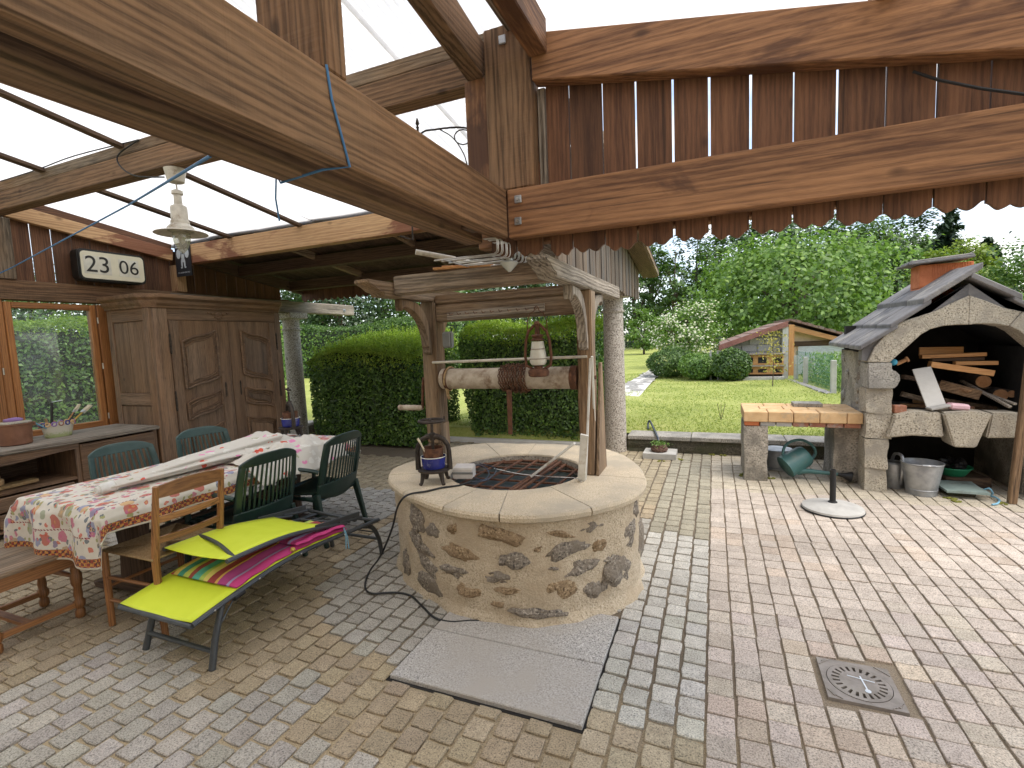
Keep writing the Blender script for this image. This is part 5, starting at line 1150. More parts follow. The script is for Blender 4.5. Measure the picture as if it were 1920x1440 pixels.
cl_ = link('tablecloth', grid_mesh('tablecloth', PP, UV), 'flower_cloth', smooth=True, ang=180); tag(cl_, 'white cotton cloth printed with animals and flowers, plaid border, draped over the trestle table', 'tablecloth')
sm = cl_.modifiers.new('thick', 'SOLIDIFY'); sm.thickness = .0015; sm.offset = 1
# closed parasol and a crumpled cloth on the table
m, n, b = new_mat('blossom_cloth'); v = coords(n); vo = nd(n, 'ShaderNodeTexVoronoi', Scale=11.); dv = n.nodes.new('ShaderNodeVectorMath'); dv.operation = 'MULTIPLY_ADD'; ns = nd(n, 'ShaderNodeTexNoise', Scale=28.); n.links.new(v, ns.inputs['Vector']); n.links.new(ns.outputs['Color'], dv.inputs[0]); dv.inputs[1].default_value = (.07, .07, .07); n.links.new(v, dv.inputs[2]); n.links.new(dv.outputs[0], vo.inputs['Vector'])
s_ = n.nodes.new('ShaderNodeSeparateXYZ'); n.links.new(vo.outputs['Color'], s_.inputs[0]); cm_ = ramp(n, s_.outputs[0], [(0, (.72, .70, .64)), (.45, (.62, .10, .06)), (.62, (.72, .26, .45)), (.8, (.40, .40, .26)), (.87, (.72, .70, .64))]); cm_.node.color_ramp.interpolation = 'CONSTANT'
n.links.new(mixc(n, mth(n, 'LESS_THAN', vo.outputs['Distance'], .30), (.62, .585, .52), cm_), b.inputs['Base Color']); b.inputs['Roughness'].default_value = .95
bump(n, b, noi(n, v, 30, 4), .2, .01)
pa_ = thing('folded_parasol', 'closed white parasol with blossom print lying along the table', 'parasol', (-3.55, 2.5, TZ))
A0, A1 = Vector((-3.52, 1.80, TZ + .04)), Vector((-3.56, 3.05, TZ + .075)); dr_ = (A1 - A0).normalized(); s1 = dr_.cross(Vector((0, 0, 1))).normalized(); u1 = s1.cross(dr_)
nA = 60; nL = 44; PP = np.zeros((nA + 1, nL, 3))
for i in range(nA + 1):
    th = 2 * PI * i / nA
    for j in range(nL):
        t = j / (nL - 1); r = .028 + .125 * t ** .75; r *= 1 + .26 * min(1, 3 * t) * math.sin(th * 7 + 2.5 * t) * (.6 + .4 * math.sin(th * 3 + 1)) + .16 * noise.noise(Vector((math.cos(th) * 2, math.sin(th) * 2, t * 4)))
        p = A0 + (A1 - A0) * t + s1 * (r * 1.25 * math.cos(th)) + u1 * (r * .50 * math.sin(th)); p.z = max(p.z, TZ + .008); PP[i, j] = p
link('canopy', grid_mesh('canopy', PP), 'blossom_cloth', pa_, smooth=True, ang=180)
b_ = BM(); tube(b_, [A0 + dr_ * .03, A0 - dr_ * .05], [.034, .030], 16); tube(b_, [A0 - dr_ * .05, A0 - dr_ * .065], [.024, .02], 14); obj('tip_cap', b_, 'white_paint', pa_, smooth=True, ang=40)
b_ = BM(); tube(b_, [A0 + dr_ * .035 + s1 * (.037 * math.cos(t)) + u1 * (.034 * math.sin(t)) for t in np.linspace(0, 2 * PI, 20, endpoint=False)], .004, 6, True); obj('tie_band', b_, 'white_cloth', pa_)
n1, n2 = 110, 120; PP = np.zeros((n1, n2, 3))
for i in range(n1):
    for j in range(n2):
        u, v = i / (n1 - 1), j / (n2 - 1); x = -4.00 + .96 * u + .03 * noise.noise(Vector((u * 3, v * 3, 1))); y = 2.52 + .92 * v + .04 * noise.noise(Vector((u * 3, v * 3, 9)))
        h = .010 + .10 * abs(noise.noise(Vector((u * 3.2 + v * 1.5, v * 4.2 - u * 2, 5)))) ** 1.2 + .05 * math.exp(-((u - .45) ** 2 + (v - .45) ** 2) * 8) + .045 * abs(noise.noise(Vector((u * 8 + 2 * v, v * 8, 2))))
        h *= min(1, 6 * min(u, 1 - u, v, 1 - v) + .25); z = TZ + .004 + h
        if x > TX1 + .01: z -= (x - TX1) * 1.1; 
        PP[i, j] = (x, y, z)
o = link('crumpled_cloth', grid_mesh('crumpled_cloth', PP), 'blossom_cloth', smooth=True, ang=180); tag(o, 'crumpled white cloth with red and pink blossoms heaped on the table end', 'cloth'); o.modifiers.new('thick', 'SOLIDIFY').thickness = .002
press((-3.80, 3.52, TZ + .006), math.radians(-30), False, 'cast iron fruit press with tee handle and blue pan on the table end', 1.0)

# ============================================================ CHAIRS
def plastic_chair(name, mat):
    t = thing(name, '', 'chair', (0, 0, 0)); W2 = .25
    # faces +Y in local space (back at -Y)
    def back_pt(u, z): lean = (z - .42) * .24; return Vector((u * (.245 - .02 * max(0, (z - .7) / .2)), -.22 - lean - .035 * (1 - u * u), z))
    # back: stiles, rails and slats as bent flat pieces
    def strip(name, u0, u1, z0, z1, nu, nz, th=.018, top=0., bot=0.):
        b_ = BM(); F = []; B = []
        for i in range(nu + 1):
            ru, rb = [], []
            for j in range(nz + 1):
                u = u0 + (u1 - u0) * i / nu; z = z0 + (z1 - top * abs(u) ** 3.2 - z0 - bot * (1 - u * u)) * j / nz + bot * (1 - u * u); p = back_pt(u, z); ru.append(b_.verts.new(p)); rb.append(b_.verts.new(p + V3(0, -th, 0)))
            F.append(ru); B.append(rb)
        for i in range(nu):
            for j in range(nz): b_.faces.new((F[i][j], F[i + 1][j], F[i + 1][j + 1], F[i][j + 1])); b_.faces.new((B[i][j], B[i][j + 1], B[i + 1][j + 1], B[i + 1][j]))
            b_.faces.new((F[i][0], B[i][0], B[i + 1][0], F[i + 1][0])); b_.faces.new((F[i][nz], F[i + 1][nz], B[i + 1][nz], B[i][nz]))
        for j in range(nz): b_.faces.new((F[0][j], F[0][j + 1], B[0][j + 1], B[0][j])); b_.faces.new((F[nu][j], B[nu][j], B[nu][j + 1], F[nu][j + 1]))
        obj(name, b_, mat, t, bevel=.005, smooth=True, ang=40)
    strip('backrest_rail', -1, 1, .815, .895, 20, 3, .024, .055); strip('backrest_rail', -1, 1, .40, .50, 16, 3, .022, 0, -.05)
    for s in (-1, 1): strip('backrest_stile', s * 1.0, s * .82, .50, .825, 2, 8, .024)
    for i in range(11):
        u = -.74 + 1.48 * i / 10; strip('slat', u - .036, u + .036, .49, .822, 1, 8, .012)
    b_ = BM(); n1, n2 = 11, 11; PP = [[None] * n2 for _ in range(n1)]
    for i in range(n1):
        for j in range(n2):
            u, v = i / (n1 - 1) * 2 - 1, j / (n2 - 1); PP[i][j] = V3(u * (.225 + .025 * v), -.235 + .47 * v, .415 + .022 * u * u - .018 * math.sin(PI * v) + (.0 if v < .85 else -.03 * (v - .85) / .15))
    top = [[b_.verts.new(p) for p in r] for r in PP]; bot = [[b_.verts.new(p - V3(0, 0, .014)) for p in r] for r in PP]
    for i in range(n1 - 1):
        for j in range(n2 - 1): b_.faces.new((top[i][j], top[i + 1][j], top[i + 1][j + 1], top[i][j + 1])); b_.faces.new((bot[i][j], bot[i][j + 1], bot[i + 1][j + 1], bot[i + 1][j]))
    for i in range(n1 - 1): b_.faces.new((top[i][0], bot[i][0], bot[i + 1][0], top[i + 1][0])); b_.faces.new((top[i][-1], top[i + 1][-1], bot[i + 1][-1], bot[i][-1]))
    for j in range(n2 - 1): b_.faces.new((top[0][j], top[0][j + 1], bot[0][j + 1], bot[0][j])); b_.faces.new((top[-1][j], bot[-1][j], bot[-1][j + 1], top[-1][j + 1]))
    obj('seat', b_, mat, t, smooth=True, ang=40)
    b_ = BM(); tube(b_, [(-.24, -.225, .38), (-.25, .235, .385), (.25, .235, .385), (.24, -.225, .38)], .018, 6, True, 1.6); obj('seat_skirt', b_, mat, t, smooth=True)
    for s in (-1, 1):
        b_ = BM(); bar(b_, (s * .245, .235, .40), (s * .275, .27, 0), .05, .04, (1, 0, 0), .034, .028); obj('leg', b_, mat, t, bevel=.006)
        b_ = BM(); bar(b_, (s * .24, -.225, .42), (s * .265, -.31, 0), .055, .04, (1, 0, 0), .036, .03); obj('leg', b_, mat, t, bevel=.006)
        b_ = BM(); tube(b_, smooth_path([(s * .25, -.27, .61), (s * .285, -.20, .635), (s * .295, 0, .645), (s * .29, .17, .635), (s * .28, .225, .60), (s * .262, .235, .50), (s * .25, .235, .40)], 3), .022, 8, False, .75); obj('armrest', b_, mat, t, smooth=True)
    return t
grp = None
def place(t, x, y, rz, lab): t.location = (x, y, 0); t.rotation_euler = (0, 0, rz); t['label'] = lab
ch1 = plastic_chair('plastic_chair', 'green_plastic'); ch2 = copy_tree(ch1)
chf = plastic_chair('plastic_chair', 'green_plastic_faded'); chg = copy_tree(chf)
# the back leans towards local -Y; rot +90deg turns local -Y to +X
place(ch1, -3.25, 2.50, math.radians(88), 'dark green slatted plastic armchair next to the wooden chair at the table')
place(ch2, -3.20, 3.17, math.radians(93), 'dark green slatted plastic armchair with its back to the well')
place(chf, -4.14, 2.40, math.radians(-93), 'faded green plastic chair between the table and the sideboard')
place(chg, -4.18, 3.08, math.radians(-98), 'faded green plastic chair in front of the wardrobe doors')
for c_ in (ch1, ch2, chf, chg): c_['group'] = 'green plastic garden chairs'
# rush seated wooden chair, back towards +X
wc_ = thing('rush_chair', 'wooden ladder back chair with woven rush seat beside the lounger', 'chair', (-3.1, 1.85, 0)); ya, yb, xb, xf = 1.67, 2.06, -2.90, -3.34
for y in (ya, yb):
    b_ = BM(); tube(b_, [(xb + .02, y, 0), (xb, y, .22), (xb, y, .46), (xb + .04, y + (.0), .70), (xb + .07, y, .88)], [.017, .02, .021, .019, .015], 8); obj('back_post', b_, 'chair_wood_z', wc_, smooth=True)
    b_ = BM(); tube(b_, [(xf, y - (.02 if y == ya else -.02), 0), (xf, y - (.02 if y == ya else -.02), .46)], [.018, .021], 8); obj('leg', b_, 'chair_wood_z', wc_, smooth=True)
    for z in (.16, .30):
        b_ = BM(); tube(b_, [(xf, y - (.02 if y == ya else -.02), z), (xb + .01, y, z)], .010, 6); obj('side_rung', b_, 'chair_wood_x', wc_)
for x, z in ((xf, .24), (xb + .01, .28)):
    b_ = BM(); tube(b_, [(x, ya, z), (x, yb, z)], .010, 6); obj('rung', b_, 'chair_wood_y', wc_)
for z, h in ((.85, .075), (.69, .045), (.57, .045)):
    b_ = BM(); dxx = .04 * max(0, (z - .5)) / .2 ; n_ = 8; 
    for k in range(n_):
        y0_, y1_ = ya + (yb - ya) * k / n_, ya + (yb - ya) * (k + 1) / n_; f = lambda y: xb + (z - .46) * .165 + .018 * math.sin(PI * (y - ya) / (yb - ya))
        cv = .018 * math.sin(PI * (y0_ - ya) / (yb - ya)) if h > .06 else 0; cv1 = .018 * math.sin(PI * (y1_ - ya) / (yb - ya)) if h > .06 else 0
        hexa(b_, [(f(y0_) - .008, y0_, z - h / 2), (f(y0_) + .008, y0_, z - h / 2), (f(y1_) + .008, y1_, z - h / 2), (f(y1_) - .008, y1_, z - h / 2), (f(y0_) - .008, y0_, z + h / 2 + cv - .01), (f(y0_) + .008, y0_, z + h / 2 + cv - .01), (f(y1_) + .008, y1_, z + h / 2 + cv1 - .01), (f(y1_) - .008, y1_, z + h / 2 + cv1 - .01)])
    bmesh.ops.remove_doubles(b_, verts=b_.verts, dist=1e-5); obj('back_slat', b_, 'chair_wood_y', wc_, smooth=True, ang=40)
cx_, cy_ = (xf + xb) / 2, (ya + yb) / 2; b_ = BM()
for k in range(15):      # woven rush: nested cords
    f = 1 - k / 15.; hx, hy = (xb - xf) / 2 * f + .006, (yb - ya) / 2 * f + .02 * f; z = .462 - .012 * (1 - f)
    tube(b_, [(cx_ - hx, cy_ - hy, z), (cx_ + hx, cy_ - hy, z), (cx_ + hx, cy_ + hy, z), (cx_ - hx, cy_ + hy, z)], .0085, 5, True)
obj('rush_seat', b_, 'straw', wc_)
# turned leg stool-bench at the table end
bn = thing('turned_leg_bench', 'small oak bench with turned legs and H stretcher at the table end', 'bench', (-3.85, 1.45, 0)); bx0, bx1, by0, by1 = -4.09, -3.57, 1.20, 1.70
b_ = BM(); box(b_, bx0, bx1, by0, by1, .425, .452); obj('seat', b_, 'weather_y', bn, bevel=.008, seg=2)
for q in ((bx0 + .03, bx1 - .02, by0 + .03, by0 + .05, 'x'), (bx0 + .03, bx1 - .02, by1 - .05, by1 - .03, 'x'), (bx1 - .045, bx1 - .025, by0 + .05, by1 - .05, 'y'), (bx0 + .03, bx0 + .05, by0 + .05, by1 - .05, 'y')):
    b_ = BM(); box(b_, *q[:4], .345, .424); obj('apron', b_, 'chair_wood_' + q[4], bn)
for x in (bx0 + .05, bx1 - .07):
    for y in (by0 + .055, by1 - .06):
        b_ = BM(); lathe(b_, [(.016, 0), (.026, .012), (.026, .045), (.018, .06), (.030, .075), (.032, .105), (.02, .12), (.024, .15), (.019, .2), (.027, .215), (.03, .235), (.03, .28), (.022, .29), (.026, .31), (.021, .33), (.03, .34), (.03, .42)], 14, (x, y, 0)); obj('leg', b_, 'chair_wood_z', bn, smooth=True, ang=50)
for x in (bx0 + .05, bx1 - .07):
    b_ = BM(); box(b_, x - .013, x + .013, by0 + .05, by1 - .06, .075, .105); obj('stretcher', b_, 'chair_wood_y', bn)
b_ = BM(); box(b_, bx0 + .05, bx1 - .07, 1.38, 1.42, .08, .10); obj('stretcher', b_, 'chair_wood_x', bn)
b_ = BM(); tube(b_, [(bx0 + .05, by1 - .06, .26), (-3.93, by1 - .06, .26), (-3.83, by1 - .06, .26), (bx1 - .07, by1 - .06, .26)], [.010, .018, .018, .010], 10); obj('rung', b_, 'chair_wood_x', bn, smooth=True)

# ============================================================ SUN LOUNGER
lg = thing('sun_lounger', 'lime green mesh sun lounger with grey frame, backrest folded down over its cushion', 'lounger', (-2.65, 2.2, 0))
XA, XB_ = -2.93, -2.36
prof = [(1.49, .278), (1.6, .297), (1.72, .316), (1.87, .336), (2.0, .348), (2.17, .350), (2.34, .341), (2.55, .322), (2.75, .302), (2.93, .288)]
pf = [tuple(v) for v in smooth_path([(0, y, z) for y, z in prof], 4)]
for x in (XA, XB_):
    b_ = BM(); tube(b_, [(x, p[1], p[2]) for p in pf], .017, 10, False, .8); rl_ = obj('side_rail', b_, 'lounger_frame', lg, smooth=True)
    for y, z in prof[1:-1:2]:
        s = 1 if x == XB_ else -1; b_ = BM(); lathe(b_, [(.006, 0), (.006, .003), (.003, .005)], 8, (x + s * .0155, y, z), Matrix.Rotation(s * PI / 2, 3, 'Y')); obj('rivet', b_, 'steel', rl_)
    b_ = BM(); tube(b_, [(x, 1.715, .300), (x, 1.745, .306), (x, 1.775, .310)], .021, 10, False, .9); obj('clip', b_, 'black_rubber', rl_, smooth=True)
for y, z in ((1.49, .278), (2.92, .289)):
    b_ = BM(); tube(b_, [(XA, y, z - .006), (XB_, y, z - .006)], .013, 8); obj('end_bar', b_, 'lounger_frame', lg, smooth=True)
def sling(name, pr, x0, x1, sag, par):
    P = np.zeros((9, len(pr), 3))
    for i in range(9):
        u = i / 8
        for j, (y, z) in enumerate(pr): P[i, j] = (x0 + (x1 - x0) * u, y, z + .006 - sag * math.sin(PI * u))
    o = link(name, grid_mesh(name, P), 'lime_mesh', par, smooth=True, ang=180); o.modifiers.new('thick', 'SOLIDIFY').thickness = .003; return o
sling('seat_mesh', [(p[1], p[2] + .010) for p in pf if p[1] < 2.56], XA + .004, XB_ - .004, .012, lg)
for s, x in ((-1, XA + .07), (1, XB_ - .015)):
    b_ = BM(); tube(b_, [(x, 1.66, .29), (x + s * .01, 1.60, .14), (x + s * .02, 1.562, .0)], [.016, .017, .017], 10); lgp = obj('leg', b_, 'lounger_frame', lg, smooth=True)
    b_ = BM(); tube(b_, smooth_path([(x, 2.78, .29), (x, 2.88, .24), (x, 2.945, .12), (x, 2.965, .0)], 4), .016, 10); obj('leg', b_, 'lounger_frame', lg, smooth=True)
    b_ = BM(); tube(b_, [(x, 1.62, .17), (x, 1.74, .30)], .005, 6); obj('strut', b_, 'lounger_frame', lgp); b_ = BM(); tube(b_, [(x, 2.90, .20), (x, 2.70, .295)], .005, 6); obj('strut', b_, 'lounger_frame', lgp)
for y, z in ((1.582, .085), (2.945, .13)):
    b_ = BM(); tube(b_, [(XA + .06, y, z), (XB_ - .01, y, z)], .012, 8); obj('leg_bar', b_, 'lounger_frame', lg, smooth=True)
# folded backrest, hinged at Y 2.62
bp = smooth_path([(0, 1.72, .495), (0, 1.86, .492), (0, 2.02, .485), (0, 2.17, .468), (0, 2.34, .436), (0, 2.5, .40), (0, 2.62, .372), (0, 2.74, .352)], 4)
for x in (XA + .03, XB_ - .03):
    b_ = BM(); tube(b_, [(x, p.y, p.z) for p in bp if p.y < 2.62], .015, 10, False, .85); br_ = obj('backrest_rail', b_, 'lounger_frame', lg, smooth=True)
    b_ = BM(); bar(b_, (x, 2.34, .438), (x, 2.76, .385), .012, .045); obj('ratchet_plate', b_, 'lounger_frame', br_, bevel=.003)
    for k in range(6):
        b_ = BM(); lathe(b_, [(.014, -.008), (.014, .008)], 12, (x, 2.44 + .05 * k, .405 - .006 * k), Matrix.Rotation(PI / 2, 3, 'Y')); obj('ratchet_notch', b_, 'black_rubber', br_)
    b_ = BM(); tube(b_, [(x, 2.55, .40), (x, 2.70, .372), (x, 2.78, .36)], .012, 8); obj('backrest_arm', b_, 'lounger_frame', br_)
sling('backrest_mesh', [(p.y, p.z + .006) for p in bp if p.y < 2.48], XA + .034, XB_ - .034, .012, lg)
b_ = BM(); tube(b_, smooth_path([(XA + .03, 1.93, .494), (XA + .18, 1.885, .508), (XA + .32, 1.845, .508), (XB_ - .1, 1.79, .502), (XB_ - .03, 1.765, .496)], 4), .011, 8); obj('head_bar', b_, 'lounger_frame', lg, smooth=True)
b_ = BM(); tube(b_, [(XA + .03, 2.78, .36), (XB_ - .03, 2.72, .355)], .012, 8); tube(b_, [(XA + .12, 2.62, .352), (XB_ - .12, 2.70, .33)], .010, 8); tube(b_, [(XA + .2, 2.5, .35), (XA + .2, 2.8, .325)], .010, 8); obj('support_bar', b_, 'lounger_frame', lg, smooth=True)
# striped cushion between
m, n, b = new_mat('striped_cushion'); v = coords(n); sx = n.nodes.new('ShaderNodeSeparateXYZ'); n.links.new(v, sx.inputs[0])
u_ = mth(n, 'ADD', mth(n, 'MULTIPLY', mth(n, 'SUBTRACT', sx.outputs[0], XA), 1 / .57), mth(n, 'MULTIPLY', noi(n, v, 3, 2), .02))
cr2 = ramp(n, u_, [(0, (.62, .36, .10)), (.06, (.45, .09, .05)), (.11, (.66, .50, .10)), (.17, (.08, .33, .22)), (.25, (.50, .55, .10)), (.33, (.30, .07, .05)), (.38, (.10, .40, .30)), (.48, (.40, .52, .10)), (.54, (.66, .55, .14)), (.60, (.32, .05, .05)), (.70, (.70, .42, .10)), (.74, (.42, .06, .22)), (.86, (.40, .33, .55)), (.90, (.55, .05, .20))]); cr2.node.color_ramp.interpolation = 'CONSTANT'
n.links.new(cr2, b.inputs['Base Color']); b.inputs['Roughness'].default_value = .9; bump(n, b, noi(n, v, 500, 2), .2, .002)
cu_ = thing('striped_cushion', 'flat cushion with rainbow stripes pressed between the lounger and its folded back', 'cushion', (-2.65, 2.1, .36))
def cushion(name, y0, y1, th, dz, x0=XA + .03, x1=XB_ - .005):
    n1, n2 = 26, 44; P = np.zeros((n1, n2, 3)); Q = np.zeros((n1, n2, 3))
    zf = lambda y: np.interp(y, [p[1] for p in pf], [p[2] for p in pf])
    for i in range(n1):
        for j in range(n2):
            u, v = i / (n1 - 1), j / (n2 - 1); y = y0 + (y1 - y0) * v; ed_ = min(1, min(u, 1 - u) * 9, min(v, 1 - v) * 14) ** .5; x = x0 + (x1 - x0) * u + .006 * math.sin(y * 40) * (abs(u - .5) > .45)
            pk = .006 * math.sin(u * 28) * ed_ + .005 * noise.noise(Vector((u * 4, v * 7, 2))); P[i, j] = (x, y, zf(y) + .026 + dz + th * ed_ + pk); Q[i, j] = (x, y, zf(y) + .022 + dz)
    me = grid_mesh(name, P); a = link(name, me, 'striped_cushion', cu_, smooth=True, ang=180); link(name + '_underside', grid_mesh(name, Q[::-1]), 'striped_cushion', a, smooth=True)
cushion('pad', 1.74, 2.60, .016, .0); cushion('pad_fold', 2.16, 2.57, .012, .028, XA + .26, XB_ + .004)
b_ = BM(); tube(b_, [(XB_ - .0, 2.56, .37), (XB_ + .02, 2.555, .30), (XB_ + .018, 2.55, .22)], .004, 5); tube(b_, [(XB_ - .0, 2.56, .37), (XB_ + .024, 2.565, .30), (XB_ + .026, 2.57, .215)], .004, 5); obj('tie_string', b_, 'rope_blue', cu_)
b_ = BM(); blob(b_, (XB_ - .005, 2.13, .392), (.014, .014, .012), 2, .3, 2); obj('tassel', b_, 'yellow_handle', cu_)

# ============================================================ PENDANT LAMP, CORDS, IRON SCROLL
lz = 3.055; lpx = gz(330, 318, lz); lx, ly = lpx[0], 2.72
la = thing('pendant_lamp', 'old cream enamel pendant lamp with glass bell hanging from the timber purlin', 'lamp', (lx, ly, 2.6))
b_ = BM(); lathe(b_, [(.045, -.105), (.058, -.10), (.075, -.015), (.078, 0)], 28, (lx, ly, lz)); obj('ceiling_cup', b_, 'cream_metal', la, smooth=True, ang=40)
sc_ = (onX(330, 430, lx)[2]); zq = lambda py: onY(333, py, ly)[2]
ztop, zrim, zbot = zq(355), zq(440), zq(476)
b_ = BM(); tube(b_, [(lx, ly, lz - .10), (lx, ly, ztop)], .006, 8); obj('rod', b_, 'cream_metal', la)
hh = ztop - zrim
LS = 1.14
b_ = BM(); lathe(b_, [(r_ * LS, z_) for r_, z_ in [(.012, 0), (.034, -.01 * hh / .3), (.036, -.11 * hh), (.024, -.125 * hh), (.026, -.34 * hh), (.048, -.38 * hh), (.052, -.42 * hh), (.052, -.70 * hh), (.058, -.72 * hh), (.058, -.78 * hh), (.082, -.86 * hh), (.086, -.92 * hh), (.16, -.985 * hh), (.165, -1.0 * hh), (.155, -.998 * hh), (.08, -.94 * hh)]], 36, (lx, ly, ztop), cap=False); obj('shade', b_, 'cream_metal', la, smooth=True, ang=28)
b_ = BM(); lathe(b_, [(.060, .01), (.064, -.02), (.056, -.07), (.030, -.125), (.008, -.15), (.0001, -.152)], 28, (lx, ly, zrim), cap=False); obj('glass_bell', b_, 'lamp_glass', la, smooth=True)
b_ = BM(); blob(b_, (lx, ly, zrim - .04), (.025, .025, .045), 1, .05, 2); obj('bulb', b_, 'enamel_white', la, smooth=True)
b_ = BM(); w0 = onY(260, 262, 2.652); tube(b_, smooth_path([w0, onY(222, 290, 2.63), onY(226, 312, 2.62), onY(255, 330, 2.62), onY(308, 332, 2.65)], 5), .006, 6); tube(b_, smooth_path([w0, onY(140, 292, 2.650), onY(70, 318, 2.65), onY(0, 340, 2.65)], 4), .005, 6); tag(obj('lamp_cable', b_, 'black_rubber'), 'black cable clipped along the purlin and looping to the pendant lamp', 'cable')
b_ = BM(); tube(b_, [onX(0, 512, -6.5), onX(20, 503, -6.4), onX(240, 385, -3.2), onX(395, 292, -1.36)], .005, 6); tag(obj('clothes_line', b_, 'blue_cord'), 'blue cord stretched from the plank wall up to the brown beams', 'cord')
b_ = BM(); tube(b_, [(-1.043, onX(612, 122, -1.043)[1], ZT + .006), (-1.040, onX(620, 160, -1.04)[1], 2.33), (-1.040, onX(655, 300, -1.04)[1], ZB - .004), (-1.12, onX(655, 300, -1.04)[1] - .03, ZB - .008), (-1.315, onX(525, 328, -1.315)[1], ZB - .012)], .004, 6)
pz = onX(518, 330, -1.32); tube(b_, [(-1.315, onX(525, 328, -1.315)[1], ZB - .012), (-1.32, pz[1], pz[2]), onX(517, 372, -1.33), onX(524, 414, -1.32)], .003, 5); tag(obj('tied_cord', b_, 'blue_cord'), 'blue cord knotted round the pair of brown beams with a hanging end', 'cord')
sc0 = onY(785, 245, 2.95); ir = thing('iron_scroll', 'wrought iron scroll with pointed finial seen above the brown beams', 'ironwork', tuple(sc0)); Yq = 2.95
tag_pts = lambda P: [onY(x, y, Yq) for x, y in P]
b_ = BM(); tube(b_, smooth_path(tag_pts([(760, 290), (790, 250), (815, 243), (850, 239), (873, 240), (905, 248), (930, 262)]), 5), .006, 6); obj('top_bar', b_, 'cast_iron', ir)
b_ = BM(); tube(b_, smooth_path(tag_pts([(825, 243), (845, 255), (862, 275), (873, 298), (880, 330)]), 5), .004, 6); tube(b_, tag_pts([(868 + 16 * math.cos(a), 257 + 14 * math.sin(a)) for a in np.linspace(0, 2 * PI, 16, endpoint=False)]), .004, 6, True); obj('scroll', b_, 'cast_iron', ir)
p = onY(783, 240, Yq); b_ = BM(); lathe(b_, [(.006, -.06), (.008, 0), (.012, .004), (.005, .012), (.013, .028), (.008, .05), (.001, .07)], 12, p); obj('finial', b_, 'cast_iron', ir, smooth=True)
b_ = BM(); p0_ = onY(765, 290, Yq); tube(b_, [p0_, (p0_[0], Yq, ZT - .1), (p0_[0], 2.80, ZT - .1)], .006, 6); q0_ = onY(905, 248, Yq); tube(b_, [q0_, (q0_[0], Yq, 2.5), (q0_[0], 2.78, ZT)], .006, 6); obj('stay', b_, 'cast_iron', ir)
# ============================================================ STONE BARBECUE
bq = thing('stone_barbecue', 'granite barbecue fireplace with arched opening, slate roof and orange brick chimney', 'barbecue', (2.08, 6.2, 0)); YF = 5.60; CX = 2.08
bb = lambda x, y: onY(1520 + x / 4.8, 460 + y / 4.8, YF)
def mir(x): return 2 * CX - x
def rough_box(x0, x1, y0, y1, z0, z1, seed, amp=.012, n=6):
    b_ = BM(); box(b_, x0, x1, y0, y1, z0, z1); bmesh.ops.subdivide_edges(b_, edges=b_.edges, cuts=n, use_grid_fill=True)
    for v in b_.verts:
        q = v.co * 7 + Vector((seed * 5.1, seed, 0)); v.co += Vector((noise.noise(q), noise.noise(q + Vector((9, 2, 5))), noise.noise(q + Vector((1, 8, 3))))) * amp
    return b_
for s in (0, 1):
    X = (lambda x: x) if s == 0 else mir
    bx_ = lambda a, c: sorted((X(a), X(c)))
    a, c = bx_(1.375, 1.56); obj('side_wall', rough_box(a, c, 5.80, 6.76, 0, 1.33, 3 + s, .014, 9), 'rubble_wall', bq, smooth=True, ang=40)
    rs = random.Random(31 + s)
    for k in range(26):
        b_ = BM(); R = Matrix.Rotation(rs.uniform(-.3, .3), 3, 'X'); blob(b_, (X(1.378), rs.uniform(5.86, 6.7), rs.uniform(.06, 1.25)), (.022, rs.uniform(.035, .10), rs.uniform(.03, .075)), k + 40 * s, .5, 2, 1.4, R); obj('stone', b_, ('rubble_grey', 'weather_stone', 'stone_tan')[k % 3], bq, smooth=True, ang=60)
    zz = [0, .22, .51, .76, 1.0]
    for k, (z0, z1) in enumerate(zip(zz, zz[1:])):
        w0, w1 = ((1.34, 1.525), (1.345, 1.53), (1.345, 1.545), (1.345, 1.548))[k]; a, c = bx_(w0, w1); b_ = rough_box(a, c, YF - .005 * (k % 2), YF + .22, z0 + (.003 if k else 0), z1, 11 + k + 7 * s, .016, 6); obj('pillar_stone', b_, ('stone_tan', 'stone_tan', 'stone_tan', 'stone_tan')[k], bq, smooth=True, ang=35)
    # rounded corbel
    pr = [(1.345, 1.0), (1.55, 1.0), (1.575, 1.03), (1.595, 1.08), (1.59, 1.13), (1.56, 1.165), (1.53, 1.175), (1.53, 1.245), (1.34, 1.245)]; b_ = BM(); prism(b_, [(X(x), z) for x, z in pr], 1, YF - .05, YF + .22); obj('corbel', b_, 'weather_stone', bq, bevel=.008, seg=2)
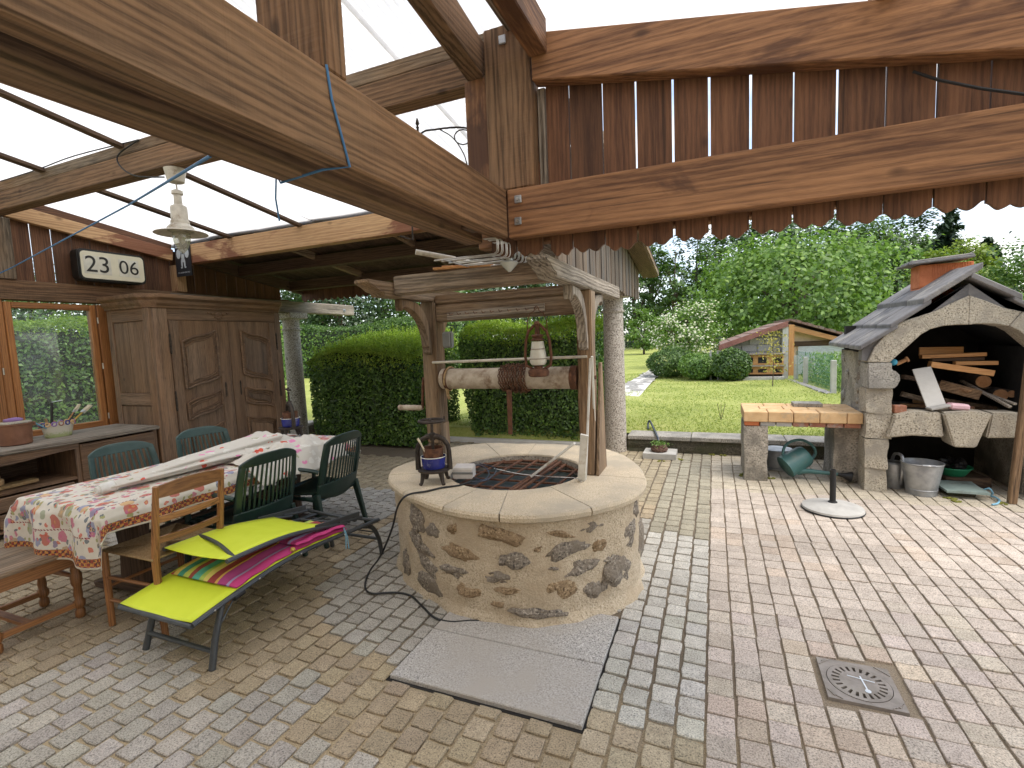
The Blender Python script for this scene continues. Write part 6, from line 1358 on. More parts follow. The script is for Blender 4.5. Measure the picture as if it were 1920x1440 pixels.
# arch stones (front profile read from the photograph, mirrored)
oi = [(500, 1050), (560, 920), (660, 800), (800, 690), (960, 640), (1120, 590), (1260, 520), (1410, 452)]; ii = [(700, 1050), (770, 985), (880, 890), (980, 800), (1060, 755), (1180, 725), (1330, 712), (1480, 712)]
OP = [(min(CX, bb(*p)[0]), bb(*p)[2]) for p in oi]; IP = [(min(CX, bb(*p)[0]), bb(*p)[2]) for p in ii]; OP[-1] = (CX, OP[-1][1]); IP[-1] = (CX, IP[-1][1])
for s in (0, 1):
    X = (lambda x: x) if s == 0 else mir
    for a, c in ((0, 4), (4, 7)):
        poly = [(X(x), z) for x, z in OP[a:c + 1]] + [(X(x), z) for x, z in IP[a:c + 1][::-1]]
        if a: poly = [(x - (.004 if s == 0 else -.004) * 0, z) for x, z in poly]
        b_ = BM(); prism(b_, poly if s else poly[::-1], 1, YF - (.045 if a == 0 else .03), YF + .2); bmesh.ops.triangulate(b_, faces=[f for f in b_.faces if len(f.verts) > 4]); obj('arch_stone', b_, 'stone_tan', bq, bevel=.006)
    # slate infill between arch and roof
    poly = [(1.30, 1.27), (1.34, 1.26)] + [(x, z + .002) for x, z in OP[1:]] + [(CX, 1.93), (1.30, 1.37)]
    b_ = BM(); prism(b_, [(X(x), z) for x, z in poly], 1, YF - .012, YF + .1); bmesh.ops.triangulate(b_, faces=[f for f in b_.faces if len(f.verts) > 4]); obj('gable_infill', b_, 'slate', bq)
    # roof slabs
    cs = [((1.27, 1.365), (1.56, 1.56), .045), ((1.50, 1.555), (1.80, 1.77), .045), ((1.74, 1.765), (2.15 if s == 0 else 2.09, 2.05 if s == 0 else 1.985), .055)]
    for k, (p, q, th) in enumerate(cs):
        for j, (y0, y1) in enumerate(((5.53, 5.95), (5.955, 6.45), (6.455, 6.9))):
            b_ = BM(); dzz = .004 * j + (.0 if s == 0 else -.01); P = [(X(p[0]), p[1] + dzz), (X(q[0]), q[1] + dzz), (X(q[0]), q[1] + th + dzz), (X(p[0]), p[1] + th + dzz)]; prism(b_, P, 1, y0, y1); obj('roof_slab', b_, 'slate', bq, bevel=.007)
b_ = BM(); box(b_, 1.40, 2.76, 6.70, 6.78, 0, 1.6); obj('back_wall', b_, 'soot', bq)
for a in (1.562, 2.588): b_ = BM(); box(b_, a, a + .010, 5.82, 6.69, .75, 1.35); obj('fire_lining', b_, 'soot', bq)
b_ = BM(); prism(b_, [(1.5, 1.34), (CX, 1.80), (2.66, 1.34), (2.66, 1.40), (CX, 1.86), (1.5, 1.40)], 1, 5.82, 6.7); obj('vault', b_, 'soot', bq)
b_ = BM(); box(b_, 1.565, 2.595, 5.76, 6.69, .66, .735); obj('hearth', b_, 'concrete_dark', bq)
for poly, k in (([(1.50, .535), (1.70, .565), (1.93, .555), (1.90, .785), (1.72, .785), (1.56, .745)], 0), ([(1.99, .475), (2.15, .475), (2.25, .785), (2.08, .80), (1.905, .785)], 1), ([(2.225, .56), (2.46, .57), (2.66, .54), (2.60, .745), (2.44, .785), (2.255, .785)], 2)):
    b_ = BM(); prism(b_, poly, 1, YF - .06 - (.03 if k == 1 else 0), YF + .16); obj('mantel_stone', b_, 'stone_tan', bq, bevel=.012, seg=2)
ch_ = [((1.895, 2.005), 0), ((2.008, 2.325), 0)]
for z0, z1 in ((1.74, 1.945), (1.95, 2.175)):
    b_ = BM(); box(b_, 1.90, 2.32, 6.15, 6.40, z0, z1); cb_ = obj('chimney_block', b_, 'brick_orange', bq, bevel=.004)
    for k in range(16):
        b_ = BM(); x = 2.0 + k * .0195; box(b_, x, x + .010, 6.146, 6.1495, z0 + .006, z1 - .006); obj('flute', b_, 'brick_orange', cb_)
for k, (dz, dx_) in enumerate(((0, 0), (.022, .03))):
    b_ = BM(); bar(b_, (1.79 + dx_, 6.28, 2.185 + dz), (2.30, 6.26, 2.215 + dz), .42 - .05 * k, .022); obj('chimney_slab', b_, 'slate', bq, bevel=.005)
# firewood, boards and odds and ends on the hearth
def prop(name, bm, mat, lab, cat, bev=.003, grp=None, smooth=False): return tag(obj(name, bm, mat, bevel=bev, smooth=smooth), lab, cat, grp)
hp = lambda x, y, Y: onY(1640 + x / 6.857, 620 + y / 6.857, Y)
def board(p, q, w, h, mat, lab, Y0=5.95, Y1=None, up=(0, 0, 1), name='board'):
    Y1 = Y1 or Y0; b_ = BM(); bar(b_, hp(*p, Y0), hp(*q, Y1), w, h, up); prop(name, b_, mat, lab, 'board')
board((570, 270), (1140, 262), .02, .085, 'new_wood_x', 'short wide orange board standing on edge on top of the firewood', 6.05)
board((590, 335), (1418, 300), .08, .035, 'new_wood_x', 'long pale plank lying under the wide board in the barbecue', 5.95)
board((720, 375), (1390, 358), .08, .028, 'dark_x', 'brown plank below the pale plank in the barbecue', 5.97)
board((1020, 418), (1570, 412), .07, .036, 'new_wood_x', 'light narrow plank sticking out to the right in the barbecue', 5.92)
board((705, 430), (1512, 545), .09, .055, 'new_wood_x', 'bright orange board slanting down to the right in the barbecue', 5.86)
b_ = BM(); bar(b_, hp(600, 480, 5.80), hp(800, 995, 5.64), .15, .014, (0, -1, .4)); prop('marble_strip', b_, 'concrete_pale', 'pale stone strip with a drilled hole leaning on the mantel', 'stone strip')
b_ = BM(); bar(b_, hp(690, 1005, 5.60), hp(940, 955, 5.62), .1, .02); prop('slate_offcut', b_, 'concrete', 'flat grey slab end under the leaning stone strip', 'slab')
b_ = BM(); bar(b_, hp(940, 965, 5.63), hp(1200, 985, 5.64), .1, .055); prop('plastic_pack', b_, 'pink_plastic', 'pale pink packet on the mantel of the barbecue', 'packet', .015)
b_ = BM(); bar(b_, hp(228, 1005, 5.68), hp(390, 1005, 5.7), .07, .075); prop('old_brick', b_, 'brick_red', 'dark brick on the left end of the hearth', 'brick', .006)
rs = random.Random(77)
FL = ('dark split stick low on the left of the firewood', 'grey old lath under the leaning stone strip', 'brown split log piece behind the slanting board', 'dark thin stick in the middle of the firewood', 'grey lath crossing the split log', 'brown billet under the orange board', 'dark stick near the mantel', 'grey splinter beside the log ends', 'brown stick at the back of the hearth')
for k in range(9):
    x0 = rs.uniform(280, 700); y0 = rs.uniform(560, 960); L = rs.uniform(500, 1000); an = rs.uniform(.02, .3)
    board((x0, y0), (min(1750, x0 + L), min(1000, y0 + L * an)), rs.uniform(.03, .07), rs.uniform(.02, .05), ('dark_x', 'weather_x', 'patchy_x')[k % 3], FL[k], rs.uniform(5.9, 6.3), rs.uniform(5.85, 6.2), name='firewood_stick'); C.objects[-1]['group'] = 'firewood heap'
board((1110, 640), (1745, 985), .03, .022, 'grey_wood_x', 'long pale lath pointing out over the mantel', 6.1, 5.62)
board((1300, 760), (1810, 945), .03, .018, 'grey_wood_x', 'second pale lath beside the log ends', 6.1, 5.66)
board((830, 690), (1360, 830), .08, .09, 'weather_x', 'thick split log lying across the hearth', 6.0, 5.9, name='split_log')
for k, (x, y, r) in enumerate(((1400, 655, .062), (1620, 830, .06), (1765, 815, .035))):
    c = hp(x, y, 5.98); t = thing('round_log', ('large round log end in the barbecue', 'round log with orange cut face beside the lath', 'thin round log end at the right of the heap', 'dark log end low in the heap', 'round log behind the others in the heap')[k], 'log', tuple(c), 'round logs')
    b_ = BM(); tube(b_, [Vector(c) + V3(0, .005, 0), Vector(c) + V3(.02, .45, 0)], r, 14); obj('trunk', b_, 'bark', t, smooth=True, ang=50); b_ = BM(); tube(b_, [Vector(c) - V3(0, .002, 0), Vector(c) + V3(0, .006, 0)], r * .94, 14); obj('cut_face', b_, 'log_end', t)
b_ = BM(); blob(b_, hp(243, 405, 5.75), (.032, .032, .03), 1, .05, 3); prop('blue_ball', b_, 'sponge_blue', 'small bright blue ball on the left of the hearth opening', 'ball', 0, smooth=True)
b_ = BM(); tube(b_, [hp(280, 430, 5.78), hp(420, 365, 5.78)], .018, 10); tube(b_, [hp(405, 372, 5.78), hp(430, 362, 5.78)], .028, 10); prop('stick_handle', b_, 'log_end', 'short pale wooden handle beside the blue ball', 'handle', 0, smooth=True)
b_ = BM(); p0, p1 = onY(1920, 765, 5.45), gz(1897, 944, 0); bar(b_, Vector(p1) + V3(0, 0, .0), Vector(p1) + (Vector(p0) - Vector(p1)) * 1.7, .055, .055, (0, 1, 0)); prop('leaning_post', b_, 'weather_z', 'grey weathered post leaning in front of the barbecue', 'post', .006)
# ------------------------------------------------------------ brick bench beside it
be = thing('brick_bench', 'low bench of yellow firebricks on stone piers beside the barbecue', 'bench', (.8, 6.0, 0))
obj('pier', rough_box(.292, .515, 5.69, 6.34, 0, .585, 21, .014, 7), 'rubble_wall', be, smooth=True, ang=45); obj('pier', rough_box(1.14, 1.36, 5.85, 6.36, 0, .585, 23, .014, 7), 'rubble_wall', be, smooth=True, ang=45)
for k in range(7):
    b_ = BM(); x = .295 + k * .15; box(b_, x, x + .142, 5.70, 5.81, .59, .637); obj('brick', b_, ('brick_orange', 'concrete', 'concrete', 'brick_red', 'brick_red', 'brick_red', 'brick_red')[k], be, bevel=.006)
b_ = BM(); box(b_, .30, 1.33, 5.82, 6.34, .592, .634); obj('bed_slab', b_, 'concrete_dark', be)
for r in range(3):
    for k in range(5):
        w = .232; x = .287 + k * w - (.0 if r % 2 == 0 else .06); x1 = min(x + w - .006, 1.345); x = max(x, .287)
        b_ = BM(); box(b_, x, x1, 5.675 + r * .228, 5.675 + r * .228 + .222, .638, .746 + random.uniform(-.002, .002)); obj('brick', b_, 'fire_brick', be, bevel=.006)
b_ = rough_box(.80, 1.07, 6.05, 6.26, .7485, .785, 31, .004, 3); prop('flat_stone', b_, 'weather_stone', 'flat grey stone lying on the firebrick bench', 'stone', 0, smooth=True)
# ------------------------------------------------------------ things on the paving around
wcn = thing('watering_can', 'teal green watering can lying tilted under the brick bench with black rose', 'watering can', (.85, 5.95, 0))
za_ = Vector((.80, .33, .50)).normalized(); xa_ = Vector((.1, -.25, -1)); xa_ = (xa_ - za_ * xa_.dot(za_)).normalized(); ya_ = za_.cross(xa_); Mt = Matrix((xa_, ya_, za_)).transposed()
oc = Vector((.80, 5.92, .178)); T = lambda p: Mt @ Vector(p) + oc
b_ = BM(); lathe(b_, [(.0001, -.125), (.118, -.125), (.126, -.12), (.122, -.11), (.115, .10), (.10, .135), (.07, .138), (.068, .128), (.095, .12)], 32, oc, Mt); obj('tank', b_, 'can_green', wcn, smooth=True, ang=40)
S0 = T((.10, -.02, -.06)); b_ = BM(); tube(b_, smooth_path([S0, S0 + V3(.08, -.01, .02), S0 + V3(.22, -.03, .02), S0 + V3(.38, -.05, .015)], 4), [.034 - .018 * k / 12 for k in range(13)], 12); obj('spout', b_, 'can_green', wcn, smooth=True)
S1 = S0 + V3(.38, -.05, .015); b_ = BM(); tube(b_, [S1 - V3(.02, 0, 0), S1 + V3(.02, -.004, -.005), S1 + V3(.09, -.012, -.018), S1 + V3(.10, -.013, -.02)], [.018, .02, .055, .052], 18); obj('rose', b_, 'black_rubber', wcn, smooth=True, ang=50)
b_ = BM(); tube(b_, smooth_path([T((-.115, 0, -.07)), T((-.18, 0, .0)), T((-.19, 0, .10)), T((-.14, 0, .20)), T((-.04, 0, .245)), T((.04, 0, .22)), T((.075, 0, .13))], 4), .015, 10); obj('handle', b_, 'can_green', wcn, smooth=True)
b_ = BM(); lathe(b_, [(.235, .0), (.24, .004), (.238, .016), (.19, .02), (.165, .20), (.155, .21), (.0001, .212)], 32, (.68, 6.38, 0)); prop('zinc_basin', b_, 'galv', 'upturned grey zinc basin behind the watering can', 'basin', 0, smooth=True)
pb_ = thing('parasol_base', 'round concrete parasol base with black tube on the pink paving', 'parasol base', (.955, 4.93, 0))
b_ = BM(); lathe(b_, [(.232, .004), (.238, .012), (.232, .03), (.16, .052), (.06, .068), (.0001, .07)], 48, (.955, 4.92, 0)); obj('weight', b_, 'concrete', pb_, smooth=True, ang=50)
b_ = BM(); tube(b_, [(.955 + .2345 * math.cos(a), 4.92 + .2345 * math.sin(a), .010) for a in np.linspace(0, 2 * PI, 48, endpoint=False)], .007, 6, True); obj('rim', b_, 'black_rubber', pb_)
b_ = BM(); lathe(b_, [(.036, .062), (.036, .075), (.024, .08), (.024, .36), (.019, .361), (.019, .30)], 24, (.955, 4.92, 0), cap=False); obj('tube', b_, 'black_rubber', pb_, smooth=True, ang=40)
bk_ = thing('zinc_bucket', 'dented grey zinc bucket standing under the barbecue hearth', 'bucket', (1.80, 5.62, 0)); bc = (1.80, 5.62, 0)
b_ = BM(); lathe(b_, [(.118, .0), (.120, .045), (.124, .048), (.124, .055), (.121, .058), (.158, .29), (.164, .295), (.163, .303), (.156, .302), (.118, .06), (.0001, .03)], 36, bc, cap=False); obj('body', b_, 'galv', bk_, smooth=True, ang=40)
b_ = BM(); tube(b_, smooth_path([(bc[0] - .16, bc[1], .285), (bc[0] - .13, bc[1] - .08, .296), (bc[0], bc[1] - .166, .304), (bc[0] + .13, bc[1] - .08, .296), (bc[0] + .16, bc[1], .285)], 6), .0045, 6); obj('handle', b_, 'steel', bk_); b_ = BM(); tube(b_, [(bc[0] - .05, bc[1] - .158, .304), (bc[0] + .05, bc[1] - .158, .304)], .010, 8); obj('grip', b_, 'galv', bk_)
gc_ = thing('grey_can', 'dull grey watering can standing behind the stone pillar beside the bucket', 'watering can', (1.62, 5.78, 0)); b_ = BM(); lathe(b_, [(.085, 0), (.09, .01), (.09, .24), (.07, .255), (.068, .245)], 24, (1.635, 5.80, 0), cap=False); obj('body', b_, 'galv', gc_, smooth=True, ang=40); b_ = BM(); tube(b_, smooth_path([(1.665, 5.72, .05), (1.668, 5.685, .14), (1.668, 5.675, .28), (1.662, 5.70, .34), (1.64, 5.80, .33), (1.636, 5.86, .25)], 4), .014, 8); obj('handle', b_, 'galv', gc_, smooth=True)
b_ = BM(); lathe(b_, [(.095, .10), (.1, .104), (.145, .175), (.155, .18), (.152, .186), (.13, .165), (.09, .112), (.0001, .11)], 32, (2.17, 6.02, 0), cap=False); prop('green_bowl', b_, 'bowl_green', 'bright green plastic bowl in the dark under the hearth', 'bowl', 0, smooth=True)
b_ = BM()
for k in range(14): a = rs.uniform(0, 6.28); blob(b_, (2.17 + .07 * math.cos(a), 6.02 + .07 * math.sin(a), .19 + .05 * rs.random()), (.035, .035, .03), k, .7, 2)
prop('plastic_bag', b_, 'black_rubber', 'crumpled black plastic bag heaped in the green bowl', 'bag', 0, smooth=True)
b_ = BM(); bar(b_, (2.05, 6.05, .05), (2.42, 6.1, .05), .34, .095); prop('wooden_block', b_, 'dark_x', 'dark low crate carrying the bowl under the hearth', 'crate', .008)
b_ = rough_box(1.95, 2.26, 5.50, 5.86, .055, .075, 41, .008, 4); prop('plastic_sheet', b_, 'mint_sheet', 'stiff pale green plastic sheet lying askew before the hearth', 'sheet', 0, smooth=True)
b_ = BM(); box(b_, 1.99, 2.2, 5.60, 5.82, .0, .052); prop('stone_pad', b_, 'mossy_stone', 'dark stone under the pale green sheet', 'stone', .01)
b_ = BM(); rp_ = [gz(1845, 918, .07), gz(1855, 916, .09), gz(1861, 924, .05), gz(1858, 930, .012), gz(1866, 932, .012), gz(1874, 938, .012), gz(1870, 944, .012), gz(1860, 946, .012)]; tube(b_, smooth_path(rp_, 5), .008, 6); prop('blue_rope', b_, 'rope_blue', 'short frayed blue rope end on the paving by the leaning post', 'rope', 0, smooth=True)
# planted basket on a block with hose
b_ = rough_box(-.86, -.455, 6.39, 6.72, 0, .072, 51, .004, 5); prop('concrete_block', b_, 'concrete', 'pale concrete slab on the paving below the low wall', 'block', 0, smooth=True)
pl = thing('planted_basket', 'small brown woven basket with sedum on a concrete slab', 'plant basket', (-.67, 6.55, .073)); b_ = BM()
for k in range(6): tube(b_, [(-.67 + (.088 + .012 * math.sin(k)) * math.cos(a), 6.55 + (.088 + .012 * math.sin(k)) * math.sin(a), .082 + .014 * k + .005 * math.sin(a * 9 + k * 3)) for a in np.linspace(0, 2 * PI, 36, endpoint=False)], .010, 6, True)
lathe(b_, [(.085, .074), (.09, .15), (.0001, .152)], 24, (-.67, 6.55, 0)); obj('basket', b_, 'wicker', pl, smooth=True)
P = np.stack([-.67 + rng.normal(0, .05, 260), 6.55 + rng.normal(0, .05, 260), .165 + np.abs(rng.normal(0, .022, 260))], 1); P[200:, 0] += .06; P[200:, 2] -= .02
leaves('sedum', P, np.tile([0, 0, 1.], (260, 1)), .026, 'laurel', pl, .6)
b_ = BM(); tube(b_, smooth_path([gz(1216, 805, .215), gz(1215, 796, .25), gz(1218, 789, .30), gz(1224, 800, .25), (-.70, 6.64, .24), (-.69, 6.60, .16)], 5), .014, 10); prop('garden_hose', b_, 'hose', 'short black pipe curving from the wall into the planted basket', 'pipe', 0, smooth=True)
# moss tufts in the joints
b_ = BM()
for k, (x, y) in enumerate(((1275, 862), (1240, 865), (1335, 853), (1355, 855), (1390, 890), (1395, 893), (1570, 860), (1590, 868), (1565, 868), (1605, 903), (1780, 935), (1790, 940), (1880, 945), (1445, 897))):
    p = gz(x, y, 0)
    for j in range(5): blob(b_, (p[0] + rs.uniform(-.04, .04), p[1] + rs.uniform(-.03, .03), .004), (.02, .018, .012), k * 5 + j, .6, 1)
tag(obj('moss', b_, 'moss', smooth=True), 'yellow green moss tufts in the paving joints', 'moss', kind='stuff')
# ============================================================ HEDGES
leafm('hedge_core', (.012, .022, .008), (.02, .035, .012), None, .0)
def hedge(name, lab, x0, x1, y0, y1, z0, ztf, nleaf, size, mats, taper=.1, sprig=900):
    t = thing(name, lab, 'hedge', ((x0 + x1) / 2, (y0 + y1) / 2, z0))
    def zt(x, y): return ztf(x, y)
    def warp(p):
        q = p.copy(); f = np.clip((q[:, 2] - z0) / 1.2, 0, 1); cxx, cyy = (x0 + x1) / 2, (y0 + y1) / 2; k = 1 - taper * (1 - f) ** 2
        q[:, 0] = cxx + (q[:, 0] - cxx) * k; q[:, 1] = cyy + (q[:, 1] - cyy) * k
        for i in range(len(q)): q[i] += .06 * np.array(noise.noise_vector(Vector(q[i]) * 1.7))
        return q
    lx, ly = x1 - x0, y1 - y0; zm = ztf((x0 + x1) / 2, (y0 + y1) / 2); A = [lx * (zm - z0), ly * (zm - z0), ly * (zm - z0), lx * ly, lx * (zm - z0) * .5]; A = np.array(A) / sum(A)
    pts, nr = [], []
    for k, fr in enumerate(A):
        n = int(nleaf * fr); u, v = rng.random(n), rng.random(n); dep = np.abs(rng.normal(0, .05, n)) - .02
        if k == 0: x = x0 + lx * u; p = np.stack([x, y0 + dep, z0 + .02 + (zm - z0) * v], 1); N = np.array([0, -1, .25])
        if k == 4: x = x0 + lx * u; p = np.stack([x, y1 - dep, z0 + .02 + (zm - z0) * v], 1); N = np.array([0, 1, .25])
        if k == 1: y = y0 + ly * u; p = np.stack([x0 + dep, y, z0 + .02 + (zm - z0) * v], 1); N = np.array([-1, 0, .25])
        if k == 2: y = y0 + ly * u; p = np.stack([x1 - dep, y, z0 + .02 + (zm - z0) * v], 1); N = np.array([1, 0, .25])
        if k == 3: x, y = x0 + lx * u, y0 + ly * v; p = np.stack([x, y, np.array([zt(a, c) for a, c in zip(x, y)]) - dep], 1); N = np.array([0, 0, 1.])
        # rounded edges
        ex = np.minimum(p[:, 0] - x0, x1 - p[:, 0]); ey = np.minimum(p[:, 1] - y0, y1 - p[:, 1]); r = .18
        cut = np.clip(r - ex, 0, r) ** 2 + np.clip(r - ey, 0, r) ** 2; p[:, 2] = np.minimum(p[:, 2], np.array([zt(a, c) for a, c in zip(p[:, 0], p[:, 1])]) - cut * 2.2)
        pts.append(p); nr.append(np.tile(N, (n, 1)))
    P = warp(np.concatenate(pts)); Nn = np.concatenate(nr)
    ztp = np.array([zt(a, c) for a, c in zip(P[:, 0], P[:, 1])]); br = P[:, 2] + rng.normal(0, .07, len(P)) > ztp - .26  # bright top layer: young shoots, with light from above put into the colour
    leaves('foliage', P[~br], Nn[~br], size, mats[0], t, .55, .6); leaves('lit_young_growth', P[br], Nn[br], size * .9, mats[1], t, .42, .8)
    # upright sprigs
    SP, SN = [], []
    for k in range(sprig):
        x, y = x0 + lx * random.random(), y0 + ly * random.random(); z = zt(x, y) - .03; h = random.uniform(.04, .16) * (1.7 if random.random() < .1 else 1); a, c = random.gauss(0, .12), random.gauss(0, .12); m = max(3, int(h / .018))
        for j in range(m): SP.append((x + a * h * j / m + random.gauss(0, .006), y + c * h * j / m + random.gauss(0, .006), z + h * j / m)); SN.append((random.gauss(0, 1), random.gauss(0, 1), .4))
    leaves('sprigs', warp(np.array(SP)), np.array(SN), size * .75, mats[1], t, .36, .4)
    b_ = BM(); box(b_, x0 + .16, x1 - .16, y0 + .16, y1 - .16, z0, zm - .2); bmesh.ops.subdivide_edges(b_, edges=b_.edges, cuts=4, use_grid_fill=True); obj('blocking_core', b_, 'hedge_core', t)  # added solid dark box inside the leaves, stops light passing through
hedge('clipped_hedge', 'square clipped hedge block with young tops coloured bright as if lit, behind the table', -6.25, -4.22, 6.22, 7.75, 0, lambda x, y: 1.53 + .16 * (y - 6.22) + .05 * math.sin(x * 2.1), 46000, .052, ('hedge_dark', 'hedge_bright'), .06, 1500)
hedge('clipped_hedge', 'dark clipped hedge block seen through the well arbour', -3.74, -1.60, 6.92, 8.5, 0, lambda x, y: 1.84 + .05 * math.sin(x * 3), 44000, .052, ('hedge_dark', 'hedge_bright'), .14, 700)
hedge('laurel_hedge', 'tall leafy laurel hedge outside the wooden window', -11.2, -9.6, .2, 9.0, 0, lambda x, y: 2.25 + .07 * math.sin(y * 1.3), 48000, .068, ('laurel', 'hedge_bright'), .03, 500)
hedge('background_hedge', 'long dark hedge closing the lawn beyond the wardrobe column', -24, -9.6, 17.5, 19.5, .2, lambda x, y: 2.6 + .15 * math.sin(x * .9), 16000, .14, ('hedge_dark', 'tree_mid'), .02, 100)
# ============================================================ TREES
def tree(name, lab, x, y, z0, h, rx, rz, mat, nclump, nleaf, lsize, trunk=.16, crown_lo=.3, seed=0, grp=None, spread=.30, sparse=False, extra=None, droop=.2):
    r = np.random.default_rng(seed + 100); t = thing(name, lab, 'tree', (x, y, z0), grp)
    cz = z0 + h - rz; base = Vector((x, y, z0))
    b_ = BM(); n_ = 7; lean = r.normal(0, .04, 2); tp = [base + Vector((lean[0] * h * (k / n_) ** 1.5, lean[1] * h * (k / n_) ** 1.5, (h * .86) * k / n_ - (.05 if k == 0 else 0))) for k in range(n_ + 1)]
    tube(b_, tp, [trunk * (1 - .85 * k / n_) for k in range(n_ + 1)], 8); obj('trunk', b_, 'bark', t, smooth=True)
    cl = []
    while len(cl) < nclump:
        d = r.normal(0, 1, 3); d /= np.linalg.norm(d); rr = r.uniform(.35, 1) ** .6
        p = np.array([x + d[0] * rx * rr, y + d[1] * rx * rr, cz + d[2] * rz * rr])
        if p[2] < z0 + h * crown_lo * .6: continue
        cl.append((p, d))
    for i in range(0, min(nclump, 16)):
        p = Vector(cl[i][0]); k = min(.75, max(.25, (p.z - z0) / h * .75)); s = tp[int(k * n_)]; m_ = (s + p) / 2 + Vector((0, 0, .06 * h * .3)); b_ = BM(); tube(b_, [s, m_, p], [trunk * .38, trunk * .22, trunk * .06], 6); obj('limb', b_, 'bark', t, smooth=True)
    per = max(1, nleaf // nclump); PP, NN = [], []
    for p, d in cl:
        s = spread * rx * r.uniform(.6, 1.15); q = p + r.normal(0, 1, (per, 3)) * np.array([s, s, s * .62]) * .62; PP.append(q); NN.append((q - np.array([x, y, cz - rz * .3])) / rx + np.array([0, 0, .6]))
    P = np.concatenate(PP); N = np.concatenate(NN); leaves('crown', P, N, lsize, mat, t, .62, .7, droop)
    if extra:
        k = r.random(len(P)) < extra[1]; out_ = np.linalg.norm((P - np.array([x, y, cz])) / np.array([rx, rx, rz]), axis=1) > .75; k &= out_
        leaves('blossoms', P[k] + np.array([0, -.03, .03]), N[k] + np.array([0, -1, 1.]), lsize * .8, extra[0], t, .9, .3)
    return t
def at(px, Y, py=640): return onY(px, py, Y)[0]
def tz(px, py, Y): return onY(px, py, Y)[2]
grpF = 'tall trees of the wood behind the lawn'
k = 0
specs = [  # px, top py, Y, crown radius, material, clumps, leaves, size, kind
    (1192, 425, 52, 2.6, 'tree_mid', 46, 3400, .36, 'a'), (1228, 418, 55, 2.4, 'tree_dark', 40, 2900, .36, 'b'), (1262, 440, 50, 2.2, 'tree_mid', 38, 2700, .36, 'a'), (1300, 425, 56, 2.6, 'tree_dark', 40, 3000, .36, 'b'), (1338, 430, 52, 2.6, 'tree_mid', 44, 3000, .36, 'a'),
    (1385, 400, 60, 3.8, 'tree_dark', 60, 5200, .40, 'b'), (1440, 385, 62, 4.2, 'tree_mid', 66, 5600, .40, 'a'), (1510, 380, 58, 4.2, 'tree_dark', 60, 5400, .40, 'b'), (1580, 395, 60, 4.0, 'tree_mid', 60, 5200, .40, 'a'), (1650, 405, 56, 3.8, 'tree_mid', 60, 5200, .38, 'a'), (1705, 392, 60, 3.4, 'tree_dark', 56, 4800, .40, 'b'), (1738, 432, 54, 2.6, 'tree_mid', 46, 4000, .36, 'a'),
    (1690, 470, 44, 3.0, 'tree_mid', 50, 4600, .32, 'a'), (1630, 480, 46, 3.0, 'tree_dark', 50, 4600, .32, 'b')]
WL = ['slim mid green tree of the wood next to the outer gable boards', 'slim dark tree of the wood behind the small light tree', 'slim mid green tree of the wood left of the elder blossom', 'slim dark tree of the wood right above the elder blossom', 'slim mid green tree of the wood touching the walnut crown', 'broad dark tree of the wood just left of the walnut top', 'broad mid green tree of the wood rising over the walnut crown', 'broad dark tree of the wood behind the walnut top', 'broad mid green tree of the wood behind the right side of the walnut', 'broad mid green tree of the wood right of the walnut', 'broad dark tree of the wood left of the tall spruce', 'mid green tree of the wood at the foot of the tall spruce', 'lower mid green tree behind the brick chimney', 'lower dark tree between the walnut and the brick chimney']
for i, (px, py, Y, r_, m_, nc, nl, ls, kd) in enumerate(specs):
    X = at(px, Y); zt_ = tz(px, py, Y); h = zt_ - .2
    thin = i < 5
    tree('wood_tree', WL[i], X, Y, .2, h, r_, h * (.46 if thin else .44), m_, nc, nl, ls, .22, .12, i, grpF, .30 if thin else .34)
DL = ['dark tree beyond the hedge right of the wardrobe column', 'dark tree beyond the left part of the clipped hedge', 'tree beyond the middle of the clipped hedge', 'dark tree beyond the right end of the clipped hedge', 'dark tree seen left of the lantern above the hedge', 'tree seen behind the lantern above the hedge', 'dark tree behind the right well post', 'dark tree behind the granite column', 'tree behind the wardrobe top']
for i, (px, py, Y, r_) in enumerate(((560, 480, 34, 4.2), (640, 470, 30, 3.6), (720, 470, 36, 4.2), (800, 470, 33, 3.8), (880, 470, 38, 4.2), (960, 480, 40, 4.2), (1040, 480, 44, 4.4), (1110, 480, 46, 4.2), (480, 420, 30, 4), (60, 470, 14, 3.4), (-60, 450, 12, 3.2), (180, 470, 17, 3.6))):
    X = at(px, Y); h = tz(px, py, Y) - .2
    tree('dark_tree', DL[i] if i < 9 else ('', '', '', '', '', '', '', '', '', 'tree over the laurel hedge seen in the window pane', 'dark tree beside the window mullion over the laurel hedge', 'dark tree over the end of the laurel hedge by the wardrobe')[i], X, Y, .2, h, r_, h * .5, 'tree_dark' if i % 3 else 'tree_mid', 60, 5200, .34 if Y > 25 else .22, .24, .05, 40 + i, 'dark trees beyond the hedges' if i < 9 else 'trees outside the window', .36)
# underwood closing the far edge
UX = rng.uniform(-60, 60, 26000); UY = 58 + rng.normal(0, 1.6, 26000) + .0 * UX; UZ = .2 + np.abs(rng.normal(0, 1, 26000)) * 1.25
keep = UY > 54; o = leaves('underwood', np.stack([UX, UY, UZ], 1)[keep], np.tile([0, -1, .5], (keep.sum(), 1)), .34, 'tree_dark', None, .7, .8); tag(o, 'dark undergrowth along the foot of the wood', 'undergrowth', kind='stuff')
X = at(1490, 27); h = tz(1490, 436, 27) - .2; tree('walnut_tree', 'big round light green walnut tree behind the shed', X, 27, .2, h, 4.35, h * .47, 'tree_light', 130, 19000, .23, .26, .1, 70, None, .24)
X = at(1207, 36); tree('young_tree', 'small light green tree at the far end of the path', X, 36, .2, tz(1207, 580, 36) - .2, 1.25, (tz(1207, 580, 36) - .2) * .45, 'tree_light', 40, 3600, .17, .08, .1, 71)
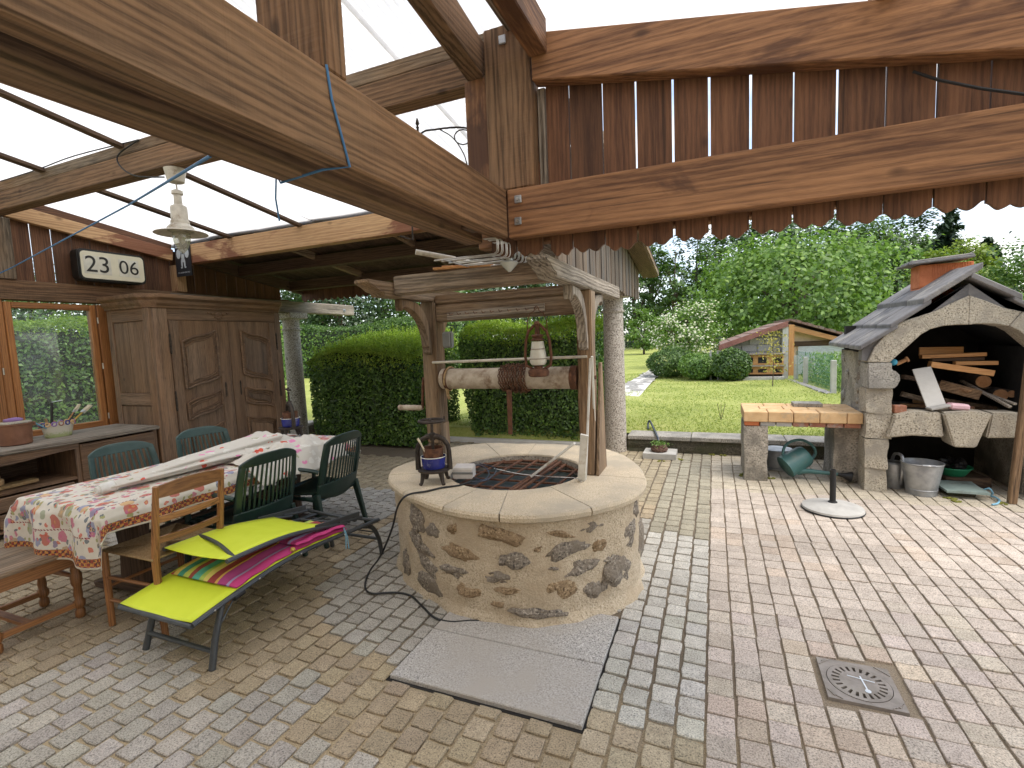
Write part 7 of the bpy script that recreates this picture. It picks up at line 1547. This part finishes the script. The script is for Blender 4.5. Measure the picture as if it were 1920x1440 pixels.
X = at(1292, 21); h = tz(1292, 566, 21) - .2; tree('elder_bush', 'elder shrub covered in creamy blossom left of the shed', X, 21, .2, h, 1.45, h * .49, 'tree_light', 60, 5200, .115, .07, .02, 72, None, .26, extra=('blossom', .30))
X = at(1790, 40); h = tz(1790, 446, 40) - .2; tree('round_tree', 'yellow green round crowned tree behind the brick chimney', X, 40, .2, h, 2.5, h * .46, 'tree_lime', 80, 7200, .24, .2, .1, 73, None, .24)
for i, (px, py, Y, r_) in enumerate(((1925, 470, 26, 1.9), (1905, 560, 24, 1.5), (1960, 440, 30, 3.0), (2040, 430, 34, 4))):
    X = at(px, Y); h = tz(px, py, Y) - .2; tree('edge_tree', ('loose light green tree beyond the barbecue roof', 'low bushy tree beyond the barbecue roof', 'taller tree beyond the barbecue roof', 'broad tree beyond the barbecue')[i], X, Y, .2, h, r_, h * .46, ('tree_mid', 'tree_light', 'tree_mid', 'tree_dark')[i], 40, 3000, .20, .14, .1, 80 + i, None, .26)
def conifer(px, py, Y, r_, lab, seed):
    X = at(px, Y); h = tz(px, py, Y) - .2; r = np.random.default_rng(seed); t = thing('conifer', lab, 'tree', (X, Y, .2)); b_ = BM(); tube(b_, [(X, Y, .15), (X, Y, .2 + h)], [.2, .02], 8); obj('trunk', b_, 'bark', t)
    PP, NN = [], []
    for k in range(260):
        f = r.random() ** .7; z = .2 + h * (1 - f * .95); L = r_ * (.08 + .92 * f) * r.uniform(.75, 1.1); a = r.uniform(0, 2 * PI); m = int(8 + L * 16); s = np.linspace(.1, 1, m)
        q = np.stack([X + np.cos(a) * L * s, Y + np.sin(a) * L * s, z - .30 * L * s + .22 * L * s ** 3], 1) + r.normal(0, .05, (m, 3)); PP.append(q); NN.append(np.tile([np.cos(a) * .3, np.sin(a) * .3, 1], (m, 1)))
        q2 = q + r.normal(0, .10, q.shape) - np.array([0, 0, .08]); PP.append(q2); NN.append(NN[-1])
    leaves('needles', np.concatenate(PP), np.concatenate(NN), .52, 'conifer', t, .32, .6, .8)
conifer(1772, 388, 50, 3.4, 'tall dark spruce rising above the wood', 1); conifer(1846, 444, 44, 2.4, 'smaller dark spruce against the sky beside the round tree', 2)
# shrubs before the shed
for i, (px, py, by, w, Y, m_) in enumerate(((1257, 652, 707, .78, 16.6, 'tree_mid'), (1312, 664, 713, .62, 15.6, 'laurel'), (1340, 662, 713, .55, 15.9, 'laurel'), (1372, 655, 713, .52, 15.1, 'tree_mid'))):
    X = at(px, Y); h = tz(px, py, Y) - .2; t = thing('garden_shrub', ('dense round green shrub at the end of the path', 'loose shrub with yellowish leaves between the round shrubs', 'low mixed shrub before the shed', 'round green shrub in front of the rabbit hutches')[i], 'shrub', (X, Y, .2), 'shrubs before the shed'); n = 5200
    d = rng.normal(0, 1, (n, 3)); d /= np.linalg.norm(d, axis=1)[:, None]; rr = rng.uniform(.55, 1, n) ** .5; P = np.stack([X + d[:, 0] * w * rr, Y + d[:, 1] * w * rr, .2 + h * .5 + d[:, 2] * h * .52 * rr], 1); P += .09 * np.array([noise.noise_vector(Vector(p) * 2.5) for p in P]); P[:, 2] = np.maximum(P[:, 2], .22)
    leaves('foliage', P, d + np.array([0, 0, .4]), .085, m_, t, .55, .7); b_ = BM(); tube(b_, [(X, Y, .15), (X, Y, .2 + h * .6)], [.04, .02], 6); obj('stem', b_, 'bark', t)
X = at(1449, 13.45); b_ = BM(); tube(b_, [(X, 13.45, .18), (X + .02, 13.45, .7), (X, 13.45, 1.35)], [.014, .01, .005], 6); t = thing('sapling', 'thin young sapling with yellowish leaves standing in the lawn', 'sapling', (X, 13.45, .2)); obj('stem', b_, 'bark', t); P = np.stack([X + rng.normal(0, .16, 320), 13.45 + rng.normal(0, .16, 320), rng.uniform(.55, 1.55, 320)], 1); leaves('foliage', P, np.tile([0, -1, .6], (320, 1)), .06, 'yellow_leaf', t)
p = gz(1352, 787, LZ); t = thing('bare_twigs', 'few bare twigs sprouting from the lawn', 'twigs', (p[0], p[1], LZ))
for dx_ in (-.03, .0, .035): b_ = BM(); tube(b_, [(p[0], p[1], LZ - .02), (p[0] + dx_, p[1], LZ + .14), (p[0] + dx_ * 1.8, p[1], LZ + .26)], .004, 5); obj('twig', b_, 'bark', t)
# grass blades on the near lawn
n = 60000; GX = rng.uniform(-4.5, 5.5, n); GY = 7.18 + 11 * rng.random(n) ** 1.4
dens = np.array([noise.noise(Vector((a * .9, c * .9, 3))) for a, c in zip(GX, GY)]); kp = (dens + rng.random(n)) > .25; kp &= ~((GX > -3.4) & (GX < -1.45) & (GY < 9.0)); GX, GY = GX[kp], GY[kp]
Pp = np.stack([GX, GY, LZ + .012 + 0 * GX + .03 * np.sin(GX * .7) * np.sin(GY * .5) * np.clip((GY - 7.1) / 3, 0, 1)], 1)
o = leaves('grass', Pp, np.tile([0, -1, .7], (len(Pp), 1)), .05, 'grass_blade', None, .22, .9); tag(o, 'short mown grass of the lawn behind the low wall', 'grass', kind='stuff')
# ============================================================ SHED AND NEIGHBOUR, FENCES
YS = 15.3
q5 = lambda x, y, Y=YS: onY(1200 + x / 4.8, 540 + y / 4.8, Y)
sd2 = thing('garden_shed', 'low breeze block shed with red brown roof and rabbit hutches', 'shed', (1.2, YS, .2))
pl_, pr_ = q5(725, 530), q5(1330, 312); RL, RR = Vector(pl_), Vector(pr_); back = Vector((0, 5.0, .0))
for k in range(9):
    for r in range(6):
        f0, f1 = r / 6, (r + 1) / 6 + .02; a0 = RL.lerp(RR, f0); a1 = RL.lerp(RR, f1); y0_ = k * .62; b_ = BM(); th = V3(0, 0, .03)
        P = [a0 + V3(0, y0_, .02), a1 + V3(0, y0_, .0), a1 + V3(0, y0_ + .61, .0), a0 + V3(0, y0_ + .61, .02)]; hexa(b_, P + [p + th for p in P]); obj('roof_tile', b_, 'roof_red', sd2)
b_ = BM(); d_ = (RR - RL); P = [RL + V3(-.05, -.06, -.10), RR + V3(0, -.06, -.10), RR + V3(0, -.02, -.10), RL + V3(-.05, -.02, -.10)]; hexa(b_, P + [p + V3(0, 0, .15) for p in P]); obj('verge_board', b_, 'brown_red', sd2)
bw = q5(790, 580); xL, xR = q5(900, 600, YS + .3)[0] - .35, q5(1320, 600, YS + .3)[0]
row = 0; zb_ = .2
while zb_ < 2.0:
    x = xL + (-.2 if row % 2 else 0)
    while x < xR:
        x1 = min(x + .39, xR); x0_ = max(x, xL); lim = RL.z + (RR.z - RL.z) * (x1 - RL.x) / (RR.x - RL.x) - .12
        if zb_ + .19 < lim and x1 - x0_ > .05: b_ = BM(); box(b_, x0_, x1 - .012, YS + .3, YS + .48, zb_, zb_ + .185); obj('block', b_, 'block', sd2, bevel=.006)
        x += .40
    zb_ += .197; row += 1
b_ = BM(); prism(b_, [(xL, .2), (xR, .2), (xR, RL.z + (RR.z - RL.z) * (xR - RL.x) / (RR.x - RL.x) - .11), (xL, RL.z + (RR.z - RL.z) * (xL - RL.x) / (RR.x - RL.x) - .11)], 1, YS + .33, YS + .46); obj('mortar', b_, 'concrete_dark', sd2)
for px in (635, 700, 725): p = q5(px, 640); b_ = BM(); bar(b_, (p[0], YS + .1, .2), (p[0], YS + .1, min(pl_[2], RL.z + .03) - .1 + max(0, p[0] - RL.x) * .3), .05, .05, (1, 0, 0)); obj('post', b_, 'concrete', sd2)
p = q5(1308, 600); b_ = BM(); box(b_, p[0] - .07, p[0] + .07, YS - .02, YS + .28, .2, RR.z - .12); obj('pier', b_, 'concrete', sd2)
b_ = BM(); box(b_, q5(870, 800)[0], q5(1290, 800)[0], YS - .3, YS + .1, .18, .30); obj('plinth', b_, 'concrete', sd2)
for k, (z0p, z1p) in enumerate(((690, 600), (775, 705))):
    x0_, x1_ = q5(905, 650)[0], q5(1290, 650)[0]; z0_, z1_ = q5(1100, z0p)[2], q5(1100, z1p)[2]; ht = thing('rabbit_hutch', ('upper row of wooden rabbit hutch with dark openings', 'lower row of wooden rabbit hutch with dark openings')[k], 'hutch', ((x0_ + x1_) / 2, YS, z0_), 'rabbit hutches')
    b_ = BM(); box(b_, x0_, x1_, YS - .05, YS + .28, z0_, z1_); obj('body', b_, 'new_wood_x', ht)
    b_ = BM(); box(b_, x0_ - .04, x1_ + .03, YS - .14, YS + .28, z1_ + .002, z1_ + .035); obj('top_board', b_, 'grey_wood_x', ht)
    for j, pxc in enumerate((978, 1100, 1238)): a, c = q5(pxc - 38, 650)[0], q5(pxc + 38, 650)[0]; b_ = BM(); box(b_, a, c, YS - .062, YS - .052, z0_ + .05, z1_ - .07); obj('mesh_door', b_, 'soot', ht)
nb = thing('neighbour_garage', 'beige garage with white roller shutter and timber gable right of the shed', 'garage', (3.2, 17, .2)); YN = 16.6
q6 = lambda x, y: onY(1200 + x / 4.8, 540 + y / 4.8, YN)
a, c, e = q6(1355, 300), q6(1870, 440), q6(1345, 590); XE = q6(2100, 500)[0]; zr = lambda x: a[2] + (c[2] - a[2]) * (x - a[0]) / (c[0] - a[0])
b_ = BM(); prism(b_, [(a[0], .2), (XE, .2), (XE, zr(XE) - .08), (a[0], a[2] - .08)], 1, YN, YN + 4); obj('wall', b_, 'render_beige', nb)
for k in range(22):
    x0_ = a[0] - .05 + k * .14; b_ = BM(); P = [(x0_, YN - .35, zr(x0_)), (x0_ + .15, YN - .35, zr(x0_ + .15)), (x0_ + .15, YN + 4, zr(x0_ + .15)), (x0_, YN + 4, zr(x0_))]; hexa(b_, P + [(x, y, z + .06 + .02 * (k % 2)) for x, y, z in P]); obj('roof_tile', b_, 'roof_red', nb)
b_ = BM(); x1_ = q6(1800, 480)[0]; P = [(a[0] + .05, YN - .3, zr(a[0]) - .28), (x1_ + .3, YN - .3, zr(x1_ + .3) - .20), (x1_ + .3, YN - .2, zr(x1_ + .3) - .20), (a[0] + .05, YN - .2, zr(a[0]) - .28)]; hexa(b_, P + [(x, y, z + .13) for x, y, z in P]); obj('rafter', b_, 'new_wood_x', nb)
b_ = BM(); box(b_, a[0] - .08, a[0] + .06, YN - .32, YN - .18, .2, a[2] - .1); obj('post', b_, 'new_wood_z', nb)
b_ = BM(); l0, l1 = q6(1360, 510), q6(1760, 500); box(b_, l0[0], l1[0] + .6, YN - .06, YN + .0, l0[2] - .05, l0[2] + .09); obj('lintel', b_, 'dark_x', nb)
s0, s1 = q6(1420, 525), q6(1775, 700)
for k in range(24):
    z = .25 + k * (s0[2] - .25) / 24; b_ = BM(); box(b_, s0[0], s1[0] + .8, YN - .05 - .006 * (k % 2), YN - .01, z, z + (s0[2] - .25) / 24 - .006); obj('shutter_slat', b_, 'white_shutter', nb)
# concrete fence posts with green netting, wild strip behind
fp_ = [((1403, 833), 610), ((1490, 865), 620), ((1603, 790), 630), ((1738, 945), 650)]
posts = []
for i, ((bx_, by_), ty) in enumerate(fp_):
    g_ = gz(1200 + bx_ / 4.8, 540 + by_ / 4.8, LZ) if i != 2 else gz(1200 + 1603 / 4.8, 540 + 905 / 4.8, LZ) + np.array([.35, 3, 0]); ht = onY(1200 + bx_ / 4.8, 540 + ty / 4.8, g_[1])[2]; posts.append(g_)
    b_ = BM(); box(b_, g_[0] - .05, g_[0] + .05, g_[1] - .05, g_[1] + .05, .15, ht); tag(obj('fence_post', b_, 'concrete', bevel=.008), ('grey concrete fence post nearest the shed pier', 'grey concrete fence post second from the shed pier', 'grey concrete post standing farther back in the wild grass', 'grey concrete fence post beside the barbecue wall')[i], 'fence post', 'concrete fence posts')
t = thing('wire_netting', 'green wire netting strung between the concrete posts', 'netting', tuple(posts[0])); b_ = BM(); A_, B_ = Vector(posts[0]), Vector(posts[3])
for k in range(44): p = A_.lerp(B_, k / 43); tube(b_, [(p.x, p.y, .22), (p.x, p.y, 1.0)], .003, 3)
for k in range(9): tube(b_, [(A_.x, A_.y, .25 + k * .09), (B_.x, B_.y, .25 + k * .09)], .003, 3)
obj('mesh', b_, 'net_green', t, kind='stuff')
n = 5200; s = rng.random(n); off = rng.random(n) * 1.8 + .1; GX = A_.x + (B_.x - A_.x) * s + off; GY = A_.y + (B_.y - A_.y) * s + rng.normal(0, .2, n); hz = rng.random(n) ** 1.5 * .75; o = leaves('tall_grass', np.stack([GX, GY, .2 + hz], 1), np.tile([0, -1, .3], (n, 1)), .16, 'tree_light', None, .14, .5, -1.5); tag(o, 'tall wild grass behind the concrete fence posts', 'grass', kind='stuff')
b_ = BM()
for k in range(30): p = A_.lerp(B_, k / 29); blob(b_, (p.x - .12, p.y, LZ + .01), (.1, .14, .035), k, .4, 1)
tag(obj('edging_stones', b_, 'concrete_dark', smooth=True), 'row of small edging stones along the fence', 'stones', kind='stuff')
for i, px in enumerate((1132, 1160, 1178, 1207, 1233, 1262)):
    g_ = gz(px, 655 - (px - 1190) * .01, LZ); b_ = BM(); box(b_, g_[0] - .07, g_[0] + .07, 46.9, 47.1, .15, 1.65); tag(obj('far_fence_post', b_, 'concrete_pale'), 'pale post of the far fence at the edge of the wood', 'fence post', 'far fence posts')
for z in (.6, 1.0, 1.4):
    b_ = BM(); tube(b_, [(-16, 47, z), (6, 47, z)], .012, 4); tag(obj('fence_wire', b_, 'fence_wire'), {.6: 'lowest wire of the far fence', 1.0: 'middle wire of the far fence', 1.4: 'top wire of the far fence'}[z], 'wire')
# invented house wall behind the viewer, added to cut light from behind
hw_ = thing('added_house_wall', 'added pale house wall, unseen behind the viewer, holding back light from the terrace', 'house', (-.5, -3.4, 0))
b_ = BM(); box(b_, -8.5, 7.5, -3.9, -3.2, -.05, 5.6); obj('wall', b_, 'render_beige', hw_)
for x in (-4.5, 3.2):
    b_ = BM(); box(b_, x, x + 1.3, -3.19, -3.14, .9, 2.2); wd = obj('window', b_, 'white_paint', hw_); b_ = BM(); box(b_, x + .08, x + 1.22, -3.139, -3.13, .98, 2.12); obj('pane', b_, 'dark_cover', wd)
b_ = BM(); prism(b_, [(-3.0, 5.4), (-3.55, 6.2), (-9, 6.4), (-9, 5.4)], 0, -8.8, 7.8); obj('roof', b_, 'roof_red', hw_)
